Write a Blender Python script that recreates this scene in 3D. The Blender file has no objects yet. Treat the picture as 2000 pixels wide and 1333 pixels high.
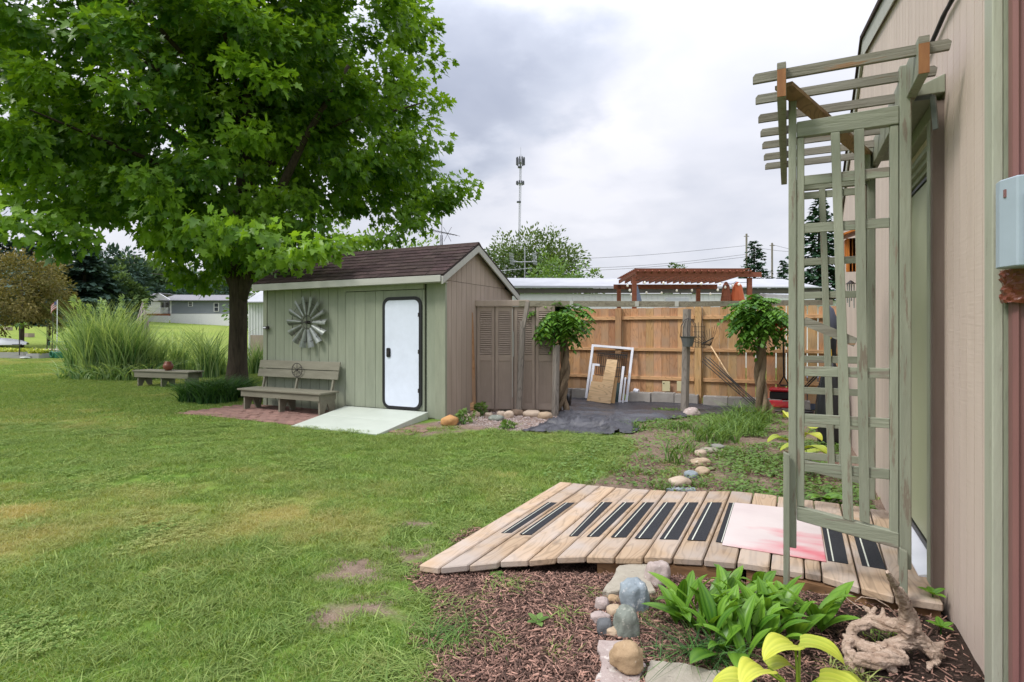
import bpy, bmesh, math, random
import numpy as np
from mathutils import Vector, Matrix, noise as mnoise
R = math.radians
random.seed(7); RNG = np.random.default_rng(7)
sc = bpy.context.scene
# ------------------------------------------------------------------ camera, sky, sun, exposure
FPX, CX, HY, CH = 1110.0, 1000.0, 648.0, 1.3          # focal length, centre, horizon (pixels of the 2000 px photograph), camera height
YAW = math.atan(540/1110.0); cc, ss = math.cos(YAW), math.sin(YAW)
cam = bpy.data.cameras.new('camera'); camo = bpy.data.objects.new('camera', cam); sc.collection.objects.link(camo)
camo.location = (0, 0, CH); camo.rotation_euler = (R(90), 0, YAW)
cam.sensor_width = 36; cam.lens = 36*FPX/2000; cam.shift_y = -(666.5-HY)/2000; cam.clip_end = 3000; cam.clip_start = .05
sc.camera = camo
sc.view_settings.view_transform = 'Standard'; sc.view_settings.look = 'None'; sc.view_settings.gamma = 1
sc.view_settings.use_curve_mapping = False
sc.view_settings.exposure = 0.78
sun = bpy.data.lights.new('sun', 'SUN'); suno = bpy.data.objects.new('sun', sun); sc.collection.objects.link(suno)
sun.energy = 1.5; sun.angle = R(14); sun.color = (1, .96, .9)
SUNDIR = Vector((-.42, -.50, .76)).normalized()
suno.rotation_euler = SUNDIR.to_track_quat('Z', 'Y').to_euler()

def world():
    w = bpy.data.worlds.new('World'); sc.world = w; w.use_nodes = True
    N, L = w.node_tree.nodes, w.node_tree.links; N.clear()
    out = N.new('ShaderNodeOutputWorld'); tc = N.new('ShaderNodeTexCoord')
    sky = N.new('ShaderNodeTexSky'); sky.sky_type = 'NISHITA'; sky.sun_disc = False
    sky.sun_elevation = math.asin(SUNDIR.z); sky.sun_rotation = math.atan2(SUNDIR.x, SUNDIR.y)
    b1 = N.new('ShaderNodeBackground'); b1.inputs[1].default_value = .08; L.new(sky.outputs[0], b1.inputs[0])
    # cloud layer
    sx = N.new('ShaderNodeSeparateXYZ'); L.new(tc.outputs['Generated'], sx.inputs[0])
    def M(op, a, b=None, c=None):
        n = N.new('ShaderNodeMath'); n.operation = op
        for i, v in enumerate((a, b, c)):
            if v is None: continue
            if isinstance(v, (int, float)): n.inputs[i].default_value = v
            else: L.new(v, n.inputs[i])
        return n.outputs[0]
    zc = M('ADD', M('MAXIMUM', sx.outputs[2], 0.0), .22)
    cb = N.new('ShaderNodeCombineXYZ'); L.new(M('DIVIDE', sx.outputs[0], zc), cb.inputs[0]); L.new(M('DIVIDE', sx.outputs[1], zc), cb.inputs[1])
    n1 = N.new('ShaderNodeTexNoise'); n1.inputs['Scale'].default_value = 1.15; n1.inputs['Detail'].default_value = 7; n1.inputs['Roughness'].default_value = .5
    n1.inputs['Distortion'].default_value = .35; L.new(cb.outputs[0], n1.inputs['Vector'])
    n2 = N.new('ShaderNodeTexNoise'); n2.inputs['Scale'].default_value = 3.4; n2.inputs['Detail'].default_value = 6; L.new(cb.outputs[0], n2.inputs['Vector'])
    def blob(px, py, r, wob=.16):
        l = (px-CX)/FPX; v = Vector((cc*l-ss, ss*l+cc, (HY-py)/FPX)).normalized()
        dt = N.new('ShaderNodeVectorMath'); dt.operation = 'DOT_PRODUCT'
        nm = N.new('ShaderNodeVectorMath'); nm.operation = 'NORMALIZE'; L.new(tc.outputs['Generated'], nm.inputs[0])
        L.new(nm.outputs[0], dt.inputs[0]); dt.inputs[1].default_value = v
        ang = M('ARCCOSINE', dt.outputs['Value']); ang = M('ADD', ang, M('MULTIPLY', M('SUBTRACT', n2.outputs[0], .5), wob*2.6))
        mr = N.new('ShaderNodeMapRange'); mr.interpolation_type = 'SMOOTHSTEP'
        L.new(ang, mr.inputs[0]); mr.inputs[1].default_value = r*.25; mr.inputs[2].default_value = r; mr.inputs[3].default_value = 1; mr.inputs[4].default_value = 0
        return mr.outputs[0]
    dark = M('MAXIMUM', blob(925, 150, .22), M('MULTIPLY', blob(1020, 110, .17), .8))
    f = M('ADD', M('MULTIPLY', M('SUBTRACT', n1.outputs[0], .5), 1.05), .80)
    f = M('ADD', f, M('MULTIPLY', M('SUBTRACT', n2.outputs[0], .5), .30))
    f = M('SUBTRACT', f, M('MULTIPLY', dark, .56)); f = M('ADD', f, M('MULTIPLY', blob(1150, 300, .17), .22))
    ramp = N.new('ShaderNodeValToRGB'); L.new(f, ramp.inputs[0]); e = ramp.color_ramp.elements
    e[0].position = .0; e[0].color = (.30, .33, .42, 1); e[1].position = 1; e[1].color = (.75, .75, .80, 1)
    m_ = e.new(.45); m_.color = (.48, .51, .595, 1); m_ = e.new(.72); m_.color = (.60, .615, .685, 1)
    # an overcast sky is brighter overhead than at the horizon
    up = M('ADD', M('MULTIPLY', M('POWER', M('MAXIMUM', sx.outputs[2], 0.0), 2.5), 1.9), .715)
    b2 = N.new('ShaderNodeBackground'); L.new(ramp.outputs[0], b2.inputs[0]); L.new(up, b2.inputs[1])
    mx = N.new('ShaderNodeMixShader'); mx.inputs[0].default_value = .93; L.new(b1.outputs[0], mx.inputs[1]); L.new(b2.outputs[0], mx.inputs[2])
    L.new(mx.outputs[0], out.inputs[0])
world()

# ------------------------------------------------------------------ survey helpers: points of the place from the photograph's rays
def on_y(px, py, y):
    u = (px-CX)/FPX; x = (u*cc*y-ss*y)/(cc+u*ss); d = -ss*x+cc*y
    return (x, y, CH+(HY-py)/FPX*d)
def on_x(px, py, x):
    u = (px-CX)/FPX; y = (cc*x+u*ss*x)/(u*cc-ss); d = -ss*x+cc*y
    return (x, y, CH+(HY-py)/FPX*d)
def on_z(px, py, z=0.0):
    d = (z-CH)*FPX/(HY-py); l = (px-CX)/FPX*d
    return (cc*l-ss*d, ss*l+cc*d, z)
def at_d(px, py, d):
    l = (px-CX)/FPX*d
    return (cc*l-ss*d, ss*l+cc*d, CH+(HY-py)/FPX*d)
def sstep(a, b, x):
    t = np.clip((x-a)/(b-a), 0, 1); return t*t*(3-2*t)
def gz(x, y):
    x = np.asarray(x, float); y = np.asarray(y, float)
    t = np.maximum(0, -x-31); rise = .062*t*t/(t+7)
    rise = np.minimum(rise, 5.2)
    bed = .05*sstep(-1.5, -.5, x)*(1-sstep(2.95, 3.25, y))*(1-sstep(.9, 1.4, x))
    return rise+bed+.012*np.sin(x*1.7+y*.9)*np.sin(y*1.3-x*.4)
def g(x, y): return float(gz(x, y))
def on_g(px, py):
    z = 0.0
    for _ in range(12):
        p = on_z(px, py, z); z = .5*z+.5*g(p[0], p[1])
    p = on_z(px, py, z); return (p[0], p[1], z)
def hash2(ix, iy, seed):
    h = (ix.astype(np.int64)*374761393+iy.astype(np.int64)*668265263+seed*1442695041) & 0x7fffffff
    h = ((h ^ (h >> 13))*1274126177) & 0x7fffffff
    return ((h ^ (h >> 16)) & 0xffff)/65535.0
def vnoise(x, y, s=1.0, seed=0, octaves=3):
    x = np.asarray(x, float)*s; y = np.asarray(y, float)*s; tot = 0; amp = 1; na = 0
    for o in range(octaves):
        ix, iy = np.floor(x), np.floor(y); fx, fy = x-ix, y-iy; fx = fx*fx*(3-2*fx); fy = fy*fy*(3-2*fy)
        a = hash2(ix, iy, seed+o); b = hash2(ix+1, iy, seed+o); c_ = hash2(ix, iy+1, seed+o); d_ = hash2(ix+1, iy+1, seed+o)
        tot = tot+amp*((a*(1-fx)+b*fx)*(1-fy)+(c_*(1-fx)+d_*fx)*fy); na += amp; amp *= .5; x = x*2.03+3.1; y = y*2.03+1.7
    return tot/na
def inpoly(x, y, P):
    x = np.asarray(x, float); y = np.asarray(y, float); ins = np.zeros(np.broadcast(x, y).shape, bool)
    for i in range(len(P)):
        x1, y1 = P[i][:2]; x2, y2 = P[i-1][:2]
        if y1 == y2: continue
        ins ^= ((y1 > y) != (y2 > y)) & (x < (x2-x1)*(y-y1)/(y2-y1)+x1)
    return ins

# ------------------------------------------------------------------ scene helpers
ROOT = sc.collection
def tag(o, label=None, cat=None, group=None, kind=None):
    if label: o['label'] = label
    if cat: o['category'] = cat
    if group: o['group'] = group
    if kind: o['kind'] = kind
    return o
def thing(name, label, cat, loc=(0, 0, 0), rz=0.0, group=None):
    o = bpy.data.objects.new(name, None); ROOT.objects.link(o); o.empty_display_size = .2
    o.location = loc; o.rotation_euler = (0, 0, rz); return tag(o, label, cat, group)
def wmat(o):
    m = Matrix.LocRotScale(o.location, o.rotation_euler, o.scale)
    return wmat(o.parent) @ m if o.parent else m
class MB:
    def __init__(s): s.v = []; s.f = []
    def add(s, vs, fs):
        n = len(s.v); s.v += [tuple(v) for v in vs]; s.f += [tuple(i+n for i in f) for f in fs]; return s
    def box(s, a, b, ch=0.0):
        x0, y0, z0 = a; x1, y1, z1 = b
        if x0 > x1: x0, x1 = x1, x0
        if y0 > y1: y0, y1 = y1, y0
        if z0 > z1: z0, z1 = z1, z0
        return s.hexa([(x0, y0, z0), (x1, y0, z0), (x1, y1, z0), (x0, y1, z0)], [(x0, y0, z1), (x1, y0, z1), (x1, y1, z1), (x0, y1, z1)])
    def hexa(s, bot, top):
        return s.add(list(bot)+list(top), [(3, 2, 1, 0), (4, 5, 6, 7), (0, 1, 5, 4), (1, 2, 6, 5), (2, 3, 7, 6), (3, 0, 4, 7)])
    def beam(s, p, q, w, h, up=(0, 0, 1)):      # bar from p to q, w across, h along up
        p, q = Vector(p), Vector(q); d = (q-p).normalized(); u = Vector(up); r = d.cross(u)
        if r.length < 1e-4: u = Vector((0, 1, 0)); r = d.cross(u)
        r.normalize(); u = r.cross(d).normalized()
        def ring(c): return [c-r*w/2-u*h/2, c+r*w/2-u*h/2, c+r*w/2+u*h/2, c-r*w/2+u*h/2]
        return s.add(ring(p)+ring(q), [(0, 1, 2, 3)[::-1], (4, 5, 6, 7), (0, 1, 5, 4), (1, 2, 6, 5), (2, 3, 7, 6), (3, 0, 4, 7)])
    def tube(s, pts, rad, n=8, cap=True):
        pts = [Vector(p) for p in pts]; rad = rad if isinstance(rad, (list, tuple)) else [rad]*len(pts)
        vs = []; ref = None
        for i, p in enumerate(pts):
            d = (pts[min(i+1, len(pts)-1)]-pts[max(i-1, 0)]).normalized()
            if ref is None: ref = Vector((0, 0, 1)) if abs(d.z) < .9 else Vector((1, 0, 0))
            a = d.cross(ref).normalized(); b = a.cross(d).normalized(); ref = b
            for k in range(n):
                t = 2*math.pi*k/n; vs.append(p+(a*math.cos(t)+b*math.sin(t))*rad[i])
        fs = []
        for i in range(len(pts)-1):
            for k in range(n): fs.append((i*n+k, i*n+(k+1) % n, (i+1)*n+(k+1) % n, (i+1)*n+k))
        if cap: fs += [tuple(range(n))[::-1], tuple((len(pts)-1)*n+k for k in range(n))]
        return s.add(vs, fs)
    def prism(s, poly, vec):                     # closed polygon extruded by vec
        v = Vector(vec); n = len(poly); P = [Vector(p) for p in poly]
        return s.add(P+[p+v for p in P], [tuple(range(n))[::-1], tuple(range(n, 2*n))]+[(i, (i+1) % n, n+(i+1) % n, n+i) for i in range(n)])
    def ring(s, c, ax, r, t, n=24, m=6):
        ax = Vector(ax).normalized(); a = ax.orthogonal().normalized(); b = ax.cross(a); c = Vector(c); vs = []; fs = []
        for i in range(n):
            th = 2*math.pi*i/n; d = a*math.cos(th)+b*math.sin(th)
            for k in range(m):
                ph = 2*math.pi*k/m; vs.append(c+d*(r+t*math.cos(ph))+ax*t*math.sin(ph))
        for i in range(n):
            for k in range(m): fs.append((i*m+k, ((i+1) % n)*m+k, ((i+1) % n)*m+(k+1) % m, i*m+(k+1) % m))
        return s.add(vs, fs)
    def build(s, name, mat, parent=None, smooth=False, bev=0.0, local=False, label=None):
        vs = s.v
        if parent is not None and not local:
            inv = wmat(parent).inverted(); vs = [inv @ Vector(v) for v in vs]
        me = bpy.data.meshes.new(name); me.from_pydata([tuple(v) for v in vs], [], s.f); me.update()
        bm = bmesh.new(); bm.from_mesh(me); bmesh.ops.recalc_face_normals(bm, faces=bm.faces); bm.to_mesh(me); bm.free()
        if smooth: me.polygons.foreach_set('use_smooth', [True]*len(me.polygons))
        me.materials.append(mat)
        o = bpy.data.objects.new(name, me); ROOT.objects.link(o); o.parent = parent
        if bev:
            b = o.modifiers.new('edge', 'BEVEL'); b.width = bev; b.segments = 1; b.limit_method = 'ANGLE'
        if label: o['label'] = label
        return o
def piece(name, mat, parent, a, b, bev=0.0, label=None): return MB().box(a, b).build(name, mat, parent, bev=bev, label=label)
def fast(name, V, T, mat, parent=None, rnd=None, smooth=False, loc=None):   # numpy vertices and triangles to one object
    V = np.asarray(V, np.float32); T = np.asarray(T, np.int32)
    if loc is not None: V = V-np.asarray(loc, np.float32)
    elif parent is not None:
        V = V-np.asarray(tuple(wmat(parent).translation), np.float32)
    me = bpy.data.meshes.new(name); me.vertices.add(len(V)); me.vertices.foreach_set('co', V.ravel())
    me.loops.add(T.size); me.loops.foreach_set('vertex_index', T.ravel())
    me.polygons.add(len(T)); me.polygons.foreach_set('loop_start', np.arange(len(T), dtype=np.int32)*T.shape[1])
    me.update(calc_edges=True)
    if smooth: me.polygons.foreach_set('use_smooth', np.ones(len(T), bool))
    if rnd is not None:
        a = me.attributes.new('rnd', 'FLOAT', 'POINT'); a.data.foreach_set('value', np.asarray(rnd, np.float32))
    me.materials.append(mat); o = bpy.data.objects.new(name, me); ROOT.objects.link(o); o.parent = parent
    if loc is not None: o.location = loc
    return o
def share(src, name, parent, loc=(0, 0, 0), rot=(0, 0, 0), scale=(1, 1, 1)):
    o = bpy.data.objects.new(name, src.data); ROOT.objects.link(o); o.parent = parent
    o.location = loc; o.rotation_euler = rot; o.scale = scale; return o

# ------------------------------------------------------------------ materials
MATS = {}
def mat(name, c1, c2=None, scale=6, stretch=(1, 1, 1), rough=.7, bump=.15, bscale=None, rnd=.08, hue=0.0, detail=5, spots=None, metal=0.0, spec=.35, bdist=.01, coat=0.0, stain=None):
    if name in MATS: return MATS[name]
    m = bpy.data.materials.new(name); MATS[name] = m; m.use_nodes = True; N, L = m.node_tree.nodes, m.node_tree.links
    bs = N['Principled BSDF']; bs.inputs['Roughness'].default_value = rough; bs.inputs['Metallic'].default_value = metal
    bs.inputs['Specular IOR Level'].default_value = spec; bs.inputs['Coat Weight'].default_value = coat
    tc = N.new('ShaderNodeTexCoord'); oi = N.new('ShaderNodeObjectInfo')
    ad = N.new('ShaderNodeVectorMath'); ad.operation = 'ADD'; L.new(tc.outputs['Object'], ad.inputs[0])
    sc_ = N.new('ShaderNodeVectorMath'); sc_.operation = 'SCALE'; L.new(oi.outputs['Random'], sc_.inputs['Scale']); sc_.inputs[0].default_value = (31, 17, 23)
    L.new(sc_.outputs[0], ad.inputs[1])
    mp = N.new('ShaderNodeMapping'); mp.inputs['Scale'].default_value = stretch; L.new(ad.outputs[0], mp.inputs[0])
    n = N.new('ShaderNodeTexNoise'); n.inputs['Scale'].default_value = scale; n.inputs['Detail'].default_value = detail; n.inputs['Roughness'].default_value = .62
    L.new(mp.outputs[0], n.inputs['Vector'])
    mr = N.new('ShaderNodeMapRange'); mr.inputs[1].default_value = .3; mr.inputs[2].default_value = .7; L.new(n.outputs[0], mr.inputs[0])
    c2 = c2 or tuple(v*.75 for v in c1)
    mx = N.new('ShaderNodeMix'); mx.data_type = 'RGBA'; mx.inputs[6].default_value = (*c1, 1); mx.inputs[7].default_value = (*c2, 1); L.new(mr.outputs[0], mx.inputs[0])
    col = mx.outputs[2]
    if spots:                                   # worn or stained patches with their own colour; on the fabric, painted sheen
        n3 = N.new('ShaderNodeTexNoise'); n3.inputs['Scale'].default_value = spots[1]; n3.inputs['Detail'].default_value = 6; n3.inputs['Roughness'].default_value = .7
        L.new(mp.outputs[0], n3.inputs['Vector'])
        r3 = N.new('ShaderNodeMapRange'); r3.inputs[1].default_value = spots[2]; r3.inputs[2].default_value = spots[2]+.06; L.new(n3.outputs[0], r3.inputs[0])
        m3 = N.new('ShaderNodeMix'); m3.data_type = 'RGBA'; L.new(r3.outputs[0], m3.inputs[0]); L.new(col, m3.inputs[6]); m3.inputs[7].default_value = (*spots[0], 1); col = m3.outputs[2]
    hs = N.new('ShaderNodeHueSaturation'); L.new(col, hs.inputs['Color'])
    v = N.new('ShaderNodeMapRange'); L.new(oi.outputs['Random'], v.inputs[0]); v.inputs[3].default_value = 1-rnd; v.inputs[4].default_value = 1+rnd; L.new(v.outputs[0], hs.inputs['Value'])
    if hue:
        mm = N.new('ShaderNodeMath'); mm.operation = 'MULTIPLY'; mm.inputs[1].default_value = 7.13; L.new(oi.outputs['Random'], mm.inputs[0])
        fr = N.new('ShaderNodeMath'); fr.operation = 'FRACT'; L.new(mm.outputs[0], fr.inputs[0])
        v2 = N.new('ShaderNodeMapRange'); L.new(fr.outputs[0], v2.inputs[0]); v2.inputs[3].default_value = .5-hue; v2.inputs[4].default_value = .5+hue; L.new(v2.outputs[0], hs.inputs['Hue'])
    L.new(hs.outputs[0], bs.inputs['Base Color'])
    nb = N.new('ShaderNodeTexNoise'); nb.inputs['Scale'].default_value = bscale or scale*4; nb.inputs['Detail'].default_value = 5; nb.inputs['Roughness'].default_value = .65
    L.new(mp.outputs[0], nb.inputs['Vector'])
    bp = N.new('ShaderNodeBump'); bp.inputs['Strength'].default_value = bump; bp.inputs['Distance'].default_value = bdist; L.new(nb.outputs[0], bp.inputs['Height']); L.new(bp.outputs[0], bs.inputs['Normal'])
    return m
def grainwood(name, c1, c2, axis, rough=.7, rnd=.1, wear=None, ring=9, bump=.3, hue=0.0, knots=True):
    """bare timber: long growth rings bent round knots; axis is the board's long axis (0, 1, 2)"""
    if name in MATS: return MATS[name]
    m = mat(name, c1, c2, scale=2.2, stretch=[(.7 if i == axis else 9) for i in range(3)], rough=rough, bump=bump, rnd=rnd, hue=hue, bdist=.004, bscale=9)
    N, L = m.node_tree.nodes, m.node_tree.links; bs = N['Principled BSDF']
    hs = [n for n in N if n.type == 'HUE_SAT'][0]; mx = [n for n in N if n.type == 'MIX'][0]; mp = [n for n in N if n.type == 'MAPPING'][0]; ad = mp.inputs[0].links[0].from_node
    mp2 = N.new('ShaderNodeMapping'); st = [1.0, 1.0, 1.0]; st[axis] = .16; mp2.inputs['Scale'].default_value = st; L.new(ad.outputs[0], mp2.inputs[0])
    nz = N.new('ShaderNodeTexNoise'); nz.inputs['Scale'].default_value = ring*.8; nz.inputs['Detail'].default_value = 2; L.new(mp2.outputs[0], nz.inputs['Vector'])
    m1 = N.new('ShaderNodeMath'); m1.operation = 'MULTIPLY'; m1.inputs[1].default_value = 95; L.new(nz.outputs[0], m1.inputs[0])
    m2 = N.new('ShaderNodeMath'); m2.operation = 'SINE'; L.new(m1.outputs[0], m2.inputs[0])
    r = N.new('ShaderNodeMapRange'); r.inputs[1].default_value = .35; r.inputs[2].default_value = 1; r.inputs[3].default_value = 0; r.inputs[4].default_value = .5; L.new(m2.outputs[0], r.inputs[0])
    m3 = N.new('ShaderNodeMix'); m3.data_type = 'RGBA'; L.new(r.outputs[0], m3.inputs[0]); L.new(mx.outputs[2], m3.inputs[6]); m3.inputs[7].default_value = (*[v*.52 for v in c2], 1)
    col = m3.outputs[2]
    if knots:
        vo = N.new('ShaderNodeTexVoronoi'); vo.inputs['Scale'].default_value = 4.2; mp3 = N.new('ShaderNodeMapping'); st = [1.0, 1.0, 1.0]; st[axis] = .35; mp3.inputs['Scale'].default_value = st
        L.new(ad.outputs[0], mp3.inputs[0]); L.new(mp3.outputs[0], vo.inputs['Vector'])
        kr = N.new('ShaderNodeMapRange'); kr.inputs[1].default_value = .05; kr.inputs[2].default_value = .11; kr.inputs[3].default_value = .8; kr.inputs[4].default_value = 0; L.new(vo.outputs['Distance'], kr.inputs[0])
        m5 = N.new('ShaderNodeMix'); m5.data_type = 'RGBA'; L.new(kr.outputs[0], m5.inputs[0]); L.new(col, m5.inputs[6]); m5.inputs[7].default_value = (*[v*.3 for v in c2], 1); col = m5.outputs[2]
    if wear:
        n3 = N.new('ShaderNodeTexNoise'); n3.inputs['Scale'].default_value = 3; n3.inputs['Detail'].default_value = 6; L.new(ad.outputs[0], n3.inputs['Vector'])
        r3 = N.new('ShaderNodeMapRange'); r3.inputs[1].default_value = .42; r3.inputs[2].default_value = .66; r3.inputs[4].default_value = .85; L.new(n3.outputs[0], r3.inputs[0])
        m4 = N.new('ShaderNodeMix'); m4.data_type = 'RGBA'; L.new(r3.outputs[0], m4.inputs[0]); L.new(col, m4.inputs[6]); m4.inputs[7].default_value = (*wear, 1); col = m4.outputs[2]
    L.new(col, hs.inputs['Color']); return m
def leafmat(name, dark, light, trans=.35, rough=.45, far=False, tint=1.5):
    if name in MATS: return MATS[name]
    m = bpy.data.materials.new(name); MATS[name] = m; m.use_nodes = True; N, L = m.node_tree.nodes, m.node_tree.links
    bs = N['Principled BSDF']; out = N['Material Output']; bs.inputs['Roughness'].default_value = rough; bs.inputs['Specular IOR Level'].default_value = .3 if not far else .12
    a = N.new('ShaderNodeAttribute'); a.attribute_name = 'rnd'; oi = N.new('ShaderNodeObjectInfo')
    m1 = N.new('ShaderNodeMath'); m1.operation = 'ADD'; L.new(a.outputs['Fac'], m1.inputs[0]); 
    ms = N.new('ShaderNodeMath'); ms.operation = 'MULTIPLY_ADD'; L.new(oi.outputs['Random'], ms.inputs[0]); ms.inputs[1].default_value = .3; ms.inputs[2].default_value = -.15; L.new(ms.outputs[0], m1.inputs[1])
    mx = N.new('ShaderNodeMix'); mx.data_type = 'RGBA'; mx.inputs[6].default_value = (*dark, 1); mx.inputs[7].default_value = (*light, 1); L.new(m1.outputs[0], mx.inputs[0])
    L.new(mx.outputs[2], bs.inputs['Base Color'])
    tr = N.new('ShaderNodeBsdfTranslucent'); ht = N.new('ShaderNodeMix'); ht.data_type = 'RGBA'; ht.blend_type = 'MULTIPLY'; ht.inputs[0].default_value = 1
    L.new(mx.outputs[2], ht.inputs[6]); ht.inputs[7].default_value = (1.5*tint/1.5, 1.35*tint/1.5, .6, 1); L.new(ht.outputs[2], tr.inputs[0])
    sh = N.new('ShaderNodeMixShader'); sh.inputs[0].default_value = trans; L.new(bs.outputs[0], sh.inputs[1]); L.new(tr.outputs[0], sh.inputs[2]); L.new(sh.outputs[0], out.inputs[0])
    return m
def flat(name, c, rough=.6, metal=0, spec=.4, bump=.05, rnd=.03): return mat(name, c, tuple(v*.9 for v in c), scale=5, rough=rough, metal=metal, spec=spec, bump=bump, rnd=rnd, bscale=60)

SAGE = (.275, .30, .225); SAGE2 = (.225, .25, .185)
m_shed = mat('sage_siding_paint', SAGE, SAGE2, scale=3, stretch=(4, 4, .5), rough=.75, bump=.35, bscale=26, rnd=.05, spots=((.15, .16, .12), 7, .70))
m_sage = mat('sage_trim_paint', (.285, .305, .225), (.23, .25, .185), scale=5, stretch=(3, 3, .6), rough=.6, bump=.35, bscale=16, rnd=.06, spots=((.20, .18, .14), 9, .66))
m_arbor = mat('arbor_sage_paint', (.275, .29, .22), (.21, .225, .17), scale=5, stretch=(4, 4, .5), rough=.6, bump=.5, bscale=14, rnd=.12, spots=((.19, .16, .12), 7, .56))
m_arbor_h = mat('arbor_rail_paint', (.27, .285, .215), (.20, .215, .16), scale=5, stretch=(.5, 4, 4), rough=.6, bump=.5, bscale=14, rnd=.14, spots=((.20, .175, .14), 6, .545))
m_slatgray = mat('weathered_arbor_slat', (.27, .26, .215), (.14, .125, .095), scale=4, stretch=(.4, 6, 6), rough=.85, bump=.6, bscale=16, rnd=.12, spots=((.24, .14, .075), 5, .60))
m_rawend = mat('bare_orange_wood', (.30, .135, .05), (.20, .08, .03), scale=6, stretch=(5, 5, 1), rough=.7, rnd=.05)
m_ramp = mat('pale_mint_paint', (.47, .51, .445), (.42, .46, .40), scale=3, rough=.6, bump=.2, rnd=.02, spots=((.38, .40, .33), 3, .68))
m_taupe = mat('taupe_siding_paint', (.38, .31, .255), (.315, .255, .205), scale=3, stretch=(4, 4, .4), rough=.8, bump=.3, bscale=26, rnd=.05, spots=((.16, .13, .11), 6, .70))
m_taupe2 = mat('brown_door_paint', (.335, .27, .22), (.275, .22, .18), scale=4, rough=.7, rnd=.03)
m_trimlit = mat('sage_trim_lit', (.40, .41, .325), (.35, .36, .285), scale=5, stretch=(3, 3, .6), rough=.6, bump=.35, bscale=16, rnd=.04, spots=((.28, .26, .21), 9, .62))  # lighter copy of the sage trim paint for the brightly lit corner face
m_fascia = mat('grey_fascia_paint', (.42, .42, .38), (.36, .36, .32), scale=4, stretch=(.5, 3, 3), rough=.6, rnd=.03)
m_shingle = mat('brown_asphalt_shingle', (.060, .040, .036), (.032, .022, .021), scale=14, rough=.95, bump=.9, bscale=220, rnd=.28, hue=.02, bdist=.004, spec=.2)
m_cedar = grainwood('cedar_picket', (.56, .33, .165), (.42, .225, .10), 2, rough=.75, rnd=.2, wear=(.40, .27, .17), ring=8, bump=.3, hue=.012)
m_cedar_h = grainwood('cedar_rail', (.62, .38, .20), (.50, .28, .13), 0, rough=.75, rnd=.06, ring=8)
m_deck = grainwood('weathered_deck_board', (.47, .35, .24), (.385, .27, .175), 1, rough=.8, rnd=.12, wear=(.42, .365, .325), ring=8, bump=.45)
m_deckedge = grainwood('brown_joist', (.30, .17, .08), (.2, .105, .05), 0, rough=.8)
m_weather = grainwood('weathered_post', (.27, .245, .215), (.19, .165, .14), 2, rough=.9, rnd=.12, ring=8, bump=.7)
m_weather_h = grainwood('weathered_rail', (.27, .25, .19), (.19, .17, .12), 0, rough=.9, rnd=.15, ring=8, bump=.7)
m_ply = grainwood('plywood_offcut', (.70, .51, .31), (.62, .42, .23), 0, rough=.7, rnd=.08, ring=6, knots=False)
m_white = flat('white_painted_metal', (.72, .74, .80), rough=.4)
m_doorwhite = flat('white_door_skin', (.66, .71, .82), rough=.35, bump=.01)
m_black = flat('black_rubber', (.012, .012, .014), rough=.45)
m_iron = flat('dark_iron', (.03, .026, .024), rough=.6)
m_galv = mat('galvanised_sheet', (.30, .32, .30), (.17, .19, .18), scale=14, rough=.5, metal=.6, bump=.15, rnd=.15)
m_brick = mat('faded_pink_paver', (.27, .155, .125), (.19, .115, .095), scale=8, rough=.9, bump=.5, rnd=.16, spots=((.12, .08, .07), 6, .66))
m_conc = mat('concrete_block', (.36, .34, .31), (.27, .25, .23), scale=7, rough=.95, bump=.7, bscale=80, rnd=.12)
m_bark = mat('maple_bark', (.085, .065, .045), (.035, .026, .018), scale=7, stretch=(3, 3, .45), rough=.95, bump=1.0, bscale=9, bdist=.035, rnd=0, spots=((.12, .12, .09), 4, .68))
m_vine = mat('pale_twisted_bark', (.27, .20, .13), (.13, .095, .06), scale=9, stretch=(2, 2, .5), rough=.9, bump=.9, bdist=.02, rnd=.05)
m_drift = mat('driftwood', (.54, .42, .33), (.30, .20, .14), scale=9, stretch=(1, 4.5, 4.5), rough=.85, bump=1.0, bscale=17, bdist=.014, rnd=0, spots=((.13, .08, .06), 13, .60))
m_mat = mat('faded_mat', (.62, .55, .53), (.55, .47, .46), scale=3, rough=.8, rnd=0)
m_strip = mat('black_grip_tape', (.028, .030, .036), (.020, .021, .026), scale=60, rough=.85, bump=.5, bscale=400, rnd=.15)
m_stripe = flat('pale_stripe', (.62, .64, .55))
m_fabric = mat('black_weed_fabric', (.030, .031, .038), (.060, .060, .072), scale=2.2, stretch=(1, 2.2, 1), rough=.36, bump=.8, bscale=9, rnd=0, spec=.6, spots=((.13, .12, .115), 6, .66), bdist=.03)  # lighter tone and spots put the sheen into the colour
def rockmat(n, a, b, s=(.3, .3, .3), t=.68): return mat('stone_'+n, a, b, scale=16, rough=.8, bump=.8, bscale=75, rnd=.06, spots=(s, 26, t-.05), bdist=.005, detail=8, spec=.12)
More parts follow.
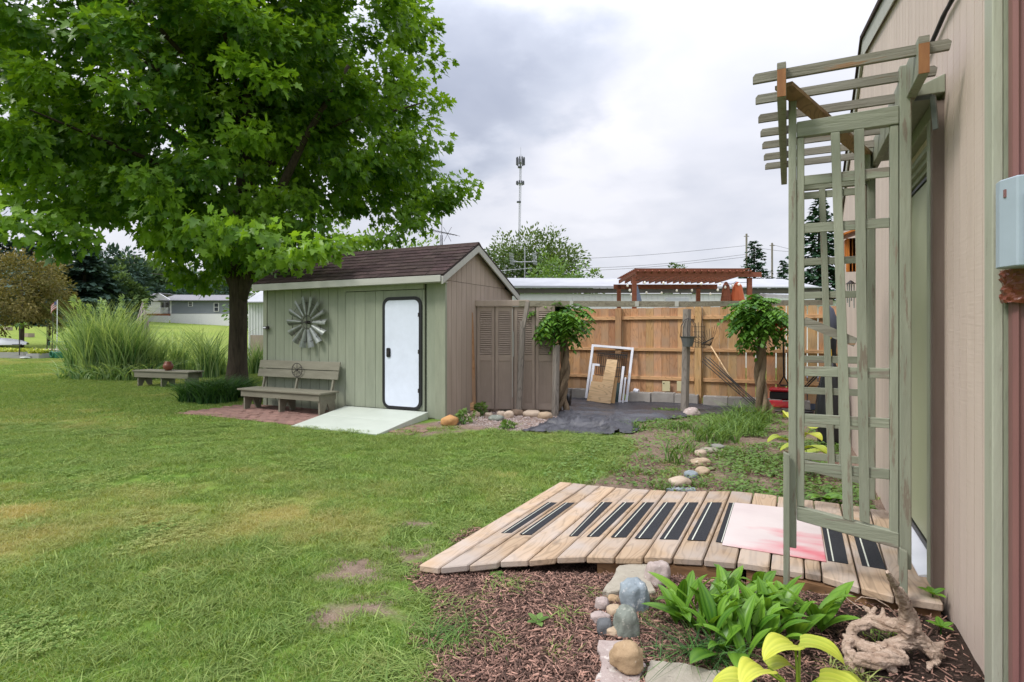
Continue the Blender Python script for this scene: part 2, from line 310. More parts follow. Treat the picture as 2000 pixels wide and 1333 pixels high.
RM = dict(bluegrey=rockmat('bluegrey', (.28, .325, .355), (.19, .225, .25), (.46, .48, .49), .60), tan=rockmat('tan', (.46, .36, .26), (.36, .27, .18), (.55, .47, .38), .64),
          grey=rockmat('grey', (.27, .27, .24), (.20, .20, .18), (.36, .36, .33), .64), greygreen=rockmat('greygreen', (.23, .25, .215), (.16, .18, .155), (.35, .36, .31), .64), pink=rockmat('pink', (.44, .37, .34), (.35, .28, .26), (.55, .5, .46), .62),
          cream=rockmat('cream', (.53, .44, .35), (.42, .33, .25), (.36, .24, .16), .66), orange=rockmat('orange', (.55, .31, .13), (.42, .23, .10), (.3, .2, .12), .66),
          dark=rockmat('dark', (.15, .155, .16), (.11, .115, .12), (.24, .24, .24), .66), slab=rockmat('slab', (.39, .355, .29), (.32, .29, .235), (.27, .24, .2), .66), golden=rockmat('golden', (.43, .31, .19), (.32, .22, .13), (.5, .4, .28), .65),
          brown=rockmat('brown', (.26, .19, .14), (.19, .14, .10), (.33, .27, .22), .66))
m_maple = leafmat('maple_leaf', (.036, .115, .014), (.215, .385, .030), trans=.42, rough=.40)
m_grass = leafmat('grass_blade', (.080, .165, .026), (.30, .405, .115), trans=.3, rough=.6)
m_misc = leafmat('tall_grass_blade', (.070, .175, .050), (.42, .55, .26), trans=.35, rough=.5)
m_lily = leafmat('lily_leaf', (.030, .115, .010), (.21, .40, .045), trans=.28, rough=.34)
m_hosta = leafmat('yellow_hosta_leaf', (.20, .30, .022), (.58, .60, .085), trans=.22, tint=1.2, rough=.42)
m_liri = leafmat('liriope_leaf', (.016, .060, .015), (.09, .20, .045), trans=.25, rough=.4)
m_wist = leafmat('vine_leaf', (.034, .115, .018), (.17, .34, .04), trans=.3, rough=.45)
m_weed = leafmat('weed_leaf', (.055, .13, .025), (.20, .32, .08), trans=.3, rough=.5)
m_dry = leafmat('dry_blade', (.26, .2, .11), (.42, .35, .2), trans=.2, rough=.7)
m_chip = mat('mulch_chip', (.20, .116, .088), (.10, .058, .045), scale=30, rough=.9, rnd=.0)
def chipmat():
    m = MATS['mulch_chip']; N, L = m.node_tree.nodes, m.node_tree.links; hs = [n for n in N if n.type == 'HUE_SAT'][0]
    a = N.new('ShaderNodeAttribute'); a.attribute_name = 'rnd'; r = N.new('ShaderNodeMapRange'); L.new(a.outputs['Fac'], r.inputs[0]); r.inputs[3].default_value = .4; r.inputs[4].default_value = 3.0
    L.new(r.outputs[0], hs.inputs['Value'])
chipmat()

# ------------------------------------------------------------------ ground
BED_FRONT = [on_z(820, 1112), (-1.66, 2.40), (-1.46, 2.2), (-1.27, 1.93), (-1.12, 1.78), (-.95, 1.3), (-.8, .6), (1.2, .3), (1.2, 3.6), (-1.7, 3.2)]
BED_BACK = [(-1.72, 4.3), (-1.42, 4.95), (-1.55, 5.7), (-1.62, 6.45), (-1.9, 7.0), (-3.1, 6.62), (-4.6, 6.35), (-4.6, 10.8), (.9, 10.8), (.9, 4.2)]
GRAVEL = [(-4.45, 6.75), (-3.9, 6.75), (-3.1, 6.66), (-2.9, 7.3), (-3.2, 8.2), (-4.5, 8.25)]
def segdist(x, y, P):
    d = np.full(np.broadcast(x, y).shape, 1e9)
    for i in range(len(P)):
        x1, y1 = P[i][:2]; x2, y2 = P[i-1][:2]; dx, dy = x2-x1, y2-y1
        t = np.clip(((x-x1)*dx+(y-y1)*dy)/(dx*dx+dy*dy+1e-9), 0, 1); d = np.minimum(d, np.hypot(x-x1-t*dx, y-y1-t*dy))
    return d
def softpoly(x, y, P, w=.12):
    d = segdist(x, y, P); s = np.where(inpoly(x, y, P), d, -d); return sstep(-w, w, s+(vnoise(x, y, 3.2, 5)-.5)*.45)
def mulch_m(x, y): return softpoly(x, y, BED_FRONT, .06)
def dirt_m(x, y):
    d = softpoly(x, y, BED_BACK, .08)
    for (bx, by, r) in ((-2.02, 2.72, .13), (-2.1, 2.38, .15), (-1.72, 2.2, .11), (-2.2, 3.15, .09), (-1.88, 1.98, .09), (-4.3, 6.25, .35)):
        d = np.maximum(d, sstep(1.25, .55, np.hypot((x-bx)*.75, y-by)/r+(vnoise(x, y, 11, 8)-.5)*3.0))
    return d
def dry_m(x, y):
    n = vnoise(x, y, .42, 21, 4); n2 = vnoise(x, y, 2.4, 31, 3)
    b = np.exp(-(((x+4.7)/1.9)**2+((y-2.0)/.75)**2))*.30+np.exp(-(((x+2.7)/1.1)**2+((y-2.7)/.4)**2))*.24+np.exp(-(((x+3.1)/.6)**2+((y-3.3)/.4)**2))*.2+np.exp(-(((x+2.1)/.8)**2+((y-1.3)/.6)**2))*.15
    far = sstep(-24, -34, x)*.5*sstep(.3, .6, vnoise(x, y, .05, 77, 2)+.25)
    return np.clip((n-.53)*1.9+b*1.75*(.5+n2)+(n2-.5)*.9+(vnoise(x, y, 7, 71, 2)-.5)*.5+far, 0, 1)
def ground():
    xs = np.concatenate([-np.geomspace(15, 900, 70)[::-1], np.arange(-14.9, 1.5, .07), np.geomspace(1.6, 700, 30)])
    ys = np.concatenate([-np.geomspace(1.5, 500, 26)[::-1], np.arange(-1.4, 12.6, .07), np.geomspace(12.7, 900, 55)])
    X, Y = np.meshgrid(xs, ys); Z = gz(X, Y)+.006*(vnoise(X, Y, 5, 3)-.5)*(np.abs(X) < 20)
    md = np.maximum(mulch_m(X, Y), dirt_m(X, Y)); Z = Z+md*.02*(vnoise(X, Y, 6, 9)-.5)
    under = inpoly(X, Y, [on_z(820, 1110), on_z(1860, 1185), on_z(1741, 995), on_z(1094, 940)]); Z = np.where(under, np.minimum(Z, .0), Z)
    V = np.stack([X.ravel(), Y.ravel(), Z.ravel()], 1); nx, ny = len(xs), len(ys)
    I = (np.arange(ny-1)[:, None]*nx+np.arange(nx-1)[None]).ravel(); Q = np.stack([I, I+1, I+1+nx, I+nx], 1)
    m = bpy.data.materials.new('ground'); m.use_nodes = True; N, L = m.node_tree.nodes, m.node_tree.links; bs = N['Principled BSDF']
    bs.inputs['Roughness'].default_value = .95; bs.inputs['Specular IOR Level'].default_value = .1
    def att(n):
        a = N.new('ShaderNodeAttribute'); a.attribute_name = n; return a.outputs['Fac']
    def noise(s, d=6):
        t = N.new('ShaderNodeTexNoise'); t.inputs['Scale'].default_value = s; t.inputs['Detail'].default_value = d; L.new(geo.outputs['Position'], t.inputs['Vector']); return t.outputs[0]
    geo = N.new('ShaderNodeNewGeometry')
    def mix(f, a, b):
        x = N.new('ShaderNodeMix'); x.data_type = 'RGBA'
        for i, v in ((0, f), (6, a), (7, b)):
            if isinstance(v, tuple): x.inputs[i].default_value = (*v, 1)
            else: L.new(v, x.inputs[i])
        return x.outputs[2]
    def rmp(v, a, b):
        r = N.new('ShaderNodeMapRange'); r.inputs[1].default_value = a; r.inputs[2].default_value = b; L.new(v, r.inputs[0]); return r.outputs[0]
    green = mix(rmp(noise(9), .35, .65), (.085, .16, .026), (.15, .235, .04))
    g2 = mix(att('dry'), green, (.27, .235, .085))
    farc = mix(rmp(noise(.14, 4), .3, .7), (.19, .265, .05), (.30, .33, .085))
    farc = mix(rmp(noise(60, 2), .3, .7), farc, (.14, .21, .035))
    g3 = mix(att('far'), g2, farc)
    dirt = mix(rmp(noise(14), .3, .7), (.25, .185, .14), (.15, .105, .08)); dirt = mix(rmp(noise(110, 3), .6, .68), dirt, (.33, .28, .23))
    mul = mix(rmp(noise(70, 4), .35, .65), (.035, .022, .018), (.11, .068, .055))
    grv = mix(rmp(noise(50, 3), .35, .65), (.36, .27, .22), (.20, .14, .12))
    c = mix(att('dirt'), g3, dirt); c = mix(att('gravel'), c, grv); c = mix(att('mulch'), c, mul); c = mix(att('soil'), c, (.040, .028, .022))
    L.new(c, bs.inputs['Base Color'])
    bp = N.new('ShaderNodeBump'); bp.inputs['Strength'].default_value = .8; bp.inputs['Distance'].default_value = .02; L.new(noise(60, 5), bp.inputs['Height']); L.new(bp.outputs[0], bs.inputs['Normal'])
    o = fast('ground', V, Q, m, smooth=True); tag(o, kind='structure')
    D = -ss*X+cc*Y
    A = dict(dry=dry_m(X, Y), far=sstep(23, 32, D)*(X < -10), dirt=dirt_m(X, Y), mulch=mulch_m(X, Y), gravel=softpoly(X, Y, GRAVEL, .15),
             soil=mulch_m(X, Y)*sstep(-.15, .25, X+(vnoise(X, Y, 3, 4)-.5)*.4+(2.9-Y)*.12))
    for k, v in A.items():
        a = o.data.attributes.new(k, 'FLOAT', 'POINT'); a.data.foreach_set('value', np.asarray(v, np.float32).ravel())
ground()

# ------------------------------------------------------------------ grass: tufts copied over the lawn (one mass)
def blades(n, R0, h, w, lean=.5, segs=3, seed=0, hv=.4):
    r = np.random.default_rng(seed); V = []; T = []; K = []
    rad = R0*np.sqrt(r.random(n)); th = r.random(n)*6.283; bx, by = rad*np.cos(th), rad*np.sin(th)
    az = r.random(n)*6.283; hh = h*(1-hv+2*hv*r.random(n)); le = lean*(.3+r.random(n))*hh; ww = w*(.7+.6*r.random(n)); k = r.random(n)
    t = np.linspace(0, 1, segs+1)
    for i in range(n):
        dx, dy = math.cos(az[i]), math.sin(az[i]); nx, ny = -dy, dx; b = len(V)
        fa = r.random()*6.28; nx, ny = math.cos(fa), math.sin(fa)
        for j in range(segs+1):
            q = t[j]; cx = bx[i]+dx*le[i]*q*q; cy = by[i]+dy*le[i]*q*q; cz = hh[i]*(q-.28*q*q*lean)-.004; hw = ww[i]*.5*(1-q**1.5)+.0002
            if j < segs: V += [(cx-nx*hw, cy-ny*hw, cz), (cx+nx*hw, cy+ny*hw, cz)]; K += [k[i]]*2
            else: V.append((cx, cy, cz)); K.append(k[i])
        for j in range(segs-1): T += [(b+2*j, b+2*j+1, b+2*j+3), (b+2*j, b+2*j+3, b+2*j+2)]
        T.append((b+2*segs-2, b+2*segs-1, b+2*segs))
    return np.array(V), np.array(T), np.array(K)
def clover(n, R0, h, s, seed=0):
    r = np.random.default_rng(seed); V = []; T = []; K = []
    for i in range(n):
        rad = R0*math.sqrt(r.random()); th = r.random()*6.283; c = np.array([rad*math.cos(th), rad*math.sin(th), h*(.4+.7*r.random())]); k = r.random(); sz = s*(.6+.8*r.random())
        for j in range(3):
            a = th+j*2.09+r.random()*.4; d = np.array([math.cos(a), math.sin(a), .1+.5*(r.random()-.3)]); nn = np.array([-math.sin(a), math.cos(a), 0])
            b = len(V); V += [c, c+d*sz*.6+nn*sz*.4, c+d*sz, c+d*sz*.6-nn*sz*.4]; K += [k]*4; T += [(b, b+1, b+2), (b, b+2, b+3)]
    return np.array(V), np.array(T), np.array(K)
def grassmat():
    m = MATS['grass_blade']; N, L = m.node_tree.nodes, m.node_tree.links
    bs = N['Principled BSDF']; mx = [n for n in N if n.type == 'MIX' and n.blend_type == 'MIX'][0]; ht = [n for n in N if n.type == 'MIX' and n.blend_type == 'MULTIPLY'][0]
    a = N.new('ShaderNodeAttribute'); a.attribute_type = 'INSTANCER'; a.attribute_name = 'dry'
    m2 = N.new('ShaderNodeMix'); m2.data_type = 'RGBA'; L.new(a.outputs['Fac'], m2.inputs[0]); L.new(mx.outputs[2], m2.inputs[6]); m2.inputs[7].default_value = (.47, .41, .17, 1)
    L.new(m2.outputs[2], bs.inputs['Base Color']); L.new(m2.outputs[2], ht.inputs[6])
grassmat()
def scatter(name, P, kinds, scales, dry, protos, label=None):
    """points P carry copies of the proto meshes (kind k); rotation about z is random"""
    n = len(P); me = bpy.data.meshes.new(name); me.vertices.add(n); me.vertices.foreach_set('co', np.asarray(P, np.float32).ravel())
    for nm, ty, v in (('k', 'INT', np.asarray(kinds, np.int32)), ('s', 'FLOAT', np.asarray(scales, np.float32)), ('dry', 'FLOAT', np.asarray(dry, np.float32)), ('rz', 'FLOAT', (RNG.random(n)*6.283).astype(np.float32))):
        a = me.attributes.new(nm, ty, 'POINT'); a.data.foreach_set('value', v)
    o = bpy.data.objects.new(name, me); ROOT.objects.link(o); tag(o, label, kind='stuff')
    ng = bpy.data.node_groups.new(name, 'GeometryNodeTree'); ng.interface.new_socket('Geometry', in_out='INPUT', socket_type='NodeSocketGeometry'); ng.interface.new_socket('Geometry', in_out='OUTPUT', socket_type='NodeSocketGeometry')
    N, L = ng.nodes, ng.links; gi = N.new('NodeGroupInput'); go = N.new('NodeGroupOutput'); m2p = N.new('GeometryNodeMeshToPoints'); L.new(gi.outputs[0], m2p.inputs[0])
    join = N.new('GeometryNodeJoinGeometry')
    def na(nm, ty):
        a = N.new('GeometryNodeInputNamedAttribute'); a.data_type = ty; a.inputs['Name'].default_value = nm; return a.outputs['Attribute']
    kk, sss, rz = na('k', 'INT'), na('s', 'FLOAT'), na('rz', 'FLOAT'); cb = N.new('ShaderNodeCombineXYZ'); L.new(rz, cb.inputs[2]); e2r = N.new('FunctionNodeEulerToRotation'); L.new(cb.outputs[0], e2r.inputs[0])
    for i, pr in enumerate(protos):
        oi = N.new('GeometryNodeObjectInfo'); oi.inputs['Object'].default_value = pr; oi.inputs['As Instance'].default_value = True
        cmp_ = N.new('FunctionNodeCompare'); cmp_.data_type = 'INT'; cmp_.operation = 'EQUAL'
        ia = [x for x in cmp_.inputs if x.type == 'INT']; L.new(kk, ia[0]); ia[1].default_value = i
        ip = N.new('GeometryNodeInstanceOnPoints'); L.new(m2p.outputs[0], ip.inputs['Points']); L.new(cmp_.outputs[0], ip.inputs['Selection']); L.new(oi.outputs['Geometry'], ip.inputs['Instance'])
        L.new(e2r.outputs[0], ip.inputs['Rotation']); L.new(sss, ip.inputs['Scale']); L.new(ip.outputs[0], join.inputs[0])
    L.new(join.outputs[0], go.inputs[0]); md = o.modifiers.new('scatter', 'NODES'); md.node_group = ng
    return o
def proto(name, VTK, m):
    V, T, K = VTK; me = fast(name, V, T, m, rnd=K); ROOT.objects.unlink(me); return me
GP = [proto('short_tuft', blades(95, .085, .024, .0036, .9, 2, 1), m_grass), proto('long_tuft', blades(80, .08, .035, .0036, 1.0, 3, 2), m_grass),
      proto('clover_tuft', clover(30, .085, .021, .0095, 3), m_grass), proto('coarse_tuft', blades(34, .06, .046, .0062, 1.6, 3, 4), m_grass),
      proto('far_tuft', blades(60, .16, .036, .009, .9, 2, 5), m_grass)]
BLOCK = [[(-8.75, 5.78), (-4.55, 5.68), (-4.45, 7.4), (-8.9, 7.2)], [(-8.25, 7.0), (-4.5, 7.0), (-4.5, 9.4), (-8.25, 9.4)], [on_z(822, 1108), on_z(1860, 1185), on_z(1741, 995), on_z(1094, 944)], [(.6, -3), (9, -3), (9, 9), (.6, 9)]]
def lawn():
    P, K, S, D = [], [], [], []
    def band(d0, d1, dens, kinds, probs, smin, smax):
        lat0, lat1 = -1.06, .75
        A = (d1*d1-d0*d0)/2*(lat1-lat0); n = int(A*dens); d = np.sqrt(RNG.random(n)*(d1*d1-d0*d0)+d0*d0); l = (lat0+RNG.random(n)*(lat1-lat0))*d
        x = cc*l-ss*d; y = ss*l+cc*d; md = np.maximum(mulch_m(x, y), dirt_m(x, y)); ok = RNG.random(n) > md*.97+(vnoise(x, y, 1.6, 41) < .30)*.25
        for B in BLOCK: ok &= ~inpoly(x, y, B)
        x, y = x[ok], y[ok]; n = len(x); dr = np.clip(dry_m(x, y)+RNG.normal(0, .12, n), 0, 1)
        cl = vnoise(x, y, 1.7, 51, 4); k = RNG.choice(kinds, n, p=probs)
        k = np.where((cl > .56) & (d1 < 14) & (RNG.random(n) < np.clip((cl-.54)*4, 0, .5)), 2, k); k = np.where((dr > .55) & (k == 2), 0, k)
        edge = np.maximum(softpoly(x, y, BED_FRONT, .6), softpoly(x, y, BED_BACK, .3)); k = np.where((edge > .05) & (d1 < 14) & (RNG.random(n) < edge*2), 3, k)
        P.append(np.stack([x, y, gz(x, y)], 1)); K.append(k); S.append((smin+(smax-smin)*RNG.random(n))*(.85+.5*vnoise(x, y, 2, 61))*(1-.25*dr)); D.append(dr)
    band(1.6, 4.0, 330, [0, 1, 3], [.55, .38, .07], .75, 1.25)
    band(4.0, 8.0, 190, [0, 1, 3], [.55, .40, .05], .85, 1.4)
    band(8.0, 15.0, 60, [4], [1.0], .8, 1.2)
    band(15.0, 27.0, 26, [4], [1.0], 1.0, 1.5)
    scatter('lawn_grass', np.concatenate(P), np.concatenate(K), np.concatenate(S), np.concatenate(D), GP, 'short mown green grass with dry straw-coloured patches covering the yard')
lawn()

# ------------------------------------------------------------------ right: house gable wall with door
WX = .64
m_hwall = mat('beige_rough_siding', (.60, .495, .43), (.53, .43, .37), scale=3, stretch=(3, 3, .5), rough=.62, bump=.0, rnd=.035, spots=((.36, .27, .22), 5, .74))
def rough_sawn():
    N, L = m_hwall.node_tree.nodes, m_hwall.node_tree.links; bs = N['Principled BSDF']
    geo = N.new('ShaderNodeTexCoord'); mp = N.new('ShaderNodeMapping'); mp.inputs['Scale'].default_value = (7, 7, 95); mp.inputs['Rotation'].default_value = (.10, 0, 0); L.new(geo.outputs['Object'], mp.inputs[0])
    n = N.new('ShaderNodeTexNoise'); n.inputs['Scale'].default_value = 1; n.inputs['Detail'].default_value = 3; L.new(mp.outputs[0], n.inputs['Vector'])
    b = N.new('ShaderNodeBump'); b.inputs['Strength'].default_value = .55; b.inputs['Distance'].default_value = .003; L.new(n.outputs[0], b.inputs['Height']); L.new(b.outputs[0], bs.inputs['Normal'])
rough_sawn()
def roof_z(y): return 3.10+(y-2.45)*.235 if y < 6.15 else 3.97-(y-6.15)*.42
def house():
    H = thing('house', 'beige board-sided building with a sage green corner and a green door at the right edge', 'building', (WX, 2.45, 0))
    y = 2.53; i = 0
    while y < 8.6:
        w = .1 if y < 6 else .2; w -= .004; y2 = min(y+w, 8.62)
        segs = [(y, y2)]
        z0 = -.02
        if y2 > 3.30 and y < 4.22: z0 = 2.26                      # over the door
        za, zb = roof_z(y), roof_z(y2)
        MB().hexa([(WX, y, z0), (WX+.03, y, z0), (WX+.03, y2, z0), (WX, y2, z0)], [(WX, y, za), (WX+.03, y, za), (WX+.03, y2, zb), (WX, y2, zb)]).build('plank', m_hwall, H)
        y = y2+.006; i += 1
    b = MB(); m_core = flat('dark_groove', (.14, .105, .085), rough=.9)
    b.prism([(WX+.022, 2.47, -.02), (WX+.022, 3.36, -.02), (WX+.022, 3.36, roof_z(3.36)), (WX+.022, 2.47, roof_z(2.47))], (.3, 0, 0))
    b.prism([(WX+.022, 3.36, 2.2), (WX+.022, 4.2, 2.2), (WX+.022, 4.2, roof_z(4.2)), (WX+.022, 3.36, roof_z(3.36))], (.3, 0, 0))
    b.prism([(WX+.022, 4.2, -.02), (WX+.022, 8.61, -.02), (WX+.022, 8.61, roof_z(8.61)), (WX+.022, 6.15, roof_z(6.15)), (WX+.022, 4.2, roof_z(4.2))], (.3, 0, 0)); b.build('wall', m_core, H)
    # corner trim, green on both faces; the wall face has its brightness painted in
    MB().box((WX-.018, 2.448, -.02), (WX+.012, 2.535, 3.10)).build('corner_board', m_trimlit, H, bev=.003)
    MB().box((WX+.0125, 2.45, -.02), (WX+.055, 2.475, 3.10)).build('corner_board', m_sage, H)
    MB().box((WX+.055, 2.478, -.02), (4.6, 2.56, 3.1)).build('front_wall', m_hwall, H)
    # roof: fascia boards and a thin edge of roofing
    for y0, y1 in ((1.9, 6.15), (6.15, 8.95)):
        z0, z1 = roof_z(y0), roof_z(y1)
        MB().hexa([(WX-.025, y0, z0-.07), (WX-.002, y0, z0-.07), (WX-.002, y1, z1-.07), (WX-.025, y1, z1-.13)], [(WX-.025, y0, z0+.03), (WX-.002, y0, z0+.03), (WX-.002, y1, z1+.03), (WX-.025, y1, z1+.03)]).build('fascia', m_fascia, H)
        MB().hexa([(WX-.045, y0, z0+.032), (5, y0, z0+.032), (5, y1, z1+.032), (WX-.045, y1, z1+.032)], [(WX-.045, y0, z0+.065), (5, y0, z0+.065), (5, y1, z1+.065), (WX-.045, y1, z1+.065)]).build('roof', m_shingle, H)
    MB().box((WX+.0, 8.621, -.02), (5, 8.7, 2.9)).build('back_wall', m_hwall, H)
    # door in its frame
    m_cas = mat('brown_casing_paint', (.20, .155, .13), (.16, .12, .10), scale=4, stretch=(3, 3, .5), rough=.7, bump=.3, rnd=.02)
    MB().box((WX-.045, 3.195, .06), (WX+.02, 3.235, 2.36)).build('door_casing', m_cas, H, bev=.003)
    MB().box((WX-.048, 3.2355, .06), (WX+.06, 3.30, 2.29)).build('door_jamb', m_sage, H, bev=.003)
    MB().box((WX-.030, 3.3005, .10), (WX+.06, 3.335, 2.25)).build('door_jamb', m_shed, H)
    MB().box((WX-.048, 4.19, .06), (WX+.06, 4.25, 2.29)).build('door_jamb', m_sage, H, bev=.003)
    MB().box((WX-.045, 3.2355, 2.292), (WX+.08, 4.25, 2.36)).build('door_head', m_sage, H, bev=.003)
    for k in range(4): MB().box((WX-.028+.018*k, 3.336, 2.19-.028*k), (WX+.08, 4.19, 2.216-.028*k)).build('head_molding', m_sage, H)
    MB().prism([(WX-.15, 3.17, 2.385), (WX-.15, 3.17, 2.41), (WX-.001, 3.17, 2.47), (WX-.001, 3.17, 2.385)], (0, 1.12, 0)).build('drip_cap', m_sage, H, bev=.003)
    m_dr = mat('pale_olive_door', (.34, .36, .24), (.31, .33, .215), scale=2, rough=.5, bump=.1, rnd=0)
    d = MB().box((WX+.02, 3.345, .19), (WX+.06, 4.17, 2.10)).build('door', m_dr, H, bev=.004)
    MB().box((WX+.012, 3.34, .155), (WX+.05, 4.18, .188)).build('bottom_gap_shade', m_black, H)  # black strip standing in for the shade in the gap under the door
    MB().box((WX+.012, 3.336, 2.102), (WX+.05, 4.18, 2.118)).build('door_gap', m_black, H)
    MB().prism([(WX-.075, 3.33, .118), (WX-.075, 3.33, .124), (WX+.05, 3.33, .153), (WX+.05, 3.33, .118)], (0, .855, 0)).build('threshold', m_white, H)
    a = MB().beam(on_x(1772, 196, .50), on_x(1822, 189, .58), .012, .02); a.beam(on_x(1822, 189, .58), on_x(1828, 253, .59), .014, .02); a.build('closer_arm', m_galv, H)
house()
# cable hanging down the gable
cb = MB(); cp = [on_x(x, y, WX-.012) for x, y in ((1890, -60), (1861, 2), (1848, 25), (1838, 48), (1826, 75), (1812, 105), (1803, 125))]
cb.tube(cp, .006, 6); cb.tube([(p[0]-.01, p[1]+.02, p[2]) for p in cp], .005, 6); tag(cb.build('black_cable', m_black), 'thin black cable running down the beige gable wall', 'cable')
# maroon downspout, meter box, tape
m_maroon = mat('maroon_steel', (.24, .115, .105), (.18, .085, .08), scale=3, stretch=(3, 3, .3), rough=.45, bump=.1, rnd=.02)
dsp = thing('downspout', 'ribbed maroon metal downspout beside the green corner board', 'downspout', (.70, 2.36, 0))
b = MB(); x0 = .662
prof = [(x0, 2.44), (x0, 2.40), (x0+.012, 2.385), (x0+.02, 2.40), (x0+.035, 2.40), (x0+.045, 2.385), (x0+.06, 2.40), (x0+.095, 2.40), (x0+.105, 2.385), (x0+.15, 2.385), (x0+.15, 2.44)]
b.prism([(x, y, .0) for x, y in prof], (0, 0, 4.2)); b.build('pipe', m_maroon, dsp, bev=.002)
mbx = thing('meter_box', 'pale blue-grey electrical box on the maroon downspout', 'electrical box', (.72, 2.3, 1.45))
m_box = flat('pale_blue_box', (.35, .42, .48), rough=.45)
bx0 = on_y(1952, 350, 2.32)[0]; zt = on_y(1960, 352, 2.32)[2]; zb = on_y(1960, 524, 2.32)[2]
MB().prism([(bx0, 2.36, zb), (bx0, 2.32, zb), (bx0+.028, 2.262, zb), (bx0+.3, 2.262, zb), (bx0+.3, 2.36, zb)], (0, 0, zt-zb)).build('body', m_box, mbx, bev=.004)
piece('cover', m_box, mbx, (bx0+.045, 2.250, zb+.012), (bx0+.29, 2.2615, zt-.055), bev=.003)
piece('label', flat('pale_sticker', (.58, .65, .72)), mbx, (bx0+.05, 2.2585, zt-.047), (bx0+.12, 2.2615, zt-.008))
piece('latch', m_maroon, mbx, (bx0+.006, 2.296, zt-.06), (bx0+.012, 2.31, zt-.035))
def tape():
    m_tape = flat('shiny_brown_tape', (.16, .045, .025), rough=.25, bump=.3)
    b = MB(); n, k = 40, 14; vs = []
    for j in range(k):
        for i in range(n):
            th = 2*math.pi*i/n; q = mnoise.noise(Vector((math.cos(th)*4, math.sin(th)*4, j*1.1)))+.6*mnoise.noise(Vector((math.cos(th)*11, math.sin(th)*11, j*2.3+5)))
            rr = 1+.10*q; vs.append((.737+.100*rr*math.copysign(abs(math.cos(th))**.6, math.cos(th)), 2.405+.048*rr*math.copysign(abs(math.sin(th))**.6, math.sin(th)), 1.395+(zb-1.395)*j/(k-1)+.006*q))
    b.add(vs, [(j*n+i, j*n+(i+1) % n, (j+1)*n+(i+1) % n, (j+1)*n+i) for j in range(k-1) for i in range(n)]); tag(b.build('brown_tape', m_tape), 'crumpled shiny brown tape wrapped under the grey box', 'tape')
tape()

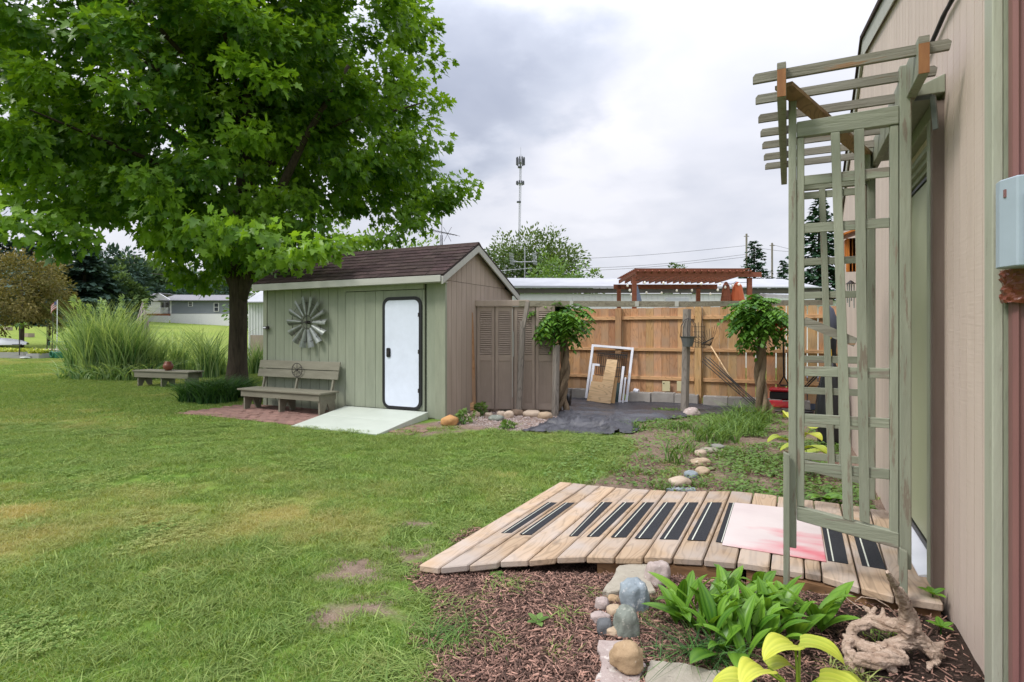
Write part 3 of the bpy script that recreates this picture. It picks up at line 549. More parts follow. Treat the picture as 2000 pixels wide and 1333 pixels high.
# ------------------------------------------------------------------ arbor round the door
def arbor():
    A = thing('arbor', 'sage green slatted garden arbor with lattice sides in front of the door', 'arbor', (.24, 3.6, 0))
    for yp, near in ((3.02, True), (4.17, False)):
        s = 1 if near else -1; ya, yb = yp, yp+.035*1
        MB().box((0, ya-.006, .27), (.0345, yb+.02, 2.475)).build('post', m_arbor, A, bev=.004)
        MB().box((.443, ya-.006, .25), (.487, yb+.02, 2.478)).build('post', m_arbor, A, bev=.004)
        MB().box((.0355, ya+.002, .47), (.068, yb, 2.22)).build('stile', m_arbor, A, bev=.003)
        MB().box((.408, ya+.002, .40), (.441, yb, 2.22)).build('stile', m_arbor, A, bev=.003)
        MB().hexa([(.0355, ya-.004, 2.222), (.441, ya-.004, 2.222), (.441, yb, 2.222), (.0355, yb, 2.222)], [(.0355, ya-.004, 2.295), (.441, ya-.004, 2.305), (.441, yb, 2.305), (.0355, yb, 2.295)]).build('rail', m_arbor_h, A, bev=.003)
        MB().hexa([(.0355, ya-.004, .405), (.441, ya-.004, .335), (.441, yb, .335), (.0355, yb, .405)], [(.0355, ya-.004, .47), (.441, ya-.004, .405), (.441, yb, .405), (.0355, yb, .47)]).build('rail', m_arbor_h, A, bev=.003)
        for (xa, xb, xc, xd) in ((.176, .213, .226, .268), (.269, .309, .291, .331)):       # leaning lattice strips
            MB().hexa([(xc, ya-.006, .44), (xd, ya-.006, .43), (xd, ya+.006, .43), (xc, ya+.006, .44)], [(xa, ya-.006, 2.221), (xb, ya-.006, 2.221), (xb, ya+.006, 2.221), (xa, ya+.006, 2.221)]).build('slat', m_arbor, A, bev=.002)
        if near: rows = [(352, 9), (446, 14), (725, 13), (818, 14), (912, 12)]; zs = [(on_y(1570, p, 3.02)[2], h) for p, h in rows]
        else: zs = [(on_y(1585, p, 4.17)[2], h) for p, h in ((381, 12), (447, 11), (511, 10), (577, 10), (702, 10), (764, 10), (828, 10), (892, 9))]
        for z, h in zs:
            hh = .044; x1 = .407 if near else .44
            MB().box((.0355, ya+.0065, z-hh/2-random.random()*.004), (x1, ya+.018, z+hh/2)).build('cross_slat', m_arbor_h, A, bev=.002)
        if near:                                                     # one loose slat hangs at a slant
            p, q = on_y(1570, 632, 3.03), on_y(1672, 661, 3.03)
            MB().beam((p[0], 3.033, p[2]+.012), (q[0], 3.033, q[2]-.02), .012, .042).build('cross_slat', m_slatgray, A, label='loose weathered lattice slat hanging aslant')
    for xa, xb in ((-.046, -.009), (.468, .506)):
        b = MB().box((xa, 2.764, 2.33), (xb, 4.42, 2.482)).build('beam', m_arbor, A, bev=.003)
        piece('beam_end', m_rawend, A, (xa+.001, 2.758, 2.332), (xb-.001, 2.7635, 2.452))
        piece('beam_end', m_slatgray, A, (xa+.001, 2.758, 2.4525), (xb-.001, 2.7635, 2.481))
    for k, y in enumerate((2.80, 3.04, 3.32, 3.575, 3.825, 4.075, 4.305)):
        z = 2.452+random.uniform(-.004, .004); xe = (.585 if k < 2 else .586)
        MB().prism([(-.146, y, z-.028), (-.146, y, z), (-.135, y, z+.014), (xe-.012, y, z+.014), (xe, y, z+.002), (xe-.006, y, z-.028)], (0, .019, 0)).build('roof_slat', m_slatgray, A)
    MB().beam((-.02, 2.83, 2.405), (.48, 4.30, 2.405), .075, .018).build('brace', grainwood('brown_brace', (.34, .22, .11), (.25, .15, .07), 1), A)
    # stakes driven beside the posts
    for (xa, xb, y, z1) in ((-.022, .006, 2.972, .72), (.438, .467, 2.975, .34)):
        MB().prism([(xa, y, -.02), (xb, y, -.02), (xb, y, z1), (xa, y, z1+.012)], (0, .026, 0)).build('stake', m_arbor, A, bev=.003)
    MB().box((.42, 4.12, 2.24), (.455, 4.16, 2.40)).build('block', m_sage, A)
arbor()

# ------------------------------------------------------------------ board walk up to the door
def deck():
    D = thing('deck', 'curved low boardwalk of weathered planks leading to the door', 'deck', (-.5, 3.6, 0))
    F = [(821, 1103), (860.5, 1108.5), (917, 1102.7), (975, 1096), (1032, 1093.5), (1087, 1088), (1145, 1086), (1201, 1087), (1257, 1087), (1313.6, 1088.7), (1373.5, 1092), (1438.6, 1098), (1504, 1107.6), (1572, 1118), (1605, 1124), (1681, 1147), (1747, 1165), (1846, 1180)]
    B = [(1094, 942), (1118, 944), (1146, 947), (1172, 949), (1203, 952), (1234.5, 955), (1269.5, 957), (1302, 958.5), (1342, 960), (1383.5, 959.5), (1427.6, 959), (1472, 963), (1519, 969), (1564, 975), (1589, 978), (1641, 984.5), (1698, 993), (1744, 999)]
    zt = lambda i: .060+.058*float(sstep(0, 9, i))
    pf = [Vector(on_z(*p, zt(i))) for i, p in enumerate(F)]; pb = [Vector(on_z(*p, zt(i))) for i, p in enumerate(B)]
    def P(i, u, v):                                                  # point on the board walk: i = board edge index, v from the front to the back
        a = int(min(i, 16)); t = i-a; return (pf[a].lerp(pf[a+1], t)).lerp(pb[a].lerp(pb[a+1], t), v)
    boards = []
    for i in range(17):
        g_ = .028; e = [pf[i].lerp(pf[i+1], g_), pf[i+1].lerp(pf[i], g_), pb[i+1].lerp(pb[i], g_), pb[i].lerp(pb[i+1], g_)]
        if i == 0: e[0] = pf[0]; e[3] = pb[0]
        dz = Vector((0, 0, random.uniform(-.003, .003))); n = Vector((0, random.uniform(-.012, .006), 0))
        e[0] = e[0]+n; e[1] = e[1]+n; t = .038; c = sum(e, Vector())/4
        me = MB().hexa([v-c-Vector((0, 0, t))+dz for v in e], [v-c+dz for v in e])
        o = me.build('plank', m_deck, D, local=True, bev=.006); o.location = c-D.location; boards.append(o)
    for v, dy in ((.03, 0), (.5, 0), (.95, 0)):                      # bearers under the boards
        for a, b_ in ((6, 11), (11, 17)):
            p, q = P(a+.3, 0, v), P(b_-.05, 0, v); lo = .041
            MB().beam(p-Vector((0, 0, lo+.045)), q-Vector((0, 0, lo+.045)), .04, .086).build('joist', m_deckedge, D)
    # grip strips: board, left and right fraction of the board, front and back rows measured in the photograph
    S = [([(979, 1041), (999, 1041.5), (1089, 982), (1070, 981)]), ([(1014, 1043.5), (1038, 1044.5), (1122, 982), (1103, 982)]), ([(1111, 1047), (1128, 1047), (1196, 981), (1174, 981)]),
         ([(1146, 1048), (1170, 1048.5), (1239, 981.5), (1216, 981.5)]), ([(1193, 1049), (1223, 1050), (1278, 981.5), (1256, 981.5)]), ([(1239, 1051), (1272, 1052), (1320.5, 981.5), (1296, 981.5)]),
         ([(1288, 1052.5), (1324.5, 1054), (1364, 981.5), (1338.5, 981.5)]), ([(1342, 1054.5), (1378, 1056), (1410, 981.5), (1382, 981.5)]), ([(1398, 1058), (1412, 1060), (1435, 982.5), (1424, 982)]),
         ([(1617, 1095), (1657, 1101.5), (1640, 1020), (1602, 1012)]), ([(1684, 1105), (1731, 1113), (1702, 1035), (1662, 1027)])]
    zi = [1, 2, 4, 5, 6, 7, 8, 9, 10, 14, 15]
    for q, bi in zip(S, zi):
        z = zt(bi+.5)+.0045; c4 = [Vector(on_z(x, y, z)) for x, y in q]
        st = MB().hexa([v-Vector((0, 0, .002)) for v in c4], c4).build('grip_strip', m_strip, D)
        wd = (c4[1]-c4[0]); wl = (c4[2]-c4[3]); u0, u1 = (.24, .31) if bi != 10 else (.74, .86)
        up = Vector((0, 0, .0012)); e = [c4[0]+wd*u0, c4[0]+wd*u1, c4[3]+wl*u1, c4[3]+wl*u0]
        w_ = Matrix.Translation(-Vector(D.location))
        so = MB().hexa([w_ @ v for v in e], [w_ @ (v+up) for v in e]).build('stripe', m_stripe, st, local=True)
    # the faded mat
    mm = bpy.data.materials['faded_mat']; N, L = mm.node_tree.nodes, mm.node_tree.links; hs = [n for n in N if n.type == 'HUE_SAT'][0]; src = hs.inputs['Color'].links[0].from_socket
    tc = N.new('ShaderNodeTexCoord'); sp = N.new('ShaderNodeSeparateXYZ'); L.new(tc.outputs['Object'], sp.inputs[0]); n1 = N.new('ShaderNodeTexNoise'); n1.inputs['Scale'].default_value = 4; n1.inputs['Detail'].default_value = 6; mp = N.new('ShaderNodeMapping'); mp.inputs['Scale'].default_value = (.6, 1.6, 1); L.new(tc.outputs['Object'], mp.inputs[0]); L.new(mp.outputs[0], n1.inputs['Vector'])
    def M(op, a, b):
        n = N.new('ShaderNodeMath'); n.operation = op
        for i, v in enumerate((a, b)):
            if isinstance(v, (int, float)): n.inputs[i].default_value = v
            else: L.new(v, n.inputs[i])
        return n.outputs[0]
    f = M('ADD', M('MULTIPLY', sp.outputs[0], .55), M('MULTIPLY', sp.outputs[1], -.85)); f = M('ADD', f, M('MULTIPLY', M('SUBTRACT', n1.outputs[0], .5), 1.5))
    r = N.new('ShaderNodeMapRange'); r.inputs[1].default_value = .08; r.inputs[2].default_value = .55; L.new(f, r.inputs[0])
    mx = N.new('ShaderNodeMix'); mx.data_type = 'RGBA'; L.new(r.outputs[0], mx.inputs[0]); L.new(src, mx.inputs[6]); mx.inputs[7].default_value = (.60, .16, .19, 1); L.new(mx.outputs[2], hs.inputs['Color'])
    z = zt(12)+.008; q = [Vector(on_z(x, y, z)) for x, y in ((1410, 1063.5), (1614, 1096.5), (1598, 998), (1434.5, 981.6))]; c = sum(q, Vector())/4
    o = MB().hexa([v-c-Vector((0, 0, .006)) for v in q], [v-c for v in q]).build('doormat', mm, None, bev=.002); o.location = c; tag(o, 'stiff white mat stained pink and red on the boardwalk', 'mat')
deck()

# ------------------------------------------------------------------ shed
SY, SX0, SX1 = 7.03, -8.24, -4.51
def shed():
    S = thing('shed', 'small sage green garden shed with taupe gable side and brown shingle roof', 'shed', (-6.4, 8.1, 0))
    zt = 2.10; x = SX0+.09; edges = [SX0+.09]
    while x < -6.40: x += .2; edges.append(min(x, -6.385))
    for a, b in zip(edges[:-1], edges[1:]):
        MB().box((a+.004, SY, .02), (b-.004, SY+.02, zt)).build('plank', m_shed, S)
    MB().box((SX0, SY-.018, .0), (SX0+.088, SY+.03, zt)).build('corner_board', m_sage, S, bev=.003)
    MB().box((SX1-.16, SY-.018, .0), (SX1+.02, SY+.03, zt)).build('corner_board', m_sage, S, bev=.003)
    for a, b in ((-4.84, -4.675),): MB().box((a+.01, SY, .02), (b, SY+.02, zt)).build('plank', m_shed, S)
    xs = [-6.36, -6.17, -5.965, -5.76, -5.60, -4.89, -4.845]
    for a, b in zip(xs[:-1], xs[1:]):                                # sliding door panel
        MB().box((a+.003, SY-.030, .12), (b-.003, SY-.005, 1.925)).build('door_board', m_shed, S)
    MB().box((-6.375, SY-.055, 1.935), (-4.85, SY-.002, 2.03)).build('door_header', m_sage, S, bev=.003)
    MB().box((SX0+.02, SY+.021, .0), (SX1-.03, SY+.06, zt)).build('front_wall', flat('dark_green_gap', (.06, .07, .05)), S)
    # recreational vehicle door
    def rr(x0, x1, z0, z1, r, n=6):
        P = []
        for cx, cz, a0 in ((x1-r, z1-r, 0), (x0+r, z1-r, 90), (x0+r, z0+r, 180), (x1-r, z0+r, 270)):
            for k in range(n+1): t = R(a0+90*k/n); P.append((cx+r*math.cos(t), cz+r*math.sin(t)))
        return P
    o, i_ = rr(-5.61, -4.885, .125, 1.825, .13), rr(-5.565, -4.935, .17, 1.775, .09); n = len(o); y0, y1 = SY-.052, SY-.0305
    vs = [(x, y0, z) for x, z in o]+[(x, y0, z) for x, z in i_]+[(x, y1, z) for x, z in o]+[(x, y1, z) for x, z in i_]; fs = []
    for k in range(n):
        l = (k+1) % n; fs += [(k, l, n+l, n+k), (2*n+k, 2*n+l, l, k), (n+k, n+l, 3*n+l, 3*n+k)]
    MB().add(vs, fs).build('door_frame', m_black, S)
    d = MB().prism([(x, SY-.047, z) for x, z in i_], (0, .012, 0)).build('door', m_doorwhite, S)
    for z_ in (.42, 1.0, 1.55): MB().box((-4.945, SY-.060, z_-.03), (-4.925, SY-.0525, z_+.03)).build('hinge', m_iron, S)
    hb = on_y(759, 689, SY-.05); B = MB(); B.prism([(x, SY-.062, z) for x, z in rr(hb[0]-.035, hb[0]+.035, hb[2]-.07, hb[2]+.07, .02, 3)], (0, .014, 0))
    for v in (): pass
    h = B.build('door_handle', m_black, d, local=False)
    MB().box((hb[0]-.02, SY-.072, hb[2]-.03), (hb[0]+.02, SY-.0625, hb[2]+.03)).build('lever', m_iron, h)
    # gable side (taupe)
    fy, ry, by = SY-.0, 7.87, 9.30; fz, rz, bz = 2.10, 2.66, 1.97
    rl = lambda y: fz+(rz-fz)*(y-6.95)/(ry-6.95) if y < ry else rz+(bz-rz)*(y-ry)/(by-ry)
    y = SY+.032; k = 0
    while y < by-.02:
        y2 = min(y+.148, by); ye = y2-.006
        for z0, z1, z2 in ((0.02, 2.05, 2.05), (2.056, rl(y)-.03, rl(ye)-.03)):
            if min(z1, z2) <= z0+.02:
                if z0 < 1: z1, z2 = rl(y)-.03, rl(ye)-.03
                else: continue
            z1_, z2_ = min(z1, rl(y)-.03), min(z2, rl(ye)-.03)
            MB().hexa([(SX1-.02, y, z0), (SX1, y, z0), (SX1, ye, z0), (SX1-.02, ye, z0)], [(SX1-.02, y, z1_), (SX1, y, z1_), (SX1, ye, z2_), (SX1-.02, ye, z2_)]).build('plank', m_taupe, S)
        if y < ry < y2: pass
        y = y2
    MB().prism([(SX1-.021, SY+.03, 0), (SX1-.021, by, 0), (SX1-.021, by, rl(by)-.04), (SX1-.021, ry, rl(ry)-.04), (SX1-.021, SY+.03, rl(SY)-.03)], (-.04, 0, 0)).build('side_wall', flat('dark_taupe_gap', (.07, .055, .045)), S)
    MB().box((SX0, SY+.03, 0), (SX0+.04, by, 1.97)).build('side_wall', m_taupe, S)
    MB().box((SX0, by-.03, 0), (SX1-.03, by, 1.95)).build('back_wall', m_taupe, S)
    # roof
    RX0, RX1 = SX0-.02, SX1+.10; ey, ez = 6.83, 2.115
    def rp(t, up=0): return (ey+(ry-ey)*t, ez+(rz+.04-ez)*t+up)
    f = Vector((0, ry-ey, rz+.04-ez)).normalized(); nrm = Vector((0, -f.z, f.y)); L_ = math.hypot(ry-ey, rz+.04-ez)
    rf = MB().prism([(RX0, ey, ez-.03), (RX0, ey, ez), (RX0, ry, rz+.04), (RX0, 9.40, 1.985), (RX0, 9.40, 1.955), (RX0, ry, rz+.01)], (RX1-RX0, 0, 0)).build('roof', flat('dark_roof_deck', (.03, .022, .02), rough=.9), S)
    nrow = 9; ex = L_/nrow
    for r_ in range(nrow):
        x = RX0-(r_ % 3)*.1
        while x < RX1:
            w = .3*random.choice((.55, .8, 1, 1)); xa, xb = max(x, RX0), min(x+w-.006, RX1); x += w
            if xb-xa < .03: continue
            a = r_*ex-.012+random.uniform(-.004, .004); p = Vector((0, ey, ez))+f*a; q = Vector((0, ey, ez))+f*(r_*ex+ex*1.04)
            t0, t1 = .012+random.random()*.005, .003
            vs = []
            MB().hexa([(xa, p.y, p.z), (xb, p.y, p.z), (xb, q.y, q.z), (xa, q.y, q.z)], [(xa, p.y+nrm.y*t0, p.z+nrm.z*t0), (xb, p.y+nrm.y*t0, p.z+nrm.z*t0), (xb, q.y+nrm.y*t1, q.z+nrm.z*t1), (xa, q.y+nrm.y*t1, q.z+nrm.z*t1)]).build('shingle', m_shingle, rf)
    MB().hexa([(RX0, ry-.07, rz-.0), (RX1, ry-.07, rz-.0), (RX1, ry+.09, rz-.0), (RX0, ry+.09, rz-.0)], [(RX0, ry-.012, rz+.058), (RX1, ry-.012, rz+.058), (RX1, ry+.012, rz+.058), (RX0, ry+.012, rz+.058)]).build('ridge_cap', m_shingle, S)
    # fascia and rake boards
    MB().hexa([(RX0, ey-.03, ez-.125), (RX1-.03, ey-.03, ez-.105), (RX1-.03, ey-.004, ez-.105), (RX0, ey-.004, ez-.125)], [(RX0, ey-.03, ez-.012), (RX1-.03, ey-.03, ez-.012), (RX1-.03, ey-.004, ez-.012), (RX0, ey-.004, ez-.012)]).build('fascia', m_fascia, S, bev=.003)
    MB().box((RX0, ey, ez-.105), (RX1-.04, SY-.0, ez-.095)).build('soffit', m_fascia, S)
    for (ya, za, yb, zb_) in ((ey-.01, ez-.03, ry, rz+.008), (9.40, 1.95, ry, rz+.008)):
        MB().hexa([(RX1-.028, ya, za-.11), (RX1, ya, za-.11), (RX1, yb, zb_-.11), (RX1-.028, yb, zb_-.11)], [(RX1-.028, ya, za), (RX1, ya, za), (RX1, yb, zb_), (RX1-.028, yb, zb_)]).build('rake_board', m_fascia, S, bev=.002)
shed()
lp = thing('wall_lamp', 'small dark metal bracket at the shed corner by the maple trunk', 'bracket', on_y(520, 640, SY-.03))
p = on_y(520, 641, SY-.05); MB().box((p[0]-.06, SY-.07, p[2]-.02), (p[0]+.05, SY-.03, p[2]+.03)).build('body', m_iron, lp); MB().box((p[0]-.05, SY-.074, p[2]-.005), (p[0]+.01, SY-.0705, p[2]+.02)).build('lens', m_white, lp)

# windmill wheel on the shed wall
def windmill():
    c = on_y(600.5, 630, SY-.06); W = thing('windmill_wheel', 'round galvanised windmill wheel decoration hung on the shed wall', 'wall decoration', c); X, Z = c[0], c[2]; y0 = SY-.075
    for k in range(14):
        a = R(90+13+k*360/14); t = Vector((math.cos(a), 0, math.sin(a))); s = Vector((-math.sin(a), 0, math.cos(a))); vs = []; fs = []
        for i in range(6):
            r_ = .125+(.425-.125)*i/5; w = .022+.036*i/5
            for j in range(5):
                u = -1+2*j/4; vs.append(Vector((X, y0, Z))+t*r_+s*w*u*.92+Vector((0, u*w*.42-.012*(1-u*u)*(1+i/4), 0)))
        n0 = len(vs); vs += [v+Vector((0, .0025, 0)) for v in vs]
        for i in range(5):
            for j in range(4): q = i*5+j; fs += [(q, q+1, q+6, q+5), (n0+q, n0+q+5, n0+q+6, n0+q+1)]
        MB().add(vs, fs).build('blade', m_galv, W)
    MB().ring((X, y0+.012, Z), (0, 1, 0), .108, .0045, 28).build('inner_ring', m_iron, W, smooth=True)
    MB().ring((X, y0-.012, Z), (0, 1, 0), .325, .0035, 40).build('outer_ring', m_iron, W, smooth=True)
    for a in range(4): t = Vector((math.cos(R(90*a)), 0, math.sin(R(90*a)))); MB().tube([Vector((X, y0, Z)), Vector((X, y0, Z))+t*.33], .0055, 6).build('spoke', m_iron, W)
    MB().tube([(X, y0+.05, Z), (X, y0-.03, Z)], [.03, .022], 10).build('hub', m_iron, W)
windmill()
# ramp
rp = thing('ramp', 'pale mint painted wooden ramp in front of the white shed door', 'ramp', (-5.5, 6.3, 0))
def rpt(u, v, z=0.0):
    a_, b_ = Vector((-6.10, 5.71, .022)).lerp(Vector((-4.62, 5.70, .022)), u), Vector((-6.33, 6.97, .118)).lerp(Vector((-4.76, 6.97, .118)), u); p = a_.lerp(b_, v); p.z += z; return p
for v0, v1 in ((0, .497), (.503, 1)):
    q = [rpt(0, v0), rpt(1, v0), rpt(1, v1), rpt(0, v1)]; MB().hexa([(p.x, p.y, -.02) for p in q], q).build('ramp_board', m_ramp, rp, bev=.003)
MB().hexa([(-6.11, 5.66, -.02), (-4.63, 5.65, -.02), (-4.62, 5.697, -.02), (-6.10, 5.707, -.02)], [(-6.11, 5.66, .014), (-4.63, 5.65, .014), (-4.62, 5.697, .020), (-6.10, 5.707, .020)]).build('ramp_lip', m_ramp, rp)

# pavers
def pavers():
    P = thing('brick_patio', 'small patio of faded pink pavers under the shed bench', 'patio', (-7.4, 6.4, 0))
    bs = []
    for j in range(13):
        y = 5.76+j*.1; x = -8.78+(j % 2)*.1+.02*j*.3
        while x < -6.12-.2*((y-5.7)/1.2):
            w = .196; z = .018+random.uniform(-.004, .005)+.006*math.sin(x*3); 
            if not bs: o = MB().box((-.097, -.047, -.05), (.097, .047, .0)).build('brick', m_brick, P, bev=.004, local=True); bs.append(o)
            else: o = share(bs[0], 'brick', P); b_ = o.modifiers.new('edge', 'BEVEL'); b_.width = .004; b_.segments = 1
            o.location = Vector((x+w/2, y+.05, z))-P.location; o.rotation_euler = (random.uniform(-.02, .02), random.uniform(-.02, .02), random.uniform(-.02, .02)); x += .2
    Q = thing('loose_paver_row', 'few loose pink pavers in the dirt right of the mint ramp', 'pavers', (-4.3, 6.1, 0))
    for (px, py) in ((775, 843), (800, 838), (825, 833), (790, 848), (818, 842)):
        v = on_z(px, py, .01); o = share(bs[0], 'brick', Q); o.location = (v[0]+4.3, v[1]-6.1, .012); o.rotation_euler = (0, 0, random.uniform(-.15, .15)); o.scale = (1.1, 1.5, 1)
pavers()

# bench by the shed
m_bench = mat('faded_olive_bench_paint', (.215, .205, .155), (.165, .155, .115), scale=5, stretch=(.6, 4, 4), rough=.75, bump=.3, rnd=.06, spots=((.28, .27, .23), 6, .68))
def bench():
    B = thing('garden_bench', 'faded olive wooden bench with slatted back against the green shed', 'bench', (-7.3, 6.72, .02))
    b = MB().box((-8.20, 6.46, .335), (-6.37, 6.87, .362)).build('seat', m_bench, B, bev=.003)
    MB().box((-8.14, 6.485, .235), (-6.42, 6.505, .334)).build('apron', m_bench, B, bev=.002)
    MB().box((-8.14, 6.83, .235), (-6.42, 6.85, .334)).build('apron', m_bench, B, bev=.002)
    for x in (-8.10, -7.30, -6.455):
        MB().prism([(x, 6.507, .02), (x, 6.507, .334), (x, 6.829, .334), (x, 6.829, .02), (x, 6.74, .02), (x, 6.668, .19), (x, 6.60, .02)], (.032, 0, 0)).build('leg', m_bench, B)
    for x in (-8.06, -7.30, -6.52): MB().beam((x, 6.80, .10), (x, 6.975, .80), .04, .03, up=(1, 0, 0)).build('back_support', m_bench, B)
    for z0, z1 in ((.535, .665), (.678, .81)):
        ya, yb = 6.885+(z0-.5)*.22, 6.885+(z1-.5)*.22
        MB().hexa([(-8.22, ya-.012, z0), (-6.42, ya-.012, z0), (-6.42, ya+.008, z0), (-8.22, ya+.008, z0)], [(-8.22, yb-.012, z1), (-6.42, yb-.012, z1), (-6.42, yb+.008, z1), (-8.22, yb+.008, z1)]).build('back_slat', m_bench, B, bev=.002)
    c = on_y(580, 723, 6.87); W = thing('iron_wheel', 'small black iron spoked wheel leaning on the bench back', 'wheel', c)
    MB().ring(c, (0, 1, .0), .112, .006, 28).build('rim', m_iron, W, smooth=True)
    for k in range(6):
        a = R(30+60*k+0); MB().tube([c, (c[0]+.112*math.cos(a), c[1], c[2]+.112*math.sin(a))], .004, 5).build('spoke', m_iron, W)
    MB().tube([(c[0], c[1]-.012, c[2]), (c[0], c[1]+.012, c[2])], .016, 10).build('hub', m_iron, W)
bench()
def bench2():
    B = thing('low_bench', 'low backless olive bench on the lawn in front of the tall grasses', 'bench', (-13.15, 8.5, 0)); B.rotation_euler = (0, 0, .12)
    def bb(n, a, b): MB().box(a, b).build(n, m_bench, B, local=True, bev=.003)
    bb('seat', (-.88, -.22, .355), (.88, .22, .385)); bb('apron', (-.84, -.20, .22), (.84, -.18, .354)); bb('apron', (-.84, .18, .22), (.84, .20, .354))
    for x in (-.76, -.02, .72):
        MB().prism([(x, -.178, 0), (x, -.178, .354), (x, .178, .354), (x, .178, 0), (x, .09, 0), (x, 0, .16), (x, -.09, 0)], (.035, 0, 0)).build('leg', m_bench, B, local=True)
    m_terra = flat('glazed_terracotta', (.22, .07, .04), rough=.4); pz = .386; p = Vector(on_y(327, 722, 8.45)); c = Vector((p.x, 8.47, pz))
    J = thing('clay_jug', 'round reddish clay jug standing on the low backless bench', 'jug', c)
    prof = [(.06, 0), (.10, .05), (.115, .10), (.10, .15), (.065, .18), (.075, .21)]; MB().tube([(c.x, c.y, c.z+h) for r_, h in prof], [r_ for r_, h in prof], 18).build('body', m_terra, J, smooth=True)
    MB().tube([(c.x-.1, c.y, c.z+.13), (c.x-.15, c.y, c.z+.15), (c.x-.14, c.y, c.z+.19), (c.x-.07, c.y, c.z+.195)], .012, 6).build('handle', m_terra, J, smooth=True)
bench2()

# ------------------------------------------------------------------ louvred screen, rail and posts
def screen():
    A_, B_ = Vector((-4.49, 7.96, 0)), Vector((-3.27, 8.40, 0)); u_ = (B_-A_).normalized()
    S = thing('louvred_screen', 'brown painted screen of louvred closet doors beside the shed', 'screen', A_, math.atan2(u_.y, u_.x))
    def X(px):                                       # where the ray of a column meets the screen's line
        t = (px-CX)/FPX; dx, dy = cc*t-ss, ss*t+cc; den = dx*u_.y-dy*u_.x; k = (A_.x*u_.y-A_.y*u_.x)/den; return (Vector((dx*k, dy*k, 0))-A_).dot(u_)
    def bx(n, m, a, b, bev=0): return MB().box(a, b).build(n, m, S, local=True, bev=bev)
    ztop = 1.70
    for k, (a, b) in enumerate([(931, 966), (967, 1003), (1004, 1045), (1046, 1084)]):
        xa, xb = X(a)+.006, X(b)-.004
        bx('door_stile', m_taupe2, (xa, 0, .06), (xa+.045, .025, ztop), .002); bx('door_stile', m_taupe2, (xb-.045, 0, .06), (xb, .025, ztop), .002)
        for z0, z1 in ((.06, .16), (.83, .93), (ztop-.08, ztop)): bx('door_rail', m_taupe2, (xa+.0455, .001, z0), (xb-.0455, .024, z1), .002)
        bx('door_panel', m_taupe2, (xa+.045, .010, .16), (xb-.045, .018, .83))
        for j in range(8): x_ = xa+.055+j*(xb-xa-.11)/7; bx('bead', m_taupe2, (x_-.004, .004, .17), (x_+.004, .0098, .82))
        z = .945
        while z < ztop-.09:
            MB().hexa([(xa+.0455, -.001, z), (xb-.0455, -.001, z), (xb-.0455, .004, z-.004), (xa+.0455, .004, z-.004)], [(xa+.0455, .018, z+.026), (xb-.0455, .018, z+.026), (xb-.0455, .023, z+.022), (xa+.0455, .023, z+.022)]).build('louver', m_taupe2, S, local=True); z += .0345
    bx('back_board', m_taupe2, (X(931), .026, .05), (X(1084), .034, ztop))
    bx('top_board', m_taupe, (X(929), -.03, 1.705), (X(1034), .03, 1.80), .004)
    for a, b in (((X(929)-.0, -.10, .03), (X(924)-.01, -.10, 1.60)),): MB().beam(a, b, .05, .05, up=(0, 1, 0)).build('post', m_cedar, S, local=True)
    MB().beam((X(905), -.22, .10), (X(928), -.135, .12), .04, .12).build('foot_brace', m_cedar_h, S, local=True)
    for px, z0, z1 in ((1001, .25, 1.66), (1003, .9, 1.3)): bx('trim_strip', m_fascia, (X(px)-.006, -.006, z0), (X(px)+.005, -.0012, z1))
screen()
m_wpost = m_weather
def posts():
    def post(px, pyb, pyt, w, label, ytop=None):
        b = Vector(on_z(px[0], pyb, .0)); d = -ss*b.x+cc*b.y; t = at_d(px[1], pyt, d); o = thing('wooden_post', label, 'post', b)
        p = [b+(Vector(t)-b)*q for q in (0, .3, .62, .8, 1)]; M_ = MB(); n = 8; vs = []
        for i, c in enumerate(p):
            for k in range(n):
                a = 2*math.pi*k/n+.39; rr = w/2*(1.12+.10*mnoise.noise(Vector((k*3.1, i*2.2, px[0])))); vs.append((c.x+rr*math.cos(a), c.y+rr*math.sin(a), c.z-.02))
        fs = [(i*n+k, i*n+(k+1) % n, (i+1)*n+(k+1) % n, (i+1)*n+k) for i in range(len(p)-1) for k in range(n)]+[tuple((len(p)-1)*n+k for k in range(n))]
        M_.add(vs, fs).build('trunk', m_wpost, o); return b, Vector(t)
    post((1013, 1021), 811, 625, .085, 'cracked grey leaning post in front of the louvred screen')
    post((1084, 1087), 812, 672, .10, 'squared grey post beside the left vine')
    post((1337, 1342), 808, 602, .115, 'weathered grey post standing at the edge of the black fabric')
    p = [Vector((-4.47, 8.0, 1.745)), Vector((-3.85, 8.17, 1.745)), Vector((-1.45, 9.36, 1.735)), Vector((.62, 10.25, 1.76))]
    T = thing('top_rail', 'long weathered timber rail running across the tops of the posts', 'rail', p[1])
    MB().beam(p[1], p[2], .045, .09).build('rail', m_weather_h, T); MB().beam(p[2]+Vector((.003, 0, .001)), p[3], .045, .085).build('rail', m_weather_h, T)
    MB().beam(on_y(1031, 590, 8.02), on_y(1022, 640, 8.02), .06, .04, up=(0, 1, 0)).build('brace', m_weather, T)
    c = on_y(1352, 655, 9.3)
    for px in (1168, 1265, 1324):
        q = Vector(p[1]).lerp(p[2], (px-1090)/(1340-1090)); MB().box((q.x-.035, q.y-.035, q.z-.04), (q.x+.04, q.y-.026, q.z+.044)).build('bracket', m_fascia, T)
posts()

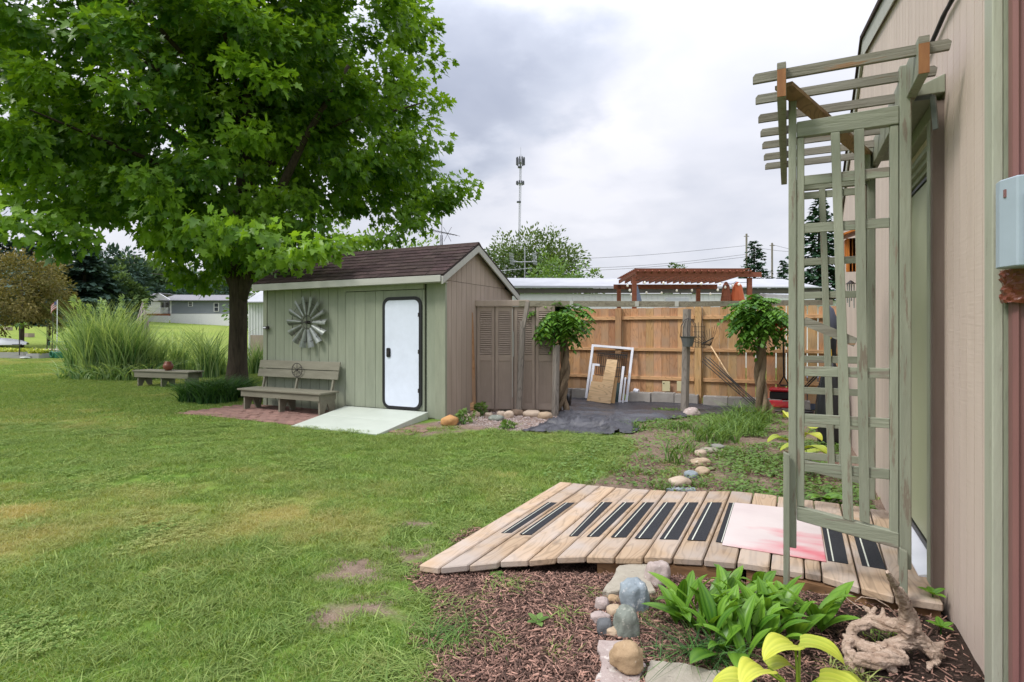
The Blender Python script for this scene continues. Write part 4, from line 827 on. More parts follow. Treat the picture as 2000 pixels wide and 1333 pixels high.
# ------------------------------------------------------------------ cedar fence
FY = 10.5
def fence():
    F = thing('cedar_fence', 'new orange cedar board fence with three rails behind the dark fabric', 'fence', (-1.8, FY, 0))
    x = -4.35; first = None; k = 0
    while x < 3.0:
        w = .139; zt = 1.735+random.uniform(-.008, .008)-(0.03 if x > .3 else 0); gap = .003 if x < -.9 else .016
        zb = .12+random.uniform(0, .01); c = .022 if x > .0 else .004
        MB().prism([(x, 0, zb), (x+w, 0, zb), (x+w, 0, zt-c), (x+w-c, 0, zt), (x+c, 0, zt), (x, 0, zt-c)], (0, .016, 0)).build('picket', m_cedar, F, label=None).location
        o = ROOT.objects[-1] if False else None
        x += w+gap; k += 1
    # the pickets were laid at y=0; move them to the fence line
    for ch in F.children:
        if ch.name.startswith('picket'): ch.location = (0, FY, 0)
    for (za, zb, xa, xb) in ((1.52, 1.58, -4.35, .9), (.94, 1.0, -4.35, .9), (.42, .48, -4.35, .9)):
        for a, b in ((-4.35, -2.92), (-2.80, -1.5), (-1.36, 3.0)): piece('rail', m_cedar_h, F, (a, FY-.042, za+random.uniform(-.006, .006)), (b, FY-.001, zb), bev=.003)
    for xp in (-2.86, -1.43): piece('post', m_cedar, F, (xp-.055, FY-.10, .0), (xp+.055, FY-.002, 1.735), bev=.004)
fence()
def blocks():
    m = MB().box((-.195, -.095, 0), (.195, .095, .19)); cells = []
    src = None
    xs = [-4.0, -2.55+.0, -2.14, -1.05, -.64, -.22, .2]
    px = [(1128, 762), (1118, 770), (1258, 780), (1300, 781), (1330, 782), (1378, 779), (1420, 786), (1460, 793), (1500, 797)]
    w = ['concrete block at the left end by the vine trunk', 'grey concrete block beside the leaning frames', 'concrete block right of the leaning white frame', 'concrete block under the two cream tags', 'concrete block just left of the weathered post', 'concrete block just right of the weathered post', 'concrete block under the bamboo rake handle', 'concrete block behind the metal rods', 'concrete block at the foot of the right vine']
    pos = [(-3.95, 10.30), (-3.52, 10.33), (-2.42, 10.34), (-2.01, 10.34), (-1.61, 10.34), (-1.12, 10.26), (-.71, 10.22), (-.30, 10.18), (.11, 10.16)]
    for k, ((x, y), lb) in enumerate(zip(pos, w)):
        o = thing('concrete_block', lb, 'block', (x, y, 0), group='concrete blocks along the fence'); o.rotation_euler = (0, 0, random.uniform(-.06, .06))
        if src is None:
            B = MB(); B.box((-.197, -.095, 0), (.197, -.062, .19)); B.box((-.197, .062, 0), (.197, .095, .19))
            for a in (-.197, -.017, .163): B.box((a, -.0615, 0), (a+.034, .0615, .188))
            src = B.build('shell', m_conc, o, local=True, bev=.004)
        else:
            c = share(src, 'shell', o); b_ = c.modifiers.new('edge', 'BEVEL'); b_.width = .004; b_.segments = 1
        o.location.z = .01+random.uniform(-.01, .012)
blocks()
# ------------------------------------------------------------------ weed fabric
FAB = [on_z(1018, 846)[:2], on_z(1060, 833)[:2], on_z(1095, 820)[:2], (-3.25, 8.3), (-3.45, 8.9), (-4.2, 9.2), (-4.2, 10.42), (-.2, 10.42), (-.35, 9.9), (-.75, 9.6), (-1.35, 8.9), (-1.6, 8.35), (-1.95, 7.9), (-1.75, 7.35), on_z(1232, 849)[:2], on_z(1180, 851)[:2], on_z(1110, 847)[:2]]
def fabric():
    xs = np.arange(-4.4, 0, .028); ys = np.arange(6.4, 10.5, .028); X, Y = np.meshgrid(xs, ys)
    ins = inpoly(X, Y, FAB)|(segdist(X, Y, FAB) < .03)
    w = 1-np.abs(vnoise(X*.55+Y*.35, Y*1.9-X*.3, 1.0, 12, 2)*2-1); w2 = 1-np.abs(vnoise(X*1.8-Y*.8, Y*2.6+X, 1.3, 19, 3)*2-1)
    s = sstep(9.2, 7.2, Y); w3 = 1-np.abs(vnoise(X*.5+.2*vnoise(X, Y, 2, 7), Y*2.4, 1.0, 23, 1)*2-1)
    Z = gz(X, Y)+.02+.055*np.clip((w-.80)*5, 0, 1)**2*(.45+s)+.045*np.clip((w2-.84)*6, 0, 1)**2*(.3+s)+.06*np.clip((w3-.86)*7, 0, 1)**2*(.25+s)+.03*vnoise(X, Y, 2.2, 2)
    ed = np.minimum(segdist(X, Y, FAB), .1)/.1; Z = gz(X, Y)+.008+(Z-gz(X, Y)-.008)*(.35+.65*ed)
    nx = len(xs); V = np.stack([X.ravel(), Y.ravel(), Z.ravel()], 1); I = (np.arange(len(ys)-1)[:, None]*nx+np.arange(nx-1)[None]).ravel(); Q = np.stack([I, I+1, I+1+nx, I+nx], 1)
    f = ins.ravel(); Q = Q[f[Q].all(1)]; u, inv = np.unique(Q, return_inverse=True); o = fast('weed_fabric', V[u], inv.reshape(Q.shape), m_fabric, smooth=True)
    tag(o, 'wrinkled black landscape fabric spread on the ground before the fence', 'ground fabric')
fabric()

# ------------------------------------------------------------------ trees
def leafshape(kind):
    if kind == 'maple':
        o = [(0, 0), (.20, -.13), (.46, -.06), (.32, .17), (.64, .44), (.42, .46), (.23, .50), (.24, .72), (0, 1.04)]
        P = o+[(-x, y) for x, y in o[1:-1][::-1]]
        return np.array(P), np.array([0, .38])
    if kind == 'oval': P = [(0, 0), (.22, .3), (.24, .6), (0, 1), (-.24, .6), (-.22, .3)]; return np.array(P), np.array([0, .45])
    if kind == 'quad': P = [(0, 0), (.38, .45), (0, 1), (-.38, .45)]; return np.array(P), None
    if kind == 'lance': P = [(0, 0), (.13, .35), (.10, .7), (0, 1), (-.10, .7), (-.13, .35)]; return np.array(P), np.array([0, .5])
def leaves(C, D, Nn, S, kind, fold=.18, droop=.15):
    """C centres, D pointing direction, Nn rough normal, S size"""
    P, cen = leafshape(kind); n = len(C); D = D/np.linalg.norm(D, axis=1, keepdims=True); W = np.cross(D, Nn); W /= np.linalg.norm(W, axis=1, keepdims=True)+1e-9; U = np.cross(W, D)
    pts = P if cen is None else np.vstack([P, cen]); m = len(pts)
    x = pts[:, 0][None, :, None]*S[:, None, None]; y = pts[:, 1][None, :, None]*S[:, None, None]; z = (np.abs(pts[:, 0])*fold-droop*pts[:, 1]**2)[None, :, None]*S[:, None, None]
    V = C[:, None]+W[:, None]*x+D[:, None]*y+U[:, None]*z
    if cen is None: F = np.array([(0, 1, 2), (0, 2, 3)])
    else: k = len(P); F = np.array([(k, i, (i+1) % k) for i in range(k)])
    T = F[None]+(np.arange(n)*m)[:, None, None]
    return V.reshape(-1, 3), T.reshape(-1, 3), m
def unit(n, r): v = r.normal(size=(n, 3)); return v/np.linalg.norm(v, axis=1, keepdims=True)
TR = Vector(on_g(463, 750))
def maple():
    r = np.random.default_rng(11)
    T = thing('maple_tree', 'large dense green maple tree with dark trunk overhanging the shed', 'tree', TR)
    x0, y0 = TR.x, TR.y; K = MB()
    K.tube([(x0-.02, y0, -.1), (x0, y0, .15), (x0+.02, y0, .6), (x0+.05, y0, 1.5), (x0+.05, y0, 2.4), (x0+.0, y0, 3.2), (x0+.15, y0, 4.6), (x0+.35, y0, 6.2), (x0+.5, y0, 8.2), (x0+.45, y0, 10.6)], [.34, .27, .225, .21, .215, .20, .16, .13, .09, .04], 14)
    K.tube([(x0+.05, y0, 1.9), (x0+.32, y0+.02, 2.6), (x0+.75, y0-.1, 3.2), (x0+1.5, y0-.3, 4.1), (x0+2.7, y0-.4, 5.6), (x0+3.6, y0, 7.2)], [.15, .15, .13, .11, .08, .04], 10)
    K.tube([(x0, y0, 2.3), (x0-.25, y0-.1, 2.9), (x0-.9, y0-.5, 3.7), (x0-1.9, y0-1.3, 4.9), (x0-3.2, y0-2, 6.1)], [.14, .13, .11, .08, .04], 10)
    trunk = K.build('trunk', m_bark, T, smooth=True)
    for k in range(16):
        a = 2*math.pi*k/16*2.4+r.random(); zb = 2.5+.45*k*.8; ln = 3.3+1.7*r.random(); b = Vector((x0+.02*zb, y0, zb)); e = b+Vector((math.cos(a)*ln, math.sin(a)*ln, ln*(.15+.04*k)))
        if zb > 4 and ss*0+(-ss*e.x+cc*e.y) < 7: e = b+(e-b)*.7
        mid = b.lerp(e, .5)+Vector((0, 0, .35)); MB().tube([b, b.lerp(mid, .5)+Vector((0, 0, .06)), mid, e], [.10-.003*k, .075-.002*k, .05, .015], 7).build('branch', m_bark, T, smooth=True)
    c0 = np.array([x0+.1, y0, 7.1]); RX, RZ = 5.65, 5.0
    cl = []
    tries = 0
    while len(cl) < 980 and tries < 40000:
        tries += 1; d = unit(1, r)[0]; q = (.55+.45*r.random()**.6) if r.random() < .78 else (.15+.5*r.random())
        rad = 1+.10*math.sin(3*math.atan2(d[1], d[0])+2*d[2])+.07*math.sin(7*d[0]+5*d[1]); p = c0+d*np.array([RX, RX, RZ if d[2] > 0 else 4.55])*q*rad
        dp = -ss*p[0]+cc*p[1]; 
        far = dp > 16.5
        if far and r.random() < .5: continue
        if p[2] < 2.45: continue
        hol = vnoise(p[0]+p[2]*.7, p[1]*1.0+p[2], .75, 91, 2)
        if hol < .445 and r.random() < .9: continue
        if p[2] < 3.3 and math.hypot(p[0]-x0, p[1]-y0) < 1.3: continue
        px = CX+FPX*(cc*p[0]+ss*p[1])/dp; py = HY-FPX*(p[2]-CH)/dp
        # the crown's right and lower outline as it stands over the shed and the open field
        lim = np.interp(py, [-300, 0, 60, 130, 250, 330, 365, 400, 430, 470, 520, 560], [830, 830, 850, 845, 862, 870, 880, 858, 820, 740, 640, 560])
        bot = np.interp(px, [0, 60, 120, 200, 240, 262, 300, 330, 400, 440, 500, 540, 620, 660, 700, 780, 860], [425, 440, 470, 468, 440, 415, 462, 500, 540, 520, 480, 500, 500, 480, 445, 440, 410])
        if px > lim-20 or py > bot-8: continue
        cl.append((p, d, q))
    # hanging sprays along the lower edge
    for (px, py, dd) in ((430, 500, 13.2), (455, 490, 13.0), (480, 505, 13.2), (440, 520, 13.8), (505, 500, 12.6), (470, 480, 12.4), (495, 525, 13.9), (415, 515, 13.6), (525, 520, 12.2), (40, 395, 10), (100, 400, 10.5), (160, 415, 11), (20, 370, 10), (130, 430, 10.2), (200, 420, 11), (75, 365, 11), (25, 425, 8.6), (8, 455, 8.4), (60, 430, 8.9), (95, 455, 9.2), (135, 455, 9.4), (170, 470, 9.6), (115, 485, 9.4), (320, 500, 13), (345, 525, 13.5), (380, 545, 14), (400, 560, 14.4), (355, 550, 14), (300, 470, 12.5), (420, 540, 14.2), (560, 500, 9.8), (585, 505, 9.4), (548, 525, 9.8), (620, 490, 9.0), (645, 480, 8.9), (680, 470, 10.5), (600, 480, 9), (530, 500, 10.6),
                         (895, 365, 14), (885, 385, 14.2), (860, 400, 14.2), (500, 540, 14.6), (505, 520, 14.4), (740, 465, 12.5), (780, 455, 13), (700, 480, 12.0), (820, 435, 13.2), (845, 120, 14), (840, 60, 14), (855, 200, 14), (410, 480, 10.5), (440, 440, 9.5), (400, 430, 9.2), (520, 450, 9), (480, 455, 9.2), (350, 460, 10)):
        p = np.array(at_d(px, py, dd)); d = p-c0; d = d/np.linalg.norm(d); cl.append((p, d, .95))
    C, D, N_, S, K_ = [], [], [], [], []
    for p, d, q in cl:
        n = int(78*(.8+.5*r.random())); rr = .38+.30*r.random(); small = q > .94 and p[2] < 3.6
        if small: n = 40; rr = .36
        # shells of leaves: each clump is a drooping dome
        u = unit(n, r); rad = rr*(r.random(n)**.5)[:, None]*np.array([1, 1, .62]); pos = p+u*rad
        out = d*.55+u*.55; di = out+np.array([0, 0, -.30]); nm = np.array([0, 0, 1.0])+d*.25+r.normal(0, .55, (n, 3))
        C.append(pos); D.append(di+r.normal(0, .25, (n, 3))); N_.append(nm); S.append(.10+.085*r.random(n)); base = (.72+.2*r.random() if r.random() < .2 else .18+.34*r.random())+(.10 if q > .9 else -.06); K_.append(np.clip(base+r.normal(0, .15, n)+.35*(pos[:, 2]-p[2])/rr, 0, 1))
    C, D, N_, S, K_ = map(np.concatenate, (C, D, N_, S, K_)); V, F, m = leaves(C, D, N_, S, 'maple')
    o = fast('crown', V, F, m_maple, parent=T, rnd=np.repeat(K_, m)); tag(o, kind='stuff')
    print('maple leaves', len(C))
maple()
def bushy(name, label, cat, base, h, rad, mat_, nclump=90, nleaf=60, ls=.3, trunk=.2, cz=.55, seed=0, tmat=None, kind='oval', group=None, flatb=.15, lump=.25, clr=None, nm='crown'):
    r = np.random.default_rng(seed); base = Vector(base); T = thing(name, label, cat, base, group=group)
    if trunk: MB().tube([base-Vector((0, 0, .3)), base+Vector((.03*h, 0, h*.35)), base+Vector((0, 0, h*.75))], [trunk, trunk*.7, trunk*.25], 8).build('trunk', tmat or m_bark, T, smooth=True)
    c0 = np.array(base)+np.array([0, 0, h*cz]); C, D, N_, S, K_ = [], [], [], [], []
    for i in range(nclump):
        d = unit(1, r)[0]; q = .45+.55*r.random()**.5; w = 1+lump*math.sin(4*d[0]+seed)*math.cos(3*d[2]+5*d[1]+seed)
        p = c0+d*np.array([rad, rad, h*(1-cz) if d[2] > 0 else h*(cz-flatb)])*q*w; n = nleaf; rr = clr or rad*.26
        u = unit(n, r); pos = p+u*rr*(r.random(n)**.45)[:, None]; di = d*.6+u*.8+np.array([0, 0, -.1]); C.append(pos); D.append(di+r.normal(0, .3, (n, 3))); N_.append(np.array([0, 0, 1.0])+r.normal(0, .6, (n, 3))+d*.4)
        S.append(ls*(.7+.6*r.random(n))); K_.append(np.clip(.2+.45*r.random()+.3*(pos[:, 2]-p[2])/rr+r.normal(0, .12, n), 0, 1))
    C, D, N_, S, K_ = map(np.concatenate, (C, D, N_, S, K_)); V, F, m = leaves(C, D, N_, S, kind, droop=.1)
    o = fast(nm, V, F, mat_, parent=T, rnd=np.repeat(K_, m)); tag(o, kind='stuff'); return T
def conifer(name, label, base, h, rad, mat_, seed=0, tiers=26, group=None, bare=.06, dens=1.0, kind='quad', ls=.35, droop=.25):
    r = np.random.default_rng(seed); base = Vector(base); T = thing(name, label, 'tree', base, group=group)
    MB().tube([base-Vector((0, 0, .3)), base+Vector((0, 0, h*.97))], [rad*.07+.05, .03], 7).build('trunk', m_bark, T)
    C, D, N_, S, K_ = [], [], [], [], []
    for i in range(tiers):
        q = i/(tiers-1); z = h*(bare+(1-bare)*q); L_ = rad*(1-q)**.85*(.8+.4*r.random())+.08*rad; nb = int(5+9*(1-q))
        for b in range(nb):
            a = r.random()*6.283; l = L_*(.75+.4*r.random()); n = int((6+26*l/rad)*dens); t = r.random(n)**.7; dirv = np.array([math.cos(a), math.sin(a), 0]); side = np.array([-math.sin(a), math.cos(a), 0])
            pos = np.array(base)+np.array([0, 0, z])+dirv*(l*t)[:, None]+np.array([0, 0, 1])*(-droop*l*t**1.3+.10*l*t**3)[:, None]+side*((r.random(n)-.5)*.42*l*(1.1-t))[:, None]
            sgn = np.sign(r.random(n)-.5)[:, None]; di = dirv*.9+side*sgn*.8+np.array([0, 0, -.15]); C.append(pos); D.append(di+r.normal(0, .2, (n, 3))); N_.append(np.array([0, 0, 1.0])+r.normal(0, .35, (n, 3))); S.append(ls*(.6+.7*r.random(n))); K_.append(np.clip(.35*t+.3*r.random(n)+.15*r.random(), 0, 1))
    C, D, N_, S, K_ = map(np.concatenate, (C, D, N_, S, K_)); V, F, m = leaves(C, D, N_, S, kind, droop=.15); V = V
    o = fast('crown', V, F, mat_, parent=T, rnd=np.repeat(K_, m)); tag(o, kind='stuff'); return T

m_fargreen = leafmat('far_leaf', (.045, .09, .035), (.13, .20, .065), trans=.2, rough=.7, far=True)
m_fardark = leafmat('far_dark_needle', (.030, .062, .048), (.075, .125, .085), trans=.1, rough=.8, far=True)
m_farblue = leafmat('far_blue_needle', (.075, .125, .115), (.17, .24, .21), trans=.1, rough=.8, far=True)
m_gold = leafmat('golden_leaf', (.070, .080, .018), (.235, .195, .075), trans=.2, rough=.6, far=True)
m_mid = leafmat('mid_leaf', (.045, .115, .018), (.20, .32, .05), trans=.3, rough=.5)
m_dull = leafmat('dull_green_leaf', (.030, .070, .020), (.13, .19, .055), trans=.25, rough=.6)
m_spruce = leafmat('spruce_needle', (.022, .06, .035), (.07, .135, .075), trans=.1, rough=.7, far=True)
def b_at(px, py, d): p = at_d(px, py, d); return (p[0], p[1], g(p[0], p[1]))
def zof(py, d): return CH+(HY-py)/FPX*d
def trees_far():
    G = 'trees behind the field'
    def h_(px, pt, d): b = b_at(px, 640, d); return b, zof(pt, d)-b[2]
    b, h = h_(165, 478, 62); conifer('spruce_tree', 'broad dark spruce behind the field, next to the golden tree', b, h, 5.4, m_fardark, 3, 30, G, ls=.75)
    b, h = h_(120, 500, 66); conifer('spruce_tree', 'dark spruce half hidden behind the broad dark spruce', b, h, 4.5, m_fardark, 4, 24, G, ls=.7)
    b, h = h_(215, 490, 74); bushy('broadleaf_tree', 'dark round-topped tree just right of the broad spruce', 'tree', b, h, 4.2, m_fardark, 70, 60, .6, .3, seed=5, group=G)
    b, h = h_(62, 458, 58); conifer('blue_spruce', 'tall pale blue spruce standing behind the golden tree', b, h, 3.9, m_farblue, 6, 30, G, ls=.6)
    b, h = h_(5, 470, 60); conifer('spruce_tree', 'dark spruce cut by the left edge of the view', b, h, 5.2, m_fardark, 16, 26, G, ls=.75)
    b, h = h_(42, 497, 34); b = (b[0], b[1], b[2]); bushy('golden_tree', 'golden brown leaved tree at the left edge of the field', 'tree', b, h, 2.3, m_gold, 110, 80, .17, .13, cz=.62, seed=7, flatb=.18, lump=.35)
    b, h = h_(95, 555, 36); bushy('golden_tree', 'low olive spreading tree right of the golden brown tree', 'tree', b, h+.2, 1.5, m_gold, 50, 60, .18, .08, cz=.72, seed=8, flatb=.30)
    b, h = h_(232, 532, 72); bushy('broadleaf_tree', 'round light green tree above the white mobile home', 'tree', b, h, 3.0, m_fargreen, 70, 60, .5, .25, seed=9, group=G)
    for k, (px, pt, d, rad, lb) in enumerate(((262, 505, 110, 5.2, 'hazy tall tree left of the thin white pole'), (300, 528, 115, 5.0, 'hazy low tree right of the thin white pole'), (340, 520, 118, 5.5, 'hazy tree seen through the gap above the grey mobile home'), (385, 535, 112, 5, 'hazy tree behind the grey home roof near the maple trunk'), (428, 540, 112, 5.5, 'hazy tree right behind the maple trunk'), (275, 552, 105, 3.6, 'hazy small tree directly above the brown trimmed home'))):
        b, h = h_(px, pt, d); bushy('broadleaf_tree', lb, 'tree', b, h, rad, m_fardark if k % 2 else m_fargreen, 70, 50, .8, .35, seed=20+k, group=G)
    for k, (px, pt, d, rad, lb) in enumerate(((46, 603, 57, 1.5, 'rounded blue-green shrub at the far field edge'), (65, 612, 60, 1.0, 'small dark shrub right of the rounded blue-green shrub'), (430, 560, 90, 3, 'dark purple-leaved tree over the grey home roof'), (360, 566, 95, 3, 'dark bushy tree behind the middle of the grey home'))):
        b, h = h_(px, pt, d); bushy('shrub', lb, 'shrub', b, max(h, 1), rad, m_farblue if k == 0 else m_fardark, 40, 50, .25 if d < 70 else .5, 0.05, cz=.5, seed=40+k, flatb=.0, nm='foliage')
    # trees behind the fence and the trailer
    def t_(px, pt, d): p = at_d(px, 640, d); return (p[0], p[1], 0), zof(pt, d)
    b, h = t_(1040, 457, 42); bushy('broadleaf_tree', 'broad green tree behind the shed ridge and tower', 'tree', b, h, 3.9, m_dull, 150, 90, .24, .25, seed=60, lump=.4, cz=.6)
    b, h = t_(990, 487, 40); bushy('broadleaf_tree', 'green tree right beside the rear roof edge of the shed', 'tree', b, h, 2.6, m_dull, 80, 80, .22, .2, seed=61, lump=.4)
    b, h = t_(1085, 508, 27); bushy('bush', 'light green bush poking above the white trailer roof', 'bush', b, h, 1.7, m_weed, 60, 60, .16, .05, seed=62, cz=.7, lump=.5, nm='foliage')
    b, h = t_(1157, 522, 27); bushy('bush', 'small single sprig above the trailer roof right of the light green bush', 'bush', b, h, .45, m_mid, 10, 40, .13, .03, seed=63, cz=.85, flatb=.6, nm='foliage')
    b, h = t_(1327, 514, 60); bushy('broadleaf_tree', 'small distant rounded tree above the brown pergola', 'tree', b, h, 1.6, m_fargreen, 40, 50, .3, .2, seed=64)
    b, h = t_(1473, 472, 34); conifer('spruce_tree', 'sparse pointed spruce right behind the brown pergola', b, h, 2.0, m_spruce, 65, 52, ls=.20, dens=.9, droop=.05)
    b, h = t_(1530, 510, 46); conifer('spruce_tree', 'small spruce seen just left of the arbor post', b, h, 1.5, m_spruce, 66, 44, ls=.24, droop=.1)
    b, h = t_(1600, 388, 32); conifer('spruce_tree', 'tall dark spruce seen through the arbor lattice', b, h, 2.6, m_spruce, 67, 60, ls=.26, droop=.3)
    b, h = t_(750, 455, 30); bushy('broadleaf_tree', 'light green tree showing between the maple crown and shed roof', 'tree', b, h, 3.4, m_mid, 90, 80, .22, .2, seed=68, lump=.4, cz=.6)
    b, h = t_(560, 505, 34); bushy('broadleaf_tree', 'green tree behind the shed, left of the roof ridge', 'tree', b, h, 3.2, m_mid, 80, 70, .24, .2, seed=69)
    b, h = t_(960, 560, 26); bushy('bush', 'leafy bush behind the back eave of the shed', 'bush', b, h, .9, m_mid, 20, 50, .15, .03, seed=70, nm='foliage')
trees_far()

# the two twisted vine trees
def vinetree(px, base, top, name_l, spread, cpx, cpy, seed, flowers=False):
    r = np.random.default_rng(seed); b = Vector(base); d = -ss*b.x+cc*b.y; T = thing('vine_tree', name_l, 'vine', b)
    c = Vector(at_d(cpx, cpy, d)); t = Vector(at_d(*top, d)); K = MB(); n = 16
    for s_ in range(3):
        ph = s_*2.1; pts = []; rad = []
        for i in range(n):
            q = i/(n-1); p = b.lerp(t, q)+Vector((math.sin(q*5+seed)*.04, math.cos(q*4)*.03, -.03 if i == 0 else 0)); w = .055*(1-.35*q)+.09*max(0, .12-q)*6; pts.append(p+Vector((math.cos(ph+q*9), math.sin(ph+q*9), 0))*w); rad.append((.058 if s_ < 2 else .035)*(1-.35*q))
        K.tube(pts, rad, 8)
    K.build('trunk', m_vine, T, smooth=True)
    C, D, N_, S, K_ = [], [], [], [], []
    for i in range(112):
        u = unit(1, r)[0]; q = .35+.65*r.random()**.6+(.35*r.random() if i % 9 == 0 else 0); p = np.array(c)+u*np.array([spread[0], spread[0], spread[1]])*q*.95; n_ = 2
        if i % 4 == 0: MB
        for b_ in range(2):                         # compound leaf: leaflets in pairs along a drooping stem
            a = r.random()*6.283; dv = np.array([math.cos(a), math.sin(a), -.1])+u*.8; dv /= np.linalg.norm(dv); L_ = .2+.12*r.random(); sd = np.cross(dv, [0, 0, 1]); sd /= np.linalg.norm(sd)+1e-6; kk = .25+.5*r.random()
            for j in range(6):
                for sg in (-1, 1):
                    q2 = (j+.6)/6; C.append(p+dv*L_*q2+np.array([0, 0, -.14*q2*q2])); D.append(dv*.35+sd*sg*.9+np.array([0, 0, -.35])); N_.append(np.array([0, 0, 1.0])+r.normal(0, .25, 3)); S.append(.075+.035*r.random()); K_.append(np.clip(kk+.15*r.normal(), 0, 1))
    C, D, N_, S, K_ = map(np.array, (C, D, N_, S, K_)); V, F, m = leaves(C, D, N_, S, 'oval', fold=.1, droop=.25)
    o = fast('crown', V, F, m_wist, parent=T, rnd=np.repeat(K_, m)); tag(o, kind='stuff')
    if flowers:
        mf = leafmat('red_petal', (.55, .03, .015), (.75, .10, .03), trans=.3); 
        for (fx, fy) in ((1514, 636), (1524, 632), (1530, 640), (1521, 645), (1508, 630)):
            p = np.array(at_d(fx, fy, d-.25)); u = unit(9, r); u[:, 2] = -abs(u[:, 2])*.3+.3; V, F, m = leaves(np.repeat(p[None], 9, 0), u, unit(9, r), np.full(9, .075), 'oval'); fast('blossom', V, F, mf, parent=T, rnd=np.repeat(r.random(9), m))
vb1 = on_z(1098, 806); vinetree(1098, vb1, (1100, 640), 'twisted pale vine trunk with a bushy green top beside the louvred screen', (.37, .26), 1092, 620, 5)
vb2 = on_z(1492, 812); vinetree(1490, vb2, (1488, 585), 'twisted vine trunk with bushy top and red blossoms right of the fence post', (.36, .32), 1484, 616, 9, True)

# ------------------------------------------------------------------ tall ornamental grasses and clumps
def clump(name, label, cat, c, n, R0, h, w, lean, m, seed, segs=6, hv=.3, group=None, nm='foliage'):
    T = thing(name, label, cat, (c[0], c[1], g(c[0], c[1])), group=group); V, F, K = blades(int(n*(.62 if cat == 'tall grass' else 1)), R0, h, w*(1.35 if cat == 'tall grass' else 1), lean*(1.15 if cat == 'tall grass' else 1), segs+(2 if cat == 'tall grass' else 0), seed, hv)
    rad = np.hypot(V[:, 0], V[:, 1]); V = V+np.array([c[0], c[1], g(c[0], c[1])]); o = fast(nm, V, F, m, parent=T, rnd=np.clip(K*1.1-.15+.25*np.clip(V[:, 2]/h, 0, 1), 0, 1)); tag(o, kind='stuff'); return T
for k, (px, py, h, R0, n, lb) in enumerate(((172, 742, 1.55, .5, 1500, 'big arching clump of ornamental grass, leftmost in the tall grass row'), (205, 744, 2.05, .6, 1800, 'tallest feathery clump of ornamental grass with plumes'), (250, 745, 1.6, .5, 1600, 'wide clump of ornamental grass behind the low bench left end'), (292, 742, 1.15, .4, 900, 'shorter arching grass clump just behind the clay jug'))):
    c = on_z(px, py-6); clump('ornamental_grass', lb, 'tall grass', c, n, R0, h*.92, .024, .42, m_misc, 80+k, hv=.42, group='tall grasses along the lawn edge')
for k, (px, py, h, R0, n, lb) in enumerate(((350, 735, 1.5, .25, 300, 'thin upright reed clump between the jug and maple trunk'), (405, 742, 1.5, .3, 420, 'upright reed clump beside the maple trunk at its left'), (500, 735, 1.15, .22, 260, 'reed clump squeezed between the maple trunk and shed'), (432, 738, .9, .2, 160, 'short reed clump touching the left side of the maple trunk'), (378, 732, .9, .2, 150, 'short sparse reed clump behind the low bench right end'))):
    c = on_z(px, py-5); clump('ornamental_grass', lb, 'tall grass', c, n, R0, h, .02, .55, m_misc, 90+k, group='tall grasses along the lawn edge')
for k, (px, py) in enumerate(((152, 742), (180, 744), (212, 745), (245, 745), (275, 744), (300, 742))):
    c = on_z(px, py-3); clump('ornamental_grass', ('leftmost', 'second', 'third', 'fourth', 'fifth', 'last')[k]+' low drooping skirt of blades along the foot of the tall grass row, counted from the left', 'tall grass', c, 150, .45, .62, .024, 1.4, m_misc, 190+k, hv=.65, group='drooping blades at the foot of the tall grasses')
def plumes():
    r = np.random.default_rng(5)
    for k in range(9):
        c = on_z(180+k*9+r.random()*8, 736); a = r.random()*6.28; top = Vector((c[0]+.5*math.cos(a), c[1]+.5*math.sin(a), 1.9+.45*r.random())); P = MB(); b = Vector(c); P.tube([b, b.lerp(top, .5)+Vector((0, 0, .2)), top], .006, 4)
        T = thing('grass_plume', 'feathery seed plume, %s from the left above the tallest ornamental grass' % ('first', 'second', 'third', 'fourth', 'fifth', 'sixth', 'seventh', 'eighth', 'ninth')[k], 'plume', b, group='plumes on the ornamental grass'); P.build('stem', m_misc, T)
        C = np.array([top-Vector((0, 0, .35))*q+Vector(((r.random()-.5)*.1, (r.random()-.5)*.1, 0)) for q in r.random(46)]); D = np.array([math.cos(a), math.sin(a), .6])+r.normal(0, .4, (46, 3)); V, F, m = leaves(C, D, unit(46, r), np.full(46, .13), 'lance'); tag(fast('plume', V, F, m_misc, parent=T, rnd=np.repeat(.6+.4*r.random(46), m)), kind='stuff')
plumes()
for k, (px, py, h, R0, n) in enumerate(((385, 790, .42, .3, 650), (425, 792, .5, .34, 800), (460, 783, .42, .25, 450))):
    c = on_z(px, py-6); clump('liriope_clump', ('dark green strappy clump at the left end of the patio', 'largest dark strappy clump in front of the maple trunk', 'dark strappy clump touching the bench left leg')[k], 'plant', c, n, R0, h*1.1, .02, 1.0, m_liri, 110+k, 5)

